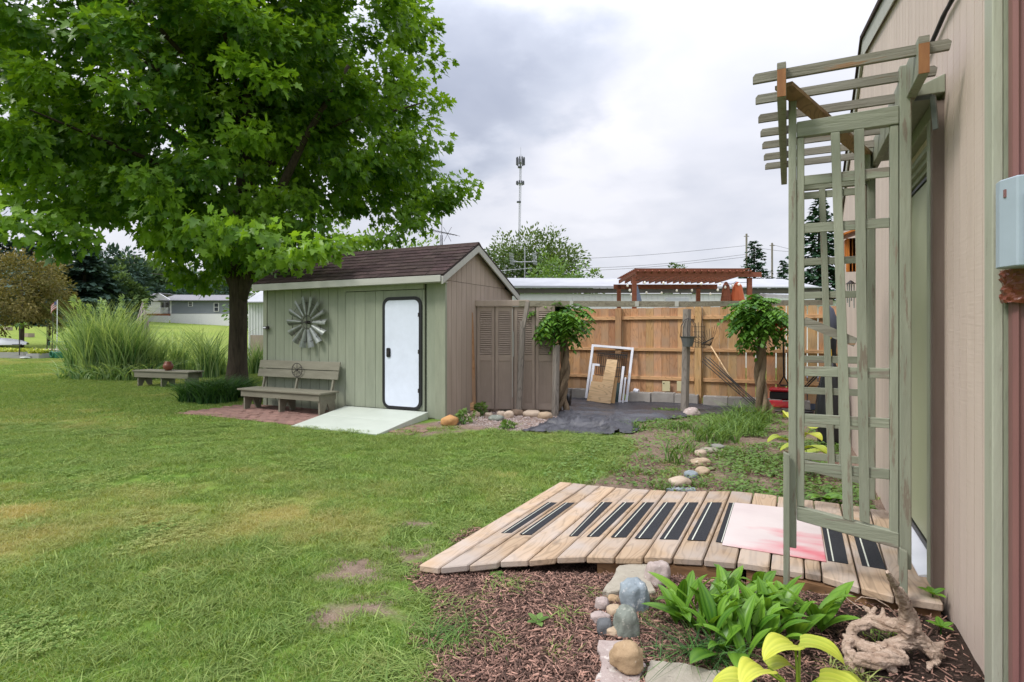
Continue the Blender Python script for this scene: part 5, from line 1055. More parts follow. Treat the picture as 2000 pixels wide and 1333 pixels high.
# ------------------------------------------------------------------ foreground: mulch, rocks, plants, driftwood
def mulch():
    r = np.random.default_rng(3); n = 88000; x = -1.95+2.65*r.random(n); y = .9+2.35*r.random(n); m_ = mulch_m(x, y); soil = m_*sstep(-.1, .3, x+(2.9-y)*.12)
    keep = (r.random(n) < m_)&~inpoly(x, y, BLOCK[2])&(r.random(n) > soil*.86)&(x < .62); x, y = x[keep], y[keep]
    n2 = 9000; x2 = -1.7+2.2*r.random(n2); y2 = 4.3+2.2*r.random(n2); k2 = (r.random(n2) < dirt_m(x2, y2)*.8)&(vnoise(x2, y2, 1.5, 14) > .42); x = np.concatenate([x, x2[k2]]); y = np.concatenate([y, y2[k2]]); n = len(x)
    L_ = .004+.024*r.random(n)**2.4; W = .0009+.0024*r.random(n)**1.5; H_ = .0006+.0014*r.random(n); a = r.random(n)*6.283; tl = r.normal(0, .28, n); z = gz(x, y)+.004+.014*r.random(n)
    dx = np.stack([np.cos(a)*np.cos(tl), np.sin(a)*np.cos(tl), np.sin(tl)], 1); dy = np.stack([-np.sin(a), np.cos(a), r.normal(0, .3, n)], 1); dz = np.cross(dx, dy); c = np.stack([x, y, z], 1)
    sg = np.array([(-1, -.7, -1), (1, -1, -1), (.9, 1, -1), (-1, .8, -1), (-1, -.7, 1), (1, -1, 1), (.9, 1, 1), (-1, .8, 1)])
    V = c[:, None]+sg[None, :, 0, None]*(dx*L_[:, None])[:, None]+sg[None, :, 1, None]*(dy*W[:, None])[:, None]+sg[None, :, 2, None]*(dz*H_[:, None])[:, None]
    F = np.array([(4, 5, 6, 7), (0, 1, 5, 4), (1, 2, 6, 5), (2, 3, 7, 6), (3, 0, 4, 7)]); T = F[None]+(np.arange(n)*8)[:, None, None]
    o = fast('mulch_chips', V.reshape(-1, 3), T.reshape(-1, 4), m_chip, rnd=np.repeat(r.random(n)**1.7, 8)); tag(o, 'reddish brown shredded wood mulch over the foreground bed', kind='stuff'); print('chips', n)
mulch()
def rock_mesh(sx, sy, sz, seed, sub=3, rough=.12, flat_=.0):
    bm = bmesh.new(); bmesh.ops.create_icosphere(bm, subdivisions=sub, radius=1)
    for v in bm.verts:
        c = v.co.copy(); n = mnoise.noise(c*1.1+Vector((seed*3.7, seed, 0)))*rough*2.6+mnoise.noise(c*2.7+Vector((seed, 9, seed)))*rough*1.0-abs(mnoise.noise(c*1.9+Vector((5, seed, 2))))*rough*1.1+mnoise.noise(c*8+Vector((seed, 1, 4)))*rough*.22
        p = c*(1+n); p = Vector((math.copysign(abs(p.x)**.85, p.x), math.copysign(abs(p.y)**.85, p.y), math.copysign(abs(p.z)**.85, p.z)))
        v.co = Vector((p.x*sx, p.y*sy, max(p.z, -.55)*sz))
    me = bpy.data.meshes.new('rock'); bm.to_mesh(me); bm.free(); me.polygons.foreach_set('use_smooth', [True]*len(me.polygons)); return me
def rock(px, py, w, h, kind, label, group=None, rz=None, tall=1.0, name='rock'):
    """px,py = foot of the rock in the photograph, w,h = its size there"""
    b = on_g(px, py); d = -ss*b[0]+cc*b[1]; big = 1.28 if py < 840 else 1.04; W = w/FPX*d/2*big; Hh = h/FPX*d/2*big; el = math.atan2(CH-b[2], d); se, ce = math.sin(el), math.cos(el)
    Y = min(W*.85*tall, Hh*.8/max(se, .05)); Z = math.sqrt(max(Hh*Hh-(Y*se)**2, 1e-6))/ce; Z = max(Z, .35*Hh)
    c = on_z(px, py-h/2, b[2]+Z*.55)
    me = rock_mesh(W, Y, Z, seed=px*.13+py*.07, rough=.075+.055*random.random(), sub=4 if py > 1000 else 3); me.materials.append(RM[kind]); o = bpy.data.objects.new(name, me); ROOT.objects.link(o)
    o.location = c; o.rotation_euler = (0, 0, YAW+(random.uniform(-.2, .2) if rz is None else rz)); tag(o, label, 'rock', group); return o
def slab(pts, th, kind, label, lift=.0, tilt=0.0, name='stone_slab'):
    z0 = on_g(*pts[0])[2]; P = [Vector(on_z(px, py, z0+th+lift)) for px, py in pts]; Q = []
    for i, p in enumerate(P):
        q = P[(i+1) % len(P)]; Q.append(p)
        for t in (.33, .66): Q.append(p.lerp(q, t)+Vector((random.uniform(-.008, .008), random.uniform(-.008, .008), random.uniform(-.002, .002))))
    c = sum(P, Vector())/len(P); top = [v-c for v in Q]; bot = [Vector((v.x*1.02, v.y*1.02, -th-.02)) for v in top]; n = len(Q); mid = [Vector((v.x*1.015, v.y*1.015, v.z-.006)) for v in top]; tp = [v*.985 for v in top]
    B = MB().add(bot+mid+tp+[Vector((0, 0, .001))], [(i, (i+1) % n, n+(i+1) % n, n+i) for i in range(n)]+[(n+i, n+(i+1) % n, 2*n+(i+1) % n, 2*n+i) for i in range(n)]+[(2*n+i, 2*n+(i+1) % n, 3*n) for i in range(n)])
    o = B.build(name, RM[kind], None); o.location = c; tag(o, label, 'rock'); return o
z8 = lambda x, y: (1100+.3*x, 1050+.3*y)
slab([z8(258, 345), z8(330, 245), z8(365, 182), z8(470, 165), z8(556, 172), z8(548, 260), z8(600, 345), z8(520, 352), z8(420, 330), z8(310, 352)], .045, 'slab', 'flat olive-grey slab touching the front edge of the boardwalk')
rock(1285, 1156, 47, 60, 'pink', 'angular white and pink rock beside the flat olive slab', tall=1.2)
rock(1238, 1208, 54, 76, 'bluegrey', 'large oval blue-grey stone in front of the flat slab', tall=1.0)
rock(1199, 1182, 25, 19, 'golden', 'small golden stone tucked left of the blue-grey stone')
rock(1176, 1197, 29, 30, 'pink', 'pale pinkish stone at the left end of the stone row')
rock(1201, 1210, 31, 27, 'tan', 'tan stone between the pale pink and the blue-grey stones')
rock(1174, 1222, 37, 26, 'pink', 'white-pink stone behind the round dark stone')
rock(1181, 1246, 33, 36, 'dark', 'round dark slate grey stone left of the small tan pebble')
rock(1223, 1254, 50, 68, 'greygreen', 'large pointed grey-green stone below the blue-grey stone', tall=1.1)
rock(1197, 1249, 25, 23, 'tan', 'small tan egg-shaped stone above the pinkish slab')
slab([z8(232, 665), z8(438, 665), z8(440, 700), z8(470, 715), z8(500, 770), z8(540, 830), z8(500, 950), z8(480, 1050), z8(170, 1060), z8(215, 900), z8(250, 800), z8(228, 730)], .03, 'pink', 'flat pinkish grey slab under the golden boulder')
rock(1226, 1331, 66, 58, 'golden', 'rounded golden boulder lying on the pinkish slab').location.z += .03
slab([z8(570, 795), z8(700, 815), z8(860, 838), z8(1000, 862), z8(1046, 878), z8(1040, 960), z8(1035, 1080), z8(500, 1080), z8(545, 940), z8(550, 840)], .035, 'slab', 'large flat grey slab right of the golden boulder at the bottom')
slab([z8(1050, 878), z8(1130, 876), z8(1150, 900), z8(1200, 1060), z8(1055, 1060)], .04, 'cream', 'pale block right of the large flat grey slab')
GM = 'stones along the planting bed behind the boardwalk'
for a in ((1328, 955, 45, 24, 'cream', 'wide cream stone just behind the boardwalk'), (1350, 938, 27, 19, 'bluegrey', 'pale blue-grey stone beside the wide cream stone'), (1372, 932, 28, 20, 'tan', 'tan stone right of the pale blue-grey stone'), (1368, 914, 37, 20, 'tan', 'long buff stone in the middle of the bed stones'), (1370, 896, 25, 17, 'cream', 'rounded cream stone behind the long buff stone'), (1384, 886, 38, 12, 'slab', 'flat sandy stone at the far end of the bed stones'), (1402, 880, 28, 12, 'grey', 'greyish flat stone farthest in the bed stones'), (1391, 921, 16, 9, 'brown', 'little brown stone right of the long buff stone'), (1351, 816, 27, 17, 'pink', 'pinkish rock at the foot of the weathered grey post')): rock(*a, group=None)
slab([(1301, 957), (1303, 951), (1356, 952), (1359, 958)], .012, 'bluegrey', 'flat pale stone between the cream stone and the boardwalk')
for a in ((877, 834, 28, 20, 'orange', 'bright orange-tan rock at the shed corner'), (877, 820, 20, 9, 'brown', 'brown stone behind the bright orange-tan rock'), (897, 829, 13, 12, 'grey', 'small grey stone right of the orange-tan rock'), (911, 818, 14, 9, 'cream', 'whitish stone in the weeds by the taupe wall'), (928, 816, 16, 11, 'tan', 'buff stone below the wooden foot brace'), (940, 812, 12, 8, 'cream', 'small pale stone right of the foot brace'), (954, 816, 13, 9, 'cream', 'small white stone before the first louvred door'), (970, 823, 24, 11, 'greygreen', 'flat olive-grey stone in front of the white stones'), (979, 817, 15, 13, 'cream', 'white rounded stone left of the two pale stones'), (994, 819, 16, 15, 'cream', 'tall white stone beside the leaning post foot'), (999, 802, 13, 8, 'grey', 'grey stone touching the second louvred door'), (1010, 814, 21, 14, 'brown', 'purplish brown stone at the leaning post foot'), (1022, 804, 13, 10, 'pink', 'pinkish stone right of the leaning post foot'), (1031, 807, 17, 14, 'golden', 'golden brown stone in front of the third louvred door'), (1040, 816, 30, 14, 'cream', 'large oblong cream stone, longest by the screen'), (1065, 820, 23, 14, 'tan', 'rounded tan stone at the edge of the black fabric'), (1064, 806, 18, 8, 'slab', 'flat-topped buff stone behind the rounded tan stone'), (985, 806, 14, 8, 'greygreen', 'dull green-grey stone against the screen'), (962, 806, 10, 6, 'brown', 'tiny brown stone at the base of the first louvred door')): rock(*a)
def gravel():
    r = np.random.default_rng(8); n = 4200; x = -4.5+1.7*r.random(n); y = 6.6+1.7*r.random(n); k = inpoly(x, y, GRAVEL); x, y = x[k], y[k]; n = len(x); s = .005+.014*r.random(n)**2; U = np.array([(1, 0, 0), (0, 1, 0), (-1, 0, 0), (0, -1, 0), (0, 0, .7), (0, 0, -.5)])
    V = np.stack([x, y, gz(x, y)+.006], 1)[:, None]+U[None]*s[:, None, None]*(.7+.6*r.random((n, 6, 1))); F = np.array([(0, 1, 4), (1, 2, 4), (2, 3, 4), (3, 0, 4), (1, 0, 5), (2, 1, 5), (3, 2, 5), (0, 3, 5)]); T = F[None]+(np.arange(n)*6)[:, None, None]
    tag(fast('gravel', V.reshape(-1, 3), T.reshape(-1, 3), RM['pink']), 'pinkish gravel strip between the rocks and lawn', kind='stuff')
gravel()
def leafmesh(L_, W, rise, bend, fold, nl=7, nw=2, tip=1.0, wav=0.0, base=.0, heart=False, vein=1.0):
    """one leaf along +x from the origin: rise = start elevation, bend = total downward bend"""
    vs = []; th = rise; x = z = 0; ds = L_/nl; cols = 2*nw+1
    for i in range(nl+1):
        q = i/nl
        if heart: w = W*.5*(math.sin(math.pi*min(1, q*.92+.08)**.62))**.75 if q < 1 else .0
        else: w = W*.5*math.sin(math.pi*min(.999, q**.85*.97+.03))**.8*(1 if q < .6 else 1)
        for j in range(cols):
            u = -1+2*j/(cols-1); up = abs(u)*w*fold+wav*math.sin(q*9+u*2)*abs(u)*w+(.035*w if j % 2 else 0)*vein; vs.append((x-math.sin(th)*up, u*w, z+math.cos(th)*up))
        x += math.cos(th)*ds; z += math.sin(th)*ds; th -= bend/nl*(.4+1.2*q)
    fs = [(i*cols+j, i*cols+j+1, (i+1)*cols+j+1, (i+1)*cols+j) for i in range(nl) for j in range(cols-1)]; return vs, fs
def placeleaf(parent, o_pos, az, mesh_args, m, name='leaf', stem=None):
    vs, fs = leafmesh(*mesh_args[0], **mesh_args[1]); c, s = math.cos(az), math.sin(az); off = Vector(o_pos)-parent.location; B = MB(); B.add([(v[0]*c-v[1]*s+off.x, v[0]*s+v[1]*c+off.y, v[2]+off.z) for v in vs], fs)
    o = B.build(name, m, parent, smooth=True, local=True); a = o.data.attributes.new('rnd', 'FLOAT', 'POINT'); base = random.uniform(.15, .6); cols = 2*mesh_args[1].get('nw', 2)+1
    a.data.foreach_set('value', [min(1, max(0, base+(.22 if (i % cols) % 2 else -.10)+.2*(i//cols)/8)) for i in range(len(o.data.vertices))]); return o
def lily():
    c0 = on_g(1472, 1262); T = thing('lily_clump', 'lush clump of broad upright green leaves in front of the boardwalk', 'plant', c0); r = random.Random(4)
    feet = [(1330, 1225), (1360, 1240), (1395, 1250), (1430, 1262), (1470, 1268), (1510, 1262), (1550, 1256), (1590, 1245), (1380, 1215), (1420, 1225), (1460, 1232), (1500, 1232), (1540, 1225), (1400, 1200), (1440, 1205), (1480, 1205), (1520, 1205), (1450, 1285), (1500, 1280), (1600, 1228), (1400, 1280), (1345, 1205), (1480, 1185), (1430, 1185)]
    for f in feet:
        b = on_g(*f)
        for k in range(r.choice((5, 5, 6))):
            az = r.random()*6.283; L_ = r.uniform(.13, .205); W = r.uniform(.042, .062); rise = r.uniform(.8, 1.42); st = Vector(b)+Vector((r.uniform(-.03, .03), r.uniform(-.03, .03), r.uniform(.0, .06)))
            placeleaf(T, st, az, ((L_, W, rise, r.uniform(.5, 1.5), .32), dict(wav=.05, nw=3)), m_lily)
    for (px, py, az, el) in ((1352, 1232, 2.9, .45), (1345, 1195, 2.6, .7), (1600, 1240, .5, .75), (1610, 1225, .3, .9), (1440, 1290, -1.9, .35), (1395, 1290, -2.3, .4)):
        placeleaf(T, Vector(on_g(px, py))+Vector((0, 0, .03)), az+YAW, ((.22, .075, el, .6, .2), {}), m_lily)
lily()
def hosta(label, foot, blades_):
    c0 = Vector(foot); T = thing('hosta', label, 'plant', c0)
    for (tip, sz, az, rise) in blades_:
        p = Vector(tip); MB().tube([c0, c0.lerp(p, .5)+Vector((0, 0, .03)), p], [.006, .005, .004], 6).build('stalk', m_hosta, T, smooth=True)
        placeleaf(T, p, az, ((sz, sz*.72, rise, 1.6, .25), dict(wav=.08, heart=True, nl=11, nw=5, vein=2.2)), m_hosta)
    return T
f1 = on_z(1560, 1390, .05)
def pt(px, py, d): return at_d(px, py, d)
hosta('bright yellow-green hosta with upright stalks at the bottom of the view', f1, [(pt(1553, 1262, 1.93), .15, R(200)+YAW, .35), (pt(1562, 1258, 1.95), .15, R(-35)+YAW, .30), (pt(1495, 1310, 1.86), .15, R(215)+YAW, .5), (pt(1500, 1302, 1.92), .11, R(10)+YAW, .3), (pt(1600, 1325, 1.88), .15, R(-40)+YAW, .35), (pt(1470, 1340, 1.85), .14, R(170)+YAW, .4), (pt(1640, 1345, 1.9), .13, R(20)+YAW, .4)])
f2 = on_g(1568, 935); hosta('yellow hosta behind the arbor, just past the boardwalk', f2, [((f2[0], f2[1], .24), .22, R(180)+YAW, .5), ((f2[0]+.03, f2[1], .26), .22, R(-60)+YAW, .4), ((f2[0]+.05, f2[1]+.05, .2), .2, R(10)+YAW, .4), ((f2[0]-.02, f2[1]-.03, .12), .15, R(-100)+YAW, .5)])
f3 = on_g(1553, 890); hosta('large yellow hosta behind the lattice at the middle of the bed', f3, [((f3[0]+dx*1.5, f3[1]+dy*1.5, .14+.07*k), .25, R(az)+YAW, .5) for k, (dx, dy, az) in enumerate(((-.05, 0, 190), (.05, -.03, -70), (.1, .05, 20), (.02, .08, 100), (-.02, -.06, -120)))])
f4 = on_g(1615, 985); T4 = thing('green_hosta', 'flat dark green hosta leaf at the boardwalk edge under the lattice', 'plant', f4)
for az in (200, 180, 20, -20, -60): placeleaf(T4, Vector(f4)+Vector((0, 0, .03)), R(az)+YAW, ((.17, .09, .5, 1.2, .2), dict(heart=True)), m_lily)
def seedling(label, px, py, n, s, m=m_lily, up=.04):
    b = Vector(on_g(px, py)); T = thing('seedling', label, 'plant', b)
    if up > .02: MB().tube([b, b+Vector((0, 0, up))], .003, 5).build('stem', m, T)
    for k in range(n): placeleaf(T, b+Vector((0, 0, up)), 6.283*k/n+.4, ((s, s*.55, .35+.3*random.random(), .7, .15), dict(nl=6)), m)
seedling('small seedling of five light green leaves alone in the mulch', 1050, 1222, 5, .06, m_weed, .012)
seedling('round-leaved seedling against the house wall under the boardwalk', 1822, 1205, 5, .062, m_lily, .10)
seedling('lowest round-leaved seedling beside the house wall', 1838, 1240, 5, .055, m_lily, .03)
seedling('small green sprout in the mulch at the front edge of the boardwalk', 970, 1128, 7, .045, m_weed, .01)
seedling('tiny sprout right behind the boardwalk corner stone', 1105, 1100, 4, .025, m_weed, .008)
for k, (px, py, n, h, lb) in enumerate(((860, 1255, 90, .10, 'spreading tuft of crabgrass at the left edge of the mulch'), (925, 1235, 45, .09, 'flat crabgrass runner reaching into the mulch'), (1385, 1285, 120, .14, 'fine wispy grass growing under the broad leaved clump'), (1300, 1300, 40, .07, 'thin grass sprigs left of the wispy grass'))):
    c = on_g(px, py); clump('grass_tuft', lb, 'grass', c, n, .09, h, .007, 2.2, m_weed if k < 2 else m_liri, 130+k, 5)
# driftwood
def driftwood():
    Z = lambda x, y, h=.0: Vector(on_z(1600+.25*x, 1000+.25*y, .055+h))
    def Dp(x, y, h):                                 # point at height h above the soil whose image is (x, y) in the close-up
        return Vector(on_z(1600+.25*x, 1000+.25*y, .055+h))
    B = MB()
    ch = [([(250, 905, .07), (400, 855, .09), (520, 880, .10), (640, 890, .12), (740, 950, .11)], [.020, .034, .036, .038, .045]),
          ([(250, 905, .07), (255, 985, .06), (330, 1050, .05), (440, 1085, .05), (560, 1050, .05), (700, 1010, .07), (760, 970, .09)], [.022, .03, .034, .036, .034, .04, .04]),
          ([(700, 920, .12), (700, 820, .17), (680, 740, .22), (640, 660, .27), (590, 570, .33), (530, 470, .40)], [.056, .044, .031, .026, .021, .010]),
          ([(740, 960, .10), (820, 1030, .07), (880, 1090, .05), (930, 1130, .03), (890, 1200, .01)], [.045, .036, .034, .03, .018]),
          ([(880, 1080, .05), (950, 1045, .06)], [.03, .014]),
          ([(205, 1080, .03), (300, 1160, .04), (430, 1165, .04), (560, 1140, .05), (670, 1130, .05)], [.022, .036, .038, .036, .03]),
          ([(205, 1150, .015), (260, 1210, .01), (350, 1240, .005)], [.016, .028, .02]), ([(520, 1170, .03), (560, 1230, .01), (600, 1260, .0)], [.03, .026, .014]),
          ([(400, 850, .09), (410, 790, .12), (340, 735, .14)], [.026, .02, .008]), ([(410, 800, .11), (440, 745, .13)], [.018, .008]),
          ([(255, 985, .06), (215, 1050, .04), (205, 1090, .03)], [.028, .03, .02]), ([(290, 940, .1), (270, 880, .13)], [.02, .006]), ([(480, 870, .1), (500, 790, .13), (495, 750, .15)], [.02, .012, .004]), ([(900, 1100, .05), (985, 1130, .03)], [.02, .006]), ([(870, 1180, .02), (850, 1240, .0)], [.02, .008]), ([(745, 930, .11), (800, 960, .09), (865, 1035, .06)], [.026, .02, .008]), ([(560, 1060, .06), (660, 1150, .03), (690, 1180, .02)], [.02, .016, .005]), ([(240, 990, .06), (180, 960, .07)], [.018, .005]), ([(950, 1045, .06), (975, 1015, .07)], [.014, .005]), ([(620, 1100, .05), (690, 1180, .02)], [.028, .012])]
    for pts, rad in ch:
        P = [Dp(*p) for p in pts]; Q, RR = [], []
        for i in range(len(P)-1):
            for t in (0, .5): Q.append(P[i].lerp(P[i+1], t)); RR.append(rad[i]*(1-t)+rad[i+1]*t)
        Q.append(P[-1]); RR.append(rad[-1]); ns = 5
        for s_ in range(ns):
            SP, SR = [], []
            for i_, (q_, v) in enumerate(zip(Q, RR)):
                t_ = (Q[min(i_+1, len(Q)-1)]-Q[max(i_-1, 0)]).normalized(); a_ = t_.orthogonal().normalized(); b_ = t_.cross(a_); an = 6.283*s_/ns+i_*.35+rad[0]*200; w_ = v*.50*(1+.35*mnoise.noise(Vector((i_*.9, s_*3.1, rad[0]*90))))
                SP.append(q_+(a_*math.cos(an)+b_*math.sin(an)*.8)*w_); SR.append(max(.0035, v*.34*(1+.45*mnoise.noise(Vector((i_*1.3+7, s_*2.7, rad[-1]*90))))))
            B.tube(SP, SR, 7)
    o = B.build('driftwood', m_drift, None, smooth=True); c = Dp(520, 1000, 0); o.data.transform(Matrix.Translation(-c)); o.location = c
    rm = o.modifiers.new('join', 'REMESH'); rm.mode = 'VOXEL'; rm.voxel_size = .0038; rm.use_smooth_shade = True
    for nm, st, sz in (('knots', .012, .05), ('cracks', .006, .012)):
        tx = bpy.data.textures.new(nm, 'CLOUDS'); tx.noise_scale = sz; tx.noise_depth = 3; tx.noise_type = 'HARD_NOISE' if nm == 'cracks' else 'SOFT_NOISE'; dm = o.modifiers.new(nm, 'DISPLACE'); dm.texture = tx; dm.strength = st; dm.mid_level = .42 if nm == 'knots' else .5
    tag(o, 'gnarled weathered driftwood branch lying on the soil by the house', 'driftwood')
    T = thing('twig', 'thin dry curled twig beside the driftwood', 'twig', Dp(300, 700, 0)); MB().tube([Dp(160, 600, .03), Dp(220, 680, .01), Dp(300, 740, .01), Dp(330, 760, .01)], .0025, 5).build('stem', m_drift, T)
    MB().tube([Dp(280, 700, .03), Dp(330, 665, .05), Dp(440, 680, .05), Dp(540, 740, .03), Dp(600, 800, .0)], .0025, 5).build('stem', m_drift, T)
    MB().tube([Dp(0, 650, .005), Dp(180, 640, .01), Dp(420, 660, .01), Dp(590, 715, .005)], .003, 5).build('stem', m_drift, T)
driftwood()
# planting bed behind the boardwalk: creeping ground cover, weeds
def groundcover():
    r = np.random.default_rng(17); n = 34000; x = -2.0+2.6*r.random(n); y = 4.6+5.0*r.random(n); px = CX+FPX*(cc*x+ss*y)/(-ss*x+cc*y)
    den = .18+sstep(1370, 1450, px)*.8+sstep(7.0, 8.2, y)*.6*(px > 1260); den = den*sstep(.33, .48, vnoise(x, y, 1.9, 44)); k = (r.random(n) < den)&(x < .55); x, y = x[k], y[k]; n = len(x)
    h = .02+.05*r.random(n)*vnoise(x, y, 3, 45); C = np.stack([x, y, gz(x, y)+h], 1); a = r.random(n)*6.283; D = np.stack([np.cos(a), np.sin(a), .25*r.normal(size=n)], 1); V, F, m = leaves(C, D, np.array([0, 0, 1.0])+r.normal(0, .3, (n, 3)), .022+.03*r.random(n), 'oval')
    tag(fast('ground_cover', V, F, m_weed, rnd=np.repeat(np.clip(.35+.5*vnoise(x, y, 2.2, 46)+r.normal(0, .15, n), 0, 1), m)), 'low creeping green ground cover in the bed before the fence', kind='stuff')
groundcover()
for k, (px, py, n, h, R0, lb) in enumerate(((1440, 845, 260, .30, .35, 'patch of grassy green weeds in front of the right vine'), (1400, 862, 160, .26, .25, 'grassy weeds behind the farthest bed stones'), (1460, 825, 200, .36, .3, 'tall feathery weeds at the foot of the right vine'), (1350, 842, 120, .16, .3, 'low weeds near the weathered post foot'), (1320, 905, 30, .28, .12, 'thin tall grass stems left of the bed stones'), (1345, 885, 24, .26, .12, 'sparse grass stems among the bed stones'), (1410, 895, 30, .15, .06, 'small leafy weed right of the bed stones'), (1240, 840, 70, .16, .15, 'thistly weeds at the right end of the black fabric'), (1300, 838, 50, .1, .15, 'small weed tuft beside the black fabric'), (1500, 905, 60, .1, .3, 'sparse sprigs in the bed near the arbor'), (1215, 925, 40, .08, .15, 'short weeds at the dirt corner behind the boardwalk'), (1275, 925, 40, .07, .15, 'short weeds left of the wide cream stone'), (1290, 955, 50, .09, .1, 'leafy weeds touching the back of the boardwalk'), (1365, 950, 50, .08, .07, 'green sprig right of the wide cream stone'))):
    c = on_g(px, py); clump('weed_clump', lb, 'weeds', c, n, R0, h, .014 if h > .15 else .01, 1.0, m_weed, 150+k, 4)
for k, (px, py, h, lb) in enumerate(((908, 828, .2, 'leafy weed among the pale stones by the shed'), (890, 800, .35, 'spindly weed against the taupe shed wall'), (992, 838, .08, 'small weed in the pink gravel'), (938, 812, .18, 'weed beside the cedar foot brace'))):
    c = on_g(px, py); bushy('weed', lb, 'weeds', c, h, .12, m_weed, 12, 18, .045, 0, cz=.6, seed=170+k, nm='foliage')

# ------------------------------------------------------------------ things in the yard behind
def fr(T): return Matrix.LocRotScale(T.location, T.rotation_euler, None)
def yardthings():
    # white frames and plywood leaning on the fence: local x right, z up the lean
    def lean(name, label, cat, px, py, ang, rz=0.0):
        b = on_z(px, py, .03); T = thing(name, label, cat, b); T.rotation_euler = (R(-ang), R(rz), R(2)); return T
    T = lean('window_frame', 'tall white metal storm window frame leaning on the cedar fence', 'window frame', 1183, 783, 13, 4)
    w, h = .80, 1.03
    for a, b in (((-w/2, 0, 0), (-w/2+.045, .03, h)), ((w/2-.045, 0, 0), (w/2, .03, h)), ((-w/2+.0455, 0, h-.045), (w/2-.0455, .03, h))): MB().box(a, b).build('frame', m_white, T, local=True, bev=.003)
    MB().box((-w/2+.0455, 0, 0), (w/2-.0455, .03, .04)).build('frame', m_white, T, local=True)
    for k in range(4): MB().box((-.30, .012+.003*k, .92-.03*k), (.30, .020+.003*k, .928-.03*k)).build('bar', m_iron, T, local=True)
    T2 = lean('plant_rack', 'dark wire rack standing inside the white window frame', 'rack', 1187, 782, 12, 3)
    for k in range(15): x = -.27+k*.039; MB().tube([(x, -.02, .04), (x, -.02, .86)], .0055, 5).build('rod', m_iron, T2, local=True)
    for z in (.45, .62, .86): MB().box((-.28, -.027, z-.006), (.28, -.013, z+.006)).build('bar', m_iron, T2, local=True)
    T3 = lean('storm_window', 'smaller white frame nested in front of the dark rack', 'window frame', 1187, 784, 12, 4)
    for a, b in (((-.36, -.05, 0), (-.31, -.03, .66)), ((.20, -.05, 0), (.245, -.03, .66)), ((.27, -.06, 0), (.30, -.04, .46)), ((-.3095, -.05, .62), (-.22, -.03, .66))): MB().box(a, b).build('bar', m_white, T3, local=True, bev=.002)
    MB().box((-.305, -.045, .0), (.195, -.035, .35)).build('pane', flat('dull_teal_pane', (.05, .08, .085), rough=.25), T3, local=True)
    P = lean('plywood_sheet', 'L-shaped bare plywood offcut leaning on the white frames', 'plywood', 1172, 787, 11, 4)
    MB().prism([(-.22, -.10, 0), (.23, -.10, 0), (.30, -.10, .35), (.245, -.10, .78), (.06, -.10, .78), (.02, -.10, .36), (-.18, -.10, .36)][:1]+[(.21, -.10, 0), (.245, -.10, .78), (.06, -.10, .78), (.02, -.10, .36), (-.18, -.10, .36)], (0, .015, 0)).build('sheet', m_ply, P, local=True)
    P2 = lean('wood_board', 'darker narrow board behind the L-shaped plywood', 'board', 1186, 787, 11, 4)
    MB().box((.07, -.075, 0), (.15, -.06, .45)).build('board', m_cedar, P2, local=True); MB().box((-.30, -.078, .1), (.0, -.066, .46)).build('board', m_cedar, P2, local=True)
    # small white drum, cream tags
    c = on_y(1243, 762, 10.3); o = MB().tube([(c[0]-.04, c[1], c[2]-.015), (c[0]+.045, c[1]-.02, c[2]-.03)], .045, 14).build('lid', m_white, None, smooth=False); tag(o, 'small white plastic lid on a concrete block', 'lid')
    for px, lb in ((1301, 'square cream tag with a hole hanging on the fence'), (1327, 'second cream tag half hidden by the weathered post')):
        c = on_y(px, 755, FY-.07); T = thing('wall_tag', lb, 'tag', c); a = .07 if px < 1310 else .045; MB().box((c[0]-a, c[1], c[2]-.09), (c[0]+a, c[1]+.012, c[2]+.09)).build('plate', flat('cream_plastic', (.55, .50, .30)), T, bev=.004)
        if px < 1310: MB().tube([(c[0]-.04, c[1]-.002, c[2]+.05), (c[0]-.04, c[1]+.004, c[2]+.05)], .012, 10).build('hole', m_black, T)
    # wheel behind left vine
    c = on_z(1111, 785, .1); T = thing('cart_wheel', 'black rubber wheel half hidden behind the left vine trunk', 'wheel', c); MB().ring((c[0], c[1], .12), (1, .25, 0), .085, .035, 24, 8).build('tyre', m_black, T, smooth=True); MB().tube([(c[0]-.02, c[1], .12), (c[0]+.02, c[1], .12)], .05, 12).build('rim', m_iron, T)
    # rake with bamboo handle, bundle of rods, shovel
    a, b = on_y(1448, 773, 10.2), on_y(1388, 676, 10.42); T = thing('rake', 'fan rake with bamboo handle leaning head up on the fence', 'rake', a); MB().tube([a, b], [.013, .011], 7).build('handle', m_ply, T, smooth=True)
    hd = Vector(on_y(1381, 665, 10.40)); l, r_ = Vector(on_y(1370, 673, 10.38)), Vector(on_y(1394, 660, 10.38)); MB().beam(l, r_, .015, .02).build('bar', m_iron, T)
    for k in range(11):
        p = l.lerp(r_, k/10); q = p+(p-Vector(b))*1.3+Vector((0, 0, .05)); MB().tube([Vector(b), p, q], .0035, 4).build('tine', m_iron, T)
    for k in range(5):
        a, b = Vector(on_y((1470, 1473, 1477, 1475, 1480)[k], (793, 790, 789, 784, 786)[k], 9.98)), Vector(on_y((1371, 1374, 1383, 1386, 1377)[k], (706, 702, 702, 699, 698)[k], 10.35+.01*k)); T = thing('metal_rod', ('lowest', 'second lowest', 'middle', 'second highest', 'topmost')[k]+' dark metal rod of the slanting bundle leaning on the fence', 'rod', a, group='dark metal rods leaning on the fence'); MB().tube([a, b], .0072, 6).build('rod', m_iron, T)
    T = thing('shovel', 'black long-handled spade hanging on the fence right of the vine', 'shovel', on_y(1531, 700, 10.4)); MB().tube([on_y(1530, 655, 10.40), on_y(1531, 737, 10.40)], .015, 7).build('handle', m_black, T)
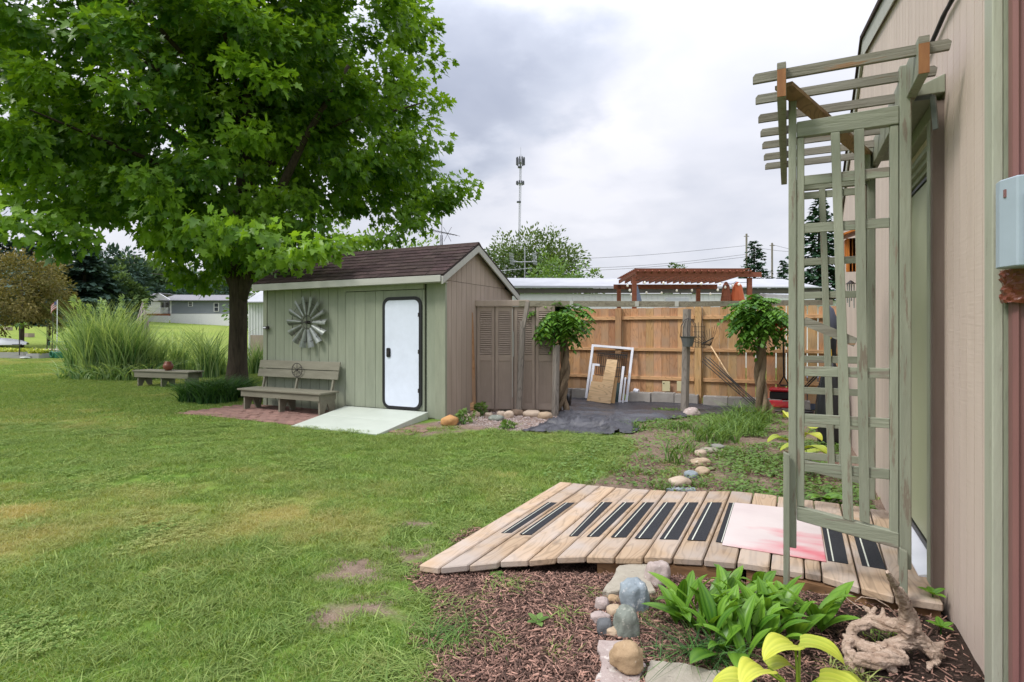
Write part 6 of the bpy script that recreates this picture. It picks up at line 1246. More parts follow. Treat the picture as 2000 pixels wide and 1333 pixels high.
    q = [on_y(x, y, 10.40) for x, y in ((1531, 735), (1523, 749), (1524, 753), (1538, 753), (1539, 749), (1531, 735))]; MB().tube(q, .012, 5).build('grip', m_black, T)
    # mower
    m_red = flat('red_mower_paint', (.55, .02, .03), rough=.3); c = Vector(on_z(1515, 806, .0)); T = thing('lawn_mower', 'red lawn mower partly hidden behind the arbor post', 'lawn mower', c)
    x, y = c.x+.05, c.y+.2
    MB().prism([(x-.28, y-.22, .08), (x+.32, y-.22, .08), (x+.34, y-.22, .14), (x+.22, y-.2, .2), (x-.22, y-.2, .19), (x-.31, y-.22, .13)], (0, .44, 0)).build('deck', m_red, T, bev=.015)
    MB().box((x-.14, y-.14, .2), (x+.16, y+.14, .33)).build('engine', m_black, T, bev=.02); MB().box((x-.15, y-.15, .3301), (x+.17, y+.15, .38)).build('cover', m_red, T, bev=.02)
    for sx in (-.24, .27):
        for sy in (-.25, .25): MB().tube([(x+sx, y+sy-.02, .09), (x+sx, y+sy+.02, .09)], .09, 16).build('wheel', m_black, T)
    for sy in (-.2, .2): MB().tube([(x+.2, y+sy, .2), (x+.75, y+sy, .85)], .012, 6).build('handle', m_iron, T)
    # blue bin, black bag, brown board, cardboard, spindle, lime thing under lattice
    c = Vector(on_z(1577, 800, .0)); T = thing('blue_bin', 'blue-grey plastic bin seen through the lattice', 'bin', c); zt = on_y(1577, 737, c.y)[2]
    B = MB(); B.tube([(c.x, c.y+.15, 0), (c.x, c.y+.15, zt-.03)], [.17, .22], 20); B.build('body', flat('blue_grey_plastic', (.15, .21, .36), rough=.5), T, smooth=False); MB().tube([(c.x, c.y+.15, zt-.03), (c.x, c.y+.15, zt)], [.235, .235], 20).build('rim', MATS['blue_grey_plastic'], T)
    for z_ in (.2,): pass
    c = Vector(on_z(1573, 812, .0)); T = thing('hose_coil', 'coil of dark hose on the ground below the blue bin', 'hose', c)
    for k in range(3): MB().ring((c.x, c.y, .02+.025*k), (0, 0, 1), .10+.006*k, .012, 24).build('loop', m_black, T, smooth=True)
    c = Vector((.50, 7.5, 0)); T = thing('refuse_bag', 'black plastic bag standing against the house wall behind the lattice', 'bag', c); V = []
    B = MB(); n, k = 20, 9
    for j in range(k):
        q = j/(k-1); rr = .20*math.sin(math.pi*(.28+.68*q))**.7
        for i in range(n):
            th = 6.283*i/n; w = 1+.13*math.sin(th*7+j*.3)+.06*math.sin(th*13); V.append((c.x-.06+rr*w*math.cos(th)*.8, c.y+rr*w*math.sin(th), .95*q))
    B.add(V, [(j*n+i, j*n+(i+1) % n, (j+1)*n+(i+1) % n, (j+1)*n+i) for j in range(k-1) for i in range(n)]+[tuple((k-1)*n+i for i in range(n))]); B.build('sack', flat('glossy_black_plastic', (.015, .016, .018), rough=.25), T, smooth=True)
    T = thing('brown_crate', 'brown wooden board box by the fence seen low through the lattice', 'box', on_z(1612, 800, 0)); c = T.location; MB().box((c.x-.07, c.y, 0), (c.x+.22, c.y+.2, .55)).build('box', m_taupe, T, bev=.004); MB().box((c.x+.10, c.y-.02, 0), (c.x+.13, c.y-.002, .62)).build('slat', m_cedar, T)
    c = Vector(on_y(1608, 795, 9.2)); T = thing('white_spindle', 'turned white wooden spindle below the blue bin', 'spindle', c); MB().tube([(c.x, c.y, c.z+h) for h in (-.05, .0, .03, .07, .1, .13, .18, .22)], [.02, .02, .035, .018, .032, .016, .028, .012], 10).build('spindle', m_white, T, smooth=True)
    # yellow tool and dark cover hanging at the fence corner
    c = Vector(on_y(1621, 625, 10.2)); T = thing('folded_parasol', 'dark folded cover with a pointed top hanging by the fence corner', 'cover', c); MB().tube([on_y(1617, 596, 10.2), on_y(1620, 605, 10.2), on_y(1622, 626, 10.2), on_y(1626, 700, 10.2)], [.01, .06, .10, .05], 10).build('cloth', flat('slate_cloth', (.06, .065, .09), rough=.8), T, smooth=True)
    T = thing('yellow_tool', 'yellow and black tool handle hanging by the fence corner', 'tool', on_y(1620, 665, 10.05)); my = flat('yellow_plastic', (.65, .40, .02)); MB().tube([on_y(1620, 645, 10.05), on_y(1621, 662, 10.05)], .022, 8).build('handle', my, T); MB().tube([on_y(1621, 662.5, 10.05), on_y(1621, 682, 10.05)], .018, 8).build('shaft', m_black, T); MB().tube([on_y(1621, 682.5, 10.05), on_y(1622, 696, 10.05)], .022, 8).build('tip', my, T)
    # half basket with pot on the post
    c = Vector(on_y(1343, 660, 9.16)); T = thing('plant_holder', 'wire half basket holding a grey pot on the weathered post', 'plant holder', c)
    for k in range(7):
        a = math.pi*k/6; MB().tube([(c.x+.12*math.cos(math.pi+a)*1, c.y-.10*math.sin(a)+.08, c.z+.0), (c.x+.115*math.cos(math.pi+a), c.y-.10*math.sin(a)+.08, c.z+.18), (c.x+.06*math.cos(math.pi+a), c.y-.05*math.sin(a)+.08, c.z+.28), (c.x, c.y+.08, c.z+.31)], .004, 5).build('wire', m_iron, T)
    MB().tube([(c.x, c.y+.02, c.z-.14), (c.x, c.y+.02, c.z-.005), (c.x, c.y+.02, c.z+.02)], [.07, .105, .125], 14).build('pot', flat('slate_pot', (.13, .14, .14)), T)
    c = Vector(on_y(1364, 655, 9.3)); T = thing('wire_trellis', 'thin arched wire trellis panel right of the weathered post', 'trellis', c)
    for k in range(5): x = c.x-.09+k*.045; MB().tube([(x, c.y, c.z-.19), (x, c.y, c.z+.14+.06*math.cos((k-2)*.7))], .0035, 4).build('wire', m_iron, T)
    for k in range(5): MB().tube([(c.x-.09, c.y, c.z-.19+.08*k), (c.x+.09, c.y, c.z-.19+.08*k)], .0035, 4).build('wire', m_iron, T)
    # birdhouse and chimes on the house wall
    y0, y1 = 5.35, 5.75; zt, zb = on_x(1700, 462, WX)[2], on_x(1700, 548, WX)[2]; T = thing('wall_box', 'orange cedar shelf box fixed high on the house wall', 'shelf box', (WX, 5.9, 1.8)); mo = grainwood('orange_cedar', (.55, .20, .035), (.42, .13, .02), 2, rough=.5, ring=7)
    ya, yb = on_x(1708, 500, WX)[1], on_x(1690, 500, WX)[1]
    A = Vector(on_y(1650, 472, 6.3)); A0 = A.x
    MB().box((A0, 6.3, 1.98), (WX-.002, 6.42, 2.18)).build('back', mo, T); MB().hexa([(A0-.03, 6.1, 2.2), (WX-.002, 6.1, 2.26), (WX-.002, 6.5, 2.26), (A0-.03, 6.5, 2.2)], [(A0-.03, 6.1, 2.215), (WX-.002, 6.1, 2.278), (WX-.002, 6.5, 2.278), (A0-.03, 6.5, 2.215)]).build('roof', mo, T)
    for k in range(5): x = A0+.01+k*(WX-.02-A0)/5; MB().box((x, 6.285, 1.87), (x+.05, 6.299, 2.19)).build('board', mo, T, bev=.002)
    MB().box((WX-.03, 6.15, 1.80), (WX-.003, 6.28, 2.24)).build('bracket', mo, T); MB().box((WX-.035, 6.07, 1.74), (WX-.004, 6.10, 2.22)).build('bracket', m_weather, T)
    T = thing('wind_chime', 'wind chime of metal tubes hanging below the orange box', 'wind chime', on_y(1662, 560, 6.2)); 
    for px, pb in ((1655, 592), (1659, 600), (1663, 588), (1668, 602)): MB().tube([on_y(px, 556, 6.2), on_y(px, pb, 6.2)], .006, 6).build('tube', m_galv, T)
    MB().tube([on_y(1661.5, 548, 6.2), on_y(1661.5, 555, 6.2)], [.006, .045], 10).build('cap', m_iron, T)
yardthings()

# ------------------------------------------------------------------ beyond the fence
def beyond():
    m_sid = mat('chalk_white_siding', (.78, .79, .80), (.72, .73, .74), scale=3, rough=.6, rnd=.02); m_roofw = mat('white_metal_roof', (.42, .43, .46), (.33, .34, .37), scale=1.5, rough=.45, rnd=.02); m_eave = mat('dull_brown_eave', (.15, .13, .115), (.10, .09, .08), scale=3, rough=.8)
    def P(px, py, d): return Vector(at_d(px, py, d))
    rt, fw = Vector((cc, ss, 0)), Vector((-ss, cc, 0))
    T = thing('trailer_home', 'long white trailer home with pale metal roof behind the cedar fence', 'trailer', P(1300, 648, 20)-Vector((0, 0, 1.3))); T.rotation_euler = (0, 0, YAW)
    X = lambda px, d=20: (px-1300)/FPX*d
    Zt = lambda py, d=20: CH+(HY-py)/FPX*d
    MB().box((X(880), 0, 0), (X(1592), .12, Zt(574))).build('wall', m_sid, T, local=True)
    x = X(985)
    while x < X(1590): MB().box((x, -.018, Zt(650)), (x+.012, -.001, Zt(575))).build('batten', m_sid, T, local=True); x += .2
    zl, zr = Zt(545), Zt(552)
    MB().hexa([(X(880), -.12, Zt(560)), (X(1600), -.12, Zt(563)), (X(1570), 1.6, zr-.02), (X(880), 1.6, zl-.02)], [(X(880), -.12, Zt(560)+.03), (X(1600), -.12, Zt(563)+.03), (X(1570), 1.6, Zt(545, 21.6)), (X(880), 1.6, Zt(543, 21.6))]).build('roof', m_roofw, T, local=True)
    MB().box((X(880), -.09, Zt(573)), (X(1600), -.02, Zt(564))).build('eave', m_eave, T, local=True)
    MB().box((X(880), -.17, Zt(563.5)), (X(1600), -.125, Zt(561))).build('gutter', m_roofw, T, local=True)
    for px in (1300,): MB().box((X(px), -.03, 1.0), (X(px+45), -.001, Zt(583))).build('window', flat('pale_blind', (.55, .57, .62)), T, local=True)
    # low white shed roof on the right, behind the arbor
    L = thing('white_carport', 'low white metal roofed shelter at the fence corner', 'shelter', P(1590, 648, 14)-Vector((0, 0, 1.3))); L.rotation_euler = (0, 0, YAW); X2 = lambda px: (px-1590)/FPX*14; Z2 = lambda py: CH+(HY-py)/FPX*14
    MB().hexa([(X2(1535), -.3, Z2(585)), (X2(1640), -.3, Z2(584)), (X2(1640), 1.5, Z2(572)), (X2(1535), 1.5, Z2(572))], [(X2(1535), -.3, Z2(578)), (X2(1640), -.3, Z2(577)), (X2(1640), 1.5, Z2(566)), (X2(1535), 1.5, Z2(566))]).build('roof', m_roofw, L, local=True)
    MB().box((X2(1535), 0, 0), (X2(1640), .08, Z2(588))).build('wall', m_sid, L, local=True)
    # pergola with string lights
    m_perg = mat('red_brown_pergola_stain', (.26, .085, .045), (.18, .055, .03), scale=5, stretch=(.5, 4, 4), rough=.7, rnd=.12)
    G = thing('pergola', 'red-brown timber pergola with wavy roof edge behind the fence', 'pergola', P(1350, 648, 15)-Vector((0, 0, 1.3))); G.rotation_euler = (0, 0, YAW); X3 = lambda px, d=15: (px-1350)/FPX*d; Z3 = lambda py, d=15: CH+(HY-py)/FPX*d
    zf = Z3(535); MB().hexa([(X3(1241), -.02, Z3(541)), (X3(1487), -.02, Z3(541.5)), (X3(1487), .02, Z3(541.5)), (X3(1241), .02, Z3(541))], [(X3(1241), -.02, Z3(530)), (X3(1487), -.02, Z3(532)), (X3(1487), .02, Z3(532)), (X3(1241), .02, Z3(530))]).build('beam', m_perg, G, local=True)
    bz = Z3(541)-.02
    MB().box((X3(1228), 2.2, bz-.14), (X3(1460), 2.25, bz)).build('beam', m_perg, G, local=True)
    for k in range(17):
        x = X3(1243)+k*.185; MB().prism([(x, -.14, Z3(531)), (x, -.12, Z3(531)+.03), (x, 2.5, bz+.16), (x, 2.5, bz+.05), (x, -.05, Z3(531)-.04)], (.035, 0, 0)).build('rafter', m_perg, G, local=True)
    for k in range(12): y = -.1+k*.22; MB().box((X3(1238), y, Z3(529)+.025+(bz+.16-Z3(529))*k/12), (X3(1462), y+.045, Z3(529)+.05+(bz+.16-Z3(529))*k/12)).build('top_slat', m_perg, G, local=True)
    for px, y in ((1236, .03), (1462, .03), (1236, 2.2), (1414, 2.2)): MB().box((X3(px), y, 0), (X3(px)+.11, y+.1, bz)).build('post', m_perg, G, local=True)
    LB = thing('string_lights', 'string of round white bulbs hung round the pergola', 'string lights', P(1350, 648, 15)-Vector((0, 0, 1.3))); LB.rotation_euler = (0, 0, YAW); mb = flat('frosted_bulb', (.8, .78, .74), rough=.3); mb.node_tree.nodes['Principled BSDF'].inputs['Emission Color'].default_value = (1, .9, .8, 1); mb.node_tree.nodes['Principled BSDF'].inputs['Emission Strength'].default_value = .15
    runs = [((1240, 548), (1460, 552), -.05, 15, 6), ((1252, 572), (1400, 562), 1.6, 16.6, 5), ((1237, 548), (1250, 575), .6, 15.6, 3), ((1458, 550), (1400, 572), .9, 15.9, 4)]
    bsrc = None
    for (a, b, y, d, n) in runs:
        pts = []
        for k in range(n*2+1):
            q = k/(n*2); px = a[0]+(b[0]-a[0])*q; py = a[1]+(b[1]-a[1])*q+3*math.sin(math.pi*q*3)**2; pts.append(Vector((X3(px, d), y, CH+(HY-py)/FPX*d)))
        MB().tube(pts, .006, 4).build('wire', m_black, LB, local=True)
        for p in pts[1::2]:
            if bsrc is None: bsrc = MB().tube([(0, 0, 0), (0, 0, -.02), (0, 0, -.05), (0, 0, -.075)], [.012, .03, .034, .012], 8).build('bulb', mb, LB, local=True, smooth=True); bsrc.location = p
            else: share(bsrc, 'bulb', LB, p)
    m_or = flat('orange_umbrella_cloth', (.55, .13, .05), rough=.8)
    for px, w, lb in ((1367+60, 0, ''),): pass
    for px, lb, w in ((1440, 'closed orange-red patio umbrella beside the pergola right post', .20), (1418, 'closed dark red patio umbrella left of the orange-red one', .15)):
        c = P(px, 648, 16); c.z = 0; T = thing('patio_umbrella', lb, 'umbrella', c); MB().tube([(c.x, c.y, 0), (c.x, c.y, 2.7)], .02, 6).build('pole', m_iron, T)
        z1 = CH+(HY-551)/FPX*16; MB().tube([(c.x, c.y, 1.2), (c.x, c.y, z1-.5), (c.x, c.y, z1-.1), (c.x, c.y, z1)], [w*1.3, w, w*.6, .03], 9).build('canopy', m_or if px == 1440 else m_perg, T)
    # small blue flag cloth on the pergola left post
    c = P(1244, 578, 15.3); T = thing('small_flag', 'small faded blue flag hanging at the pergola left post', 'flag', c); MB().add([c+Vector((0, 0, .28)), c+rt*.02+Vector((0, 0, .28)), c+rt*.13-Vector((0, 0, .14)), c+rt*.04-Vector((0, 0, .18)), c-rt*.04-Vector((0, 0, .12))], [(0, 1, 2, 3, 4)]).build('cloth', flat('faded_blue_cloth', (.22, .26, .38), rough=.9), T)
    # white corrugated building left of the shed
    W = thing('white_outbuilding', 'white ribbed outbuilding seen between the maple trunk and the shed', 'building', P(500, 648, 24)-Vector((0, 0, 1.3))); W.rotation_euler = (0, 0, YAW); c24 = 24/FPX
    MB().box((-15*c24, 0, 0), (180*c24, 3, CH+(HY-592)*c24)).build('wall', m_sid, W, local=True)
    for k in range(9): MB().box((-14*c24+k*.12, -.03, .3), (-14*c24+k*.12+.035, -.001, CH+(HY-593)*c24)).build('rib', m_sid, W, local=True)
    MB().hexa([(-17*c24, -.2, CH+(HY-592)*c24), (182*c24, -.2, CH+(HY-592)*c24), (182*c24, 3.2, CH+(HY-592)*c24), (-17*c24, 3.2, CH+(HY-592)*c24)], [(-17*c24, -.2, CH+(HY-590)*c24), (182*c24, -.2, CH+(HY-590)*c24), (182*c24, 1.5, CH+(HY-560)*c24), (-17*c24, 1.5, CH+(HY-560)*c24)]).build('roof', m_roofw, W, local=True)
    MB().box((-10*c24, -.05, 0), (30*c24, -.031, CH+(HY-655)*c24)).build('skirt', m_taupe, W, local=True)
    # radio tower
    d = 170; b = P(1011, 648, d); b.z = 0; T = thing('radio_tower', 'tall thin lattice radio tower with antennas at the top', 'tower', b); top = P(1017, 303, d); m_tw = flat('hazy_steel', (.34, .35, .40)); h = top.z
    cols = [b+Vector((math.cos(a)*.33, math.sin(a)*.33, 0)) for a in (0, 2.09, 4.19)]; lean_ = (top-b); lean_.z = 0
    at = lambda k, z: cols[k]+lean_*(z/h)+Vector((0, 0, z))
    for k in range(3): MB().tube([at(k, 0), at(k, h)], .055, 5).build('leg', m_tw, T)
    B = MB(); z = 14
    while z < h-1.2:
        for k in range(3): B.tube([at(k, z), at((k+1) % 3, z+1.2)], .03, 4); B.tube([at(k, z), at((k+1) % 3, z)], .03, 4)
        z += 1.2
    B.build('bracing', m_tw, T)
    MB().tube([top, top+Vector((0, 0, 2.2))], .05, 5).build('whip', m_tw, T)
    for zz, w in ((h-2.4, 1.15), (h-8.6, 1.05)):
        c = b+lean_*(zz/h)+Vector((0, 0, zz)); MB().beam(c-rt*w, c+rt*w, .25, .25).build('platform', m_tw, T); MB().beam(c-fw*w, c+fw*w, .25, .25).build('platform', m_tw, T)
        for k in range(9):
            a = 6.283*k/9; q = c+Vector((math.cos(a)*w, math.sin(a)*w, 0)); hh = 1.6 if w > 1.1 else .7; MB().beam(q-Vector((0, 0, hh*.4)), q+Vector((0, 0, hh)), .34, .3).build('antenna_panel', flat('dark_antenna', (.06, .065, .08)), T)
    for py in (327, 395): c = P(1016-(py-303)*.03, py, d); MB().beam(c-rt*.6, c+rt*.6, .9, .4).build('dish_mount', flat('dark_antenna', (.1, .1, .1)), T)
    # television antennas
    m_al = flat('dull_aluminium', (.42, .43, .46), rough=.4, metal=.5)
    d = 22; b = P(862, 648, d); b.z = 0; T = thing('tv_antenna', 'television antenna on a lattice mast above the shed roof', 'antenna', b); t = P(862, 447, d)
    for s in (-.10, .10): MB().tube([b+rt*s, b+rt*s*.35+Vector((0, 0, t.z-.25))], .012, 5).build('mast', m_iron, T)
    MB().tube([b, P(863, 424, d)], .012, 5).build('mast', m_iron, T); z = 3.2
    while z < t.z-.3: MB().beam(b-rt*.07+Vector((0, 0, z)), b+rt*.07+Vector((0, 0, z+.1)), .008, .008).build('rung', m_iron, T); z += .2
    p, q = P(842, 450, d), P(892, 460, d); MB().tube([p, q], .014, 5).build('boom', m_iron, T)
    for k in range(9): c = p.lerp(q, k/8); l = .55-.04*k; MB().tube([c-fw*l-rt*.1, c+fw*l+rt*.1], .007, 4).build('element', m_iron, T)
    for s in (-1, 1): MB().tube([P(874, 458, d), P(874+8*s, 458-14, d)], .007, 4).build('element', m_iron, T); MB().tube([P(874, 458, d), P(874+7*s, 458+14, d)], .007, 4).build('element', m_iron, T)
    d = 23; b = P(1025, 648, d); b.z = 0; T = thing('grid_antenna', 'pale antenna with two wire mesh reflectors before the green tree', 'antenna', b); MB().tube([b, P(1025, 482, d)], .02, 6).build('mast', m_al, T)
    MB().tube([P(1003, 512, d), P(1048, 512, d)], .016, 5).build('boom', m_al, T); MB().tube([P(1000, 508, d), P(1020, 514, d)], .01, 5).build('boom', m_al, T)
    for px in (1001, 1046):
        for k in range(6):
            o_ = (k-2.5)*.06; MB().tube([P(px-3, 494, d)+rt*o_*.5+fw*o_, P(px, 518, d)+rt*o_*.5+fw*o_], .006, 4).build('wire', m_al, T)
        for k in range(5): c = P(px-1, 496+5*k, d); MB().tube([c-fw*.2-rt*.1, c+fw*.2+rt*.1], .006, 4).build('wire', m_al, T)
    p, q = P(972, 530, d), P(1040, 524, d); MB().tube([p, q], .012, 5).build('boom', m_al, T)
    for k in range(8): c = p.lerp(q, k/7); MB().tube([c-fw*.5-rt*.15, c+fw*.5+rt*.15], .006, 4).build('element', m_al, T)
    # power poles and lines
    for px, pt_, lb in ((1458, 457, 'wooden utility pole left of the sparse spruce tip'), (1508, 475, 'thin utility pole right of the sparse spruce')):
        d = 55; b = P(px, 648, d); b.z = 0; T = thing('utility_pole', lb, 'pole', b); MB().tube([b, P(px, pt_, d)], .10, 6).build('pole', m_weather, T); c = P(px, pt_+5, d); MB().beam(c-rt*.25, c+rt*.25, .06, .06).build('crossarm', m_weather, T)
    for k, (a, b) in enumerate((((900, 507), (1458, 480)), ((960, 530), (1458, 502)), ((1000, 524), (1458, 497)), ((1458, 480), (1640, 484)), ((1508, 478), (1640, 483)))):
        p, q = P(*a, 55), P(*b, 55); pts = [p.lerp(q, t/12)-Vector((0, 0, .5*math.sin(math.pi*t/12))) for t in range(13)]; tag(MB().tube(pts, .014, 4).build('power_line', m_iron), ('topmost thin overhead line left of the utility pole', 'lowest thin overhead line left of the utility pole', 'middle thin overhead line left of the utility pole', 'thin overhead line running right from the taller utility pole', 'thin overhead line running right from the shorter utility pole')[k], 'cable', 'overhead lines behind the fence')
    d = 88; b = P(256, 600, d); b.z = g(b.x, b.y); T = thing('utility_pole', 'thin pale utility pole standing beyond the white home', 'pole', b); MB().tube([b, P(257, 512, d)], .14, 6).build('pole', m_al, T); MB().beam(P(251, 514, d), P(268, 514, d), .12, .12).build('crossarm', m_weather, T)
    tag(MB().tube([P(190, 533, d), P(256, 531, d), P(330, 538, d)], .03, 4).build('power_line', m_iron), 'thin line strung from the pale distant pole', 'cable')
beyond()
def homes():
    m_gs = mat('blue_grey_siding', (.235, .255, .30), (.21, .23, .275), scale=1.5, rough=.6, rnd=.01); m_ws = mat('white_home_siding', (.62, .62, .64), (.55, .55, .57), scale=1.5, rough=.6, rnd=.01); m_gr = mat('grey_shingles', (.24, .24, .26), (.19, .19, .21), scale=5, rough=.9, rnd=.01); m_wt = flat('clean_white_trim', (.72, .72, .75)); m_gl = flat('dim_window_glass', (.05, .055, .07), rough=.1)
    d = 80; k = d/FPX; b = at_d(370, 620, d); gzv = b[2]
    H = thing('mobile_home', 'blue-grey mobile home with white porch across the field', 'mobile home', (b[0], b[1], gzv)); H.rotation_euler = (0, 0, YAW)
    X = lambda px: (px-370)*k; Z = lambda py: (620-py)*k
    MB().box((X(333), 0, Z(613)), (X(560), 5, Z(588))).build('wall', m_gs, H, local=True)
    z = Z(612)
    while z < Z(589): MB().box((X(333), -.03, z), (X(560), -.001, z+.02)).build('siding_board', m_gs, H, local=True); z += .30
    MB().box((X(333), -.02, -1.2), (X(560), .1, Z(613.2))).build('skirting', m_wt, H, local=True); MB().box((X(332), -.05, Z(613)), (X(335), .0, Z(587))).build('corner_board', m_wt, H, local=True)
    MB().hexa([(X(313), -.5, Z(588)), (X(560), -.5, Z(588)), (X(560), 5.4, Z(588)), (X(328), 5.4, Z(588))], [(X(313), -.5, Z(587)), (X(560), -.5, Z(587)), (X(560), 2.4, Z(575)), (X(322), 2.4, Z(574))]).build('roof', m_gr, H, local=True)
    MB().prism([(X(282), -.3, Z(589)), (X(284), -.3, Z(586.5)), (X(313), -.3, Z(573.5)), (X(335), -.3, Z(586.5)), (X(333), -.3, Z(588))], (0, .3, 0)).build('porch_gable', m_wt, H, local=True)
    MB().hexa([(X(282), -.35, Z(588)), (X(313), -.35, Z(573.6)), (X(313), 4, Z(573.6)), (X(282), 4, Z(588))], [(X(281), -.35, Z(587)), (X(313), -.35, Z(572.2)), (X(313), 4, Z(572.2)), (X(281), 4, Z(587))]).build('porch_roof', m_gr, H, local=True)
    MB().box((X(300), 1.6, Z(613)), (X(333), 1.7, Z(586))).build('porch_wall', m_gs, H, local=True)
    for px in (303, 311, 319, 326): f = MB().box((X(px), 1.5, Z(604)), (X(px+5), 1.6, Z(589))).build('window', m_wt, H, local=True); MB().box((X(px+.8), 1.47, Z(602.5)), (X(px+4.2), 1.499, Z(590))).build('pane', m_gl, f, local=True)
    MB().box((X(286), -.4, Z(617)), (X(332), 1.5, Z(613.5))).build('porch_deck', flat('rust_brick', (.30, .11, .06)), H, local=True); MB().box((X(250), -.4, -.9), (X(332), -.2, Z(617.2))).build('porch_skirt', m_wt, H, local=True)
    MB().box((X(284), -.42, Z(602.5)), (X(332), -.36, Z(601.5))).build('handrail', m_wt, H, local=True)
    for j in range(20): MB().box((X(285+j*2.4), -.41, Z(613)), (X(285+j*2.4)+.07, -.37, Z(602.6))).build('baluster', m_wt, H, local=True)
    for px, w, y0, y1 in ((368, 9, 599, 590), (418, 10, 609, 592)):
        f = MB().box((X(px), -.08, Z(y0)), (X(px+w), -.031, Z(y1))).build('window', m_wt, H, local=True)
        for a, b_ in ((y0-1, (y0+y1)/2+.5), ((y0+y1)/2-.5, y1+1)): MB().box((X(px+1.4), -.10, Z(a)), (X(px+w-1.4), -.081, Z(b_))).build('pane', m_gl, f, local=True)
    d = 86; k2 = d/FPX; b = at_d(270, 618, d); H2 = thing('mobile_home', 'white mobile home with brown roof trim left of the blue-grey home', 'mobile home', b); H2.rotation_euler = (0, 0, YAW); X = lambda px: (px-270)*k2; Z = lambda py: (618-py)*k2
    MB().box((X(245), 0, -1.5), (X(320), 4, Z(581))).build('wall', m_ws, H2, local=True); MB().hexa([(X(230), -.6, Z(582)), (X(322), -.6, Z(580)), (X(322), 4, Z(580)), (X(230), 4, Z(582))], [(X(230), -.6, Z(580.5)), (X(322), -.6, Z(577)), (X(318), 2, Z(572)), (X(252), 2, Z(572))]).build('roof', m_roofgrey if False else m_gr, H2, local=True)
    MB().box((X(232), -.65, Z(581)), (X(322), -.61, Z(578.5))).build('roof_trim', flat('maroon_trim', (.16, .06, .055)), H2, local=True); MB().box((X(240), .3, -1), (X(254), .4, Z(583))).build('door_opening', m_gl, H2, local=True)
    f = MB().box((X(285), -.05, Z(596)), (X(297), -.001, Z(588))).build('window', m_wt, H2, local=True); MB().box((X(286.5), -.08, Z(595)), (X(295.5), -.051, Z(589))).build('pane', m_gl, f, local=True)
    MB().box((X(254), -.3, -.2), (X(330), .0, Z(613))).build('step_edge', flat('rust_brick', (.30, .11, .06)), H2, local=True)
    b = at_d(217, 616, 92); H3 = thing('mobile_home', 'pale green-white mobile home mostly hidden by the tall grass plumes', 'mobile home', b); H3.rotation_euler = (0, 0, YAW); k3 = 92/FPX; MB().box((-20*k3, 0, -1.5), (16*k3, 4, 37*k3)).build('wall', flat('pale_green_siding', (.45, .48, .42)), H3, local=True); MB().box((-22*k3, -.4, 37*k3+.01), (18*k3, 4, 40*k3)).build('roof', m_ws, H3, local=True)
    f = MB().box((1*k3, -.05, 22*k3), (9*k3, -.001, 30*k3)).build('window', m_wt, H3, local=True); MB().box((2*k3, -.08, 23*k3), (8*k3, -.051, 29*k3)).build('pane', m_gl, f, local=True)
homes()
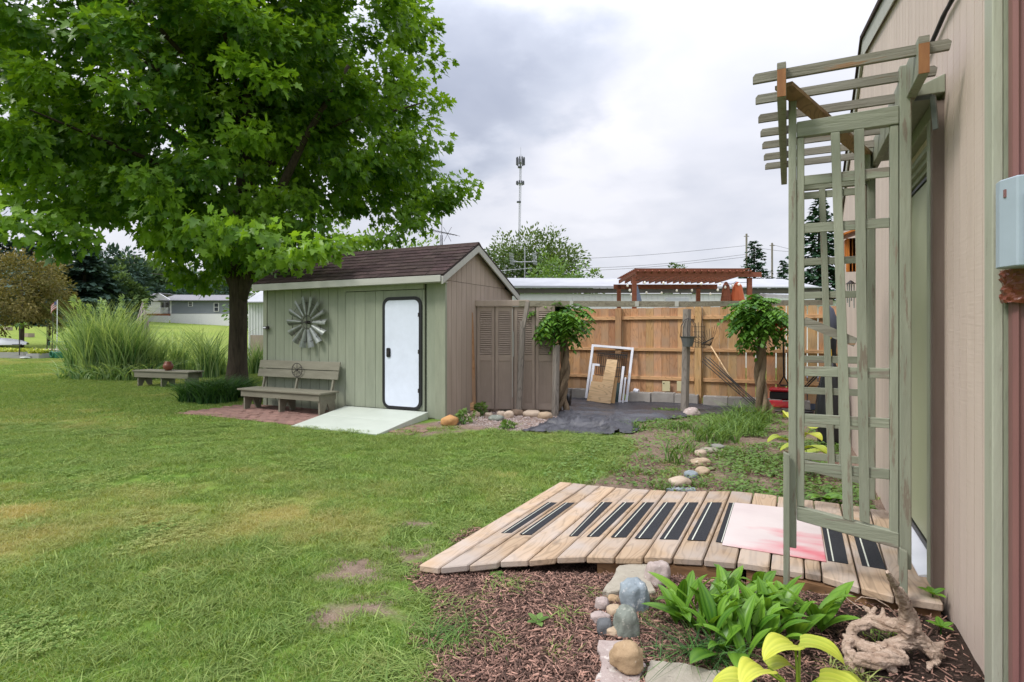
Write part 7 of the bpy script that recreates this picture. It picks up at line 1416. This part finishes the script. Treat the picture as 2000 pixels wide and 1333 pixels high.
def garden_left():
    def P(px, py, d): return Vector(at_d(px, py, d))
    rt, fw = Vector((cc, ss, 0)), Vector((-ss, cc, 0)); D = 28.6; k = D/FPX
    def gb(px, d): p = P(px, 648, d); p.z = g(p.x, p.y); return p
    # raised beds
    m_ply2 = flat('grey_bed_board', (.33, .33, .31), rough=.9); m_soil = flat('bed_soil', (.10, .075, .06), rough=.95)
    def bed(px0, px1, d, h, label, leafy=None, mt=m_ply2):
        a, b = P(px0, 648, d), P(px1, 648, d); c = (a+b)/2; z = g(c.x, c.y); T = thing('raised_bed', label, 'garden bed', (c.x, c.y, z)); T.rotation_euler = (0, 0, YAW); w = (px1-px0)/FPX*d/2
        for q in (((-w, -.5, -.1), (w, -.46, h)), ((-w, .46, -.1), (w, .5, h)), ((-w, -.46, -.1), (-w+.04, .46, h)), ((w-.04, -.46, -.1), (w, .46, h))): MB().box(*q).build('board', mt, T, local=True)
        MB().box((-w+.04, -.46, -.1), (w-.04, .46, h-.04)).build('soil', m_soil, T, local=True)
        if leafy is not None:
            r = np.random.default_rng(abs(int(px0))+9); n = 900; C = np.stack([r.uniform(-w, w, n), r.uniform(-.45, .45, n), h+r.random(n)*.16], 1); M_ = wmat(T); C = np.array([M_ @ Vector(c_) for c_ in C]); V, F, m = leaves(C, unit(n, r), unit(n, r)+[0, 0, 1.2], np.full(n, .11), 'oval'); tag(fast('seedling_rows', V, F, leafy, parent=None, rnd=np.repeat(r.random(n), m)), 'bright lettuce-green leaves filling the raised bed', kind='stuff')
    bed(-30, 62, 28.4, .20, 'long raised bed with bright green leaves at the left edge', m_hosta)
    bed(18, 68, 27.3, .10, 'low raised bed of bare soil in front of the green one'); bed(68, 92, 27.6, .22, 'small square planter box right of the bare soil bed', m_hosta)
    c = gb(40, 27.0); o = thing('white_board', 'white board lying on the grass before the raised beds', 'board', c); MB().box((c.x-.9, c.y-.12, c.z+.04), (c.x+.6, c.y+.12, c.z+.08)).build('board', m_white, o)
    c = gb(30, 31); o = thing('gravel_pad', 'pale pinkish gravel pad behind the raised beds', 'gravel pad', c); MB().prism([c-rt*2.8-fw*1.4, c+rt*1.6-fw*1.4, c+rt*2.2+fw*1.6, c-rt*2.8+fw*1.6], (0, 0, .10)).build('pad', flat('pink_gravel', (.46, .36, .31), rough=.95), o)
    # upturned white boat
    c = gb(8, 33.5); o = thing('boat', 'upturned white and grey rowing boat at the left edge', 'boat', c); V = []; F = []; n, m = 14, 9
    for i in range(n+1):
        q = i/n; w = .55*math.sin(math.pi*min(.98, .12+q*.86))**.6; h = .42*math.sin(math.pi*min(.97, .15+q*.82))**.5
        for j in range(m): a = math.pi*j/(m-1); V.append(c+rt*(-2.2+3.6*q)+fw*(-w*math.cos(a))+Vector((0, 0, .12+h*math.sin(a)**.7)))
    MB().add(V, [(i*m+j, i*m+j+1, (i+1)*m+j+1, (i+1)*m+j) for i in range(n) for j in range(m-1)]).build('hull', m_white, o, smooth=True); MB().beam(c-rt*2.2-fw*.56+Vector((0, 0, .10)), c+rt*1.3-fw*.3+Vector((0, 0, .12)), .04, .06).build('gunwale', m_iron, o)
    for px, pt_, lb in ((92, 634, 'short dark garden stake left of the flag'), (101, 612, 'tall leaning dark garden stake beside the flagpole'), (38, 632, 'thin sapling stake over the raised beds')):
        b = gb(px, 27.8); T = thing('garden_stake', lb, 'stake', b); t = P(px+(3 if px == 101 else 0), pt_, 27.8); MB().tube([b-Vector((0, 0, .1)), t], .022, 5).build('stake', m_iron, T)
        if px == 38: bushy('sapling', 'few leaves on the thin sapling above the raised beds', 'plant', (b.x, b.y, b.z), t.z-b.z, .2, m_mid, 6, 12, .12, 0, cz=.95, flatb=.8, seed=3, nm='foliage')
    b = gb(111, 30); T = thing('flagpole', 'white flagpole with a small striped flag over the garden', 'flagpole', b); t = P(112, 586, 30); MB().tube([b, t], .022, 6).build('pole', m_white, T)
    F_ = MB(); fl = P(111, 588, 30); V = []
    mr_, mw_, mbl = flat('flag_red', (.42, .06, .07)), flat('flag_white', (.62, .58, .6)), flat('flag_blue', (.06, .07, .2))
    for s in range(7):
        V = [];
        for i in range(7):
            q = i/6
            for e in (0, 1): V.append(fl-rt*(.30*q)+fw*(.05*math.sin(q*6))+Vector((0, 0, -.055*(s+e)-.34*q*q)))
        MB().add(V, [(2*i, 2*i+1, 2*i+3, 2*i+2) for i in range(6)]).build('flag_stripe', mr_ if s % 2 == 0 else mw_, T)
    MB().add([fl-fw*.01, fl-rt*.13-fw*.01+Vector((0, 0, -.06)), fl-rt*.13-fw*.01+Vector((0, 0, -.26)), fl-fw*.01+Vector((0, 0, -.2))], [(0, 1, 2, 3)]).build('flag_canton', mbl, T)
    m_gn = flat('green_plastic', (.03, .16, .09), rough=.4)
    c = gb(112, 27.6); T = thing('hose_reel', 'green plastic hose reel box beside the tall grass', 'hose reel', c); MB().box((c.x-.25, c.y-.2, c.z), (c.x+.28, c.y+.2, c.z+.32)).build('box', m_gn, T, bev=.03); MB().ring((c.x, c.y-.24, c.z+.2), (0, 1, 0), .14, .03, 18).build('coil', m_gn, T, smooth=True)
    c = gb(122, 29); T = thing('green_trellis', 'low green wire frame behind the hose reel', 'frame', c)
    for j in range(6): MB().tube([c+rt*(-.7+.28*j), c+rt*(-.7+.28*j)+Vector((0, 0, .75))], .012, 4).build('wire', m_gn, T)
    for z in (.3, .74): MB().tube([c-rt*.7+Vector((0, 0, z)), c+rt*.7+Vector((0, 0, z))], .012, 4).build('wire', m_gn, T)
    for px, py, w, lb in ((56, 642, 20, 'low brown trough lying on the far field'), (16, 628, 13, 'low dark planter under the golden tree')):
        d = 42 if py > 635 else 48; c = gb(px, d); T = thing('trough', lb, 'trough', c); MB().box((c.x-w/FPX*d/2, c.y-.2, c.z), (c.x+w/FPX*d/2, c.y+.2, c.z+.28)).build('side', m_taupe2, T); MB().box((c.x-w/FPX*d/2+.04, c.y-.16, c.z+.2805), (c.x+w/FPX*d/2-.04, c.y+.16, c.z+.285)).build('soil', m_soil, T)
    b = gb(277, 34); T = thing('wrapped_umbrella', 'closed greyish umbrella shaped cone standing in the field behind the tall grass', 'umbrella', b); t = P(279, 589, 34)
    MB().tube([b, t], .03, 6).build('pole', m_iron, T)
    for j in range(7): a = 6.283*j/7; MB().tube([b+Vector((math.cos(a)*.42, math.sin(a)*.42, .15)), b.lerp(t, .6)+Vector((math.cos(a)*.26, math.sin(a)*.26, 0)), t], [.09, .075, .02], 6).build('fold', flat('dusty_mauve_cloth', (.30, .24, .25), rough=.9), T, smooth=True)
garden_left()
print('objects', len(bpy.data.objects), 'tris', sum(len(o.data.polygons) for o in sc.objects if o.type == 'MESH'))
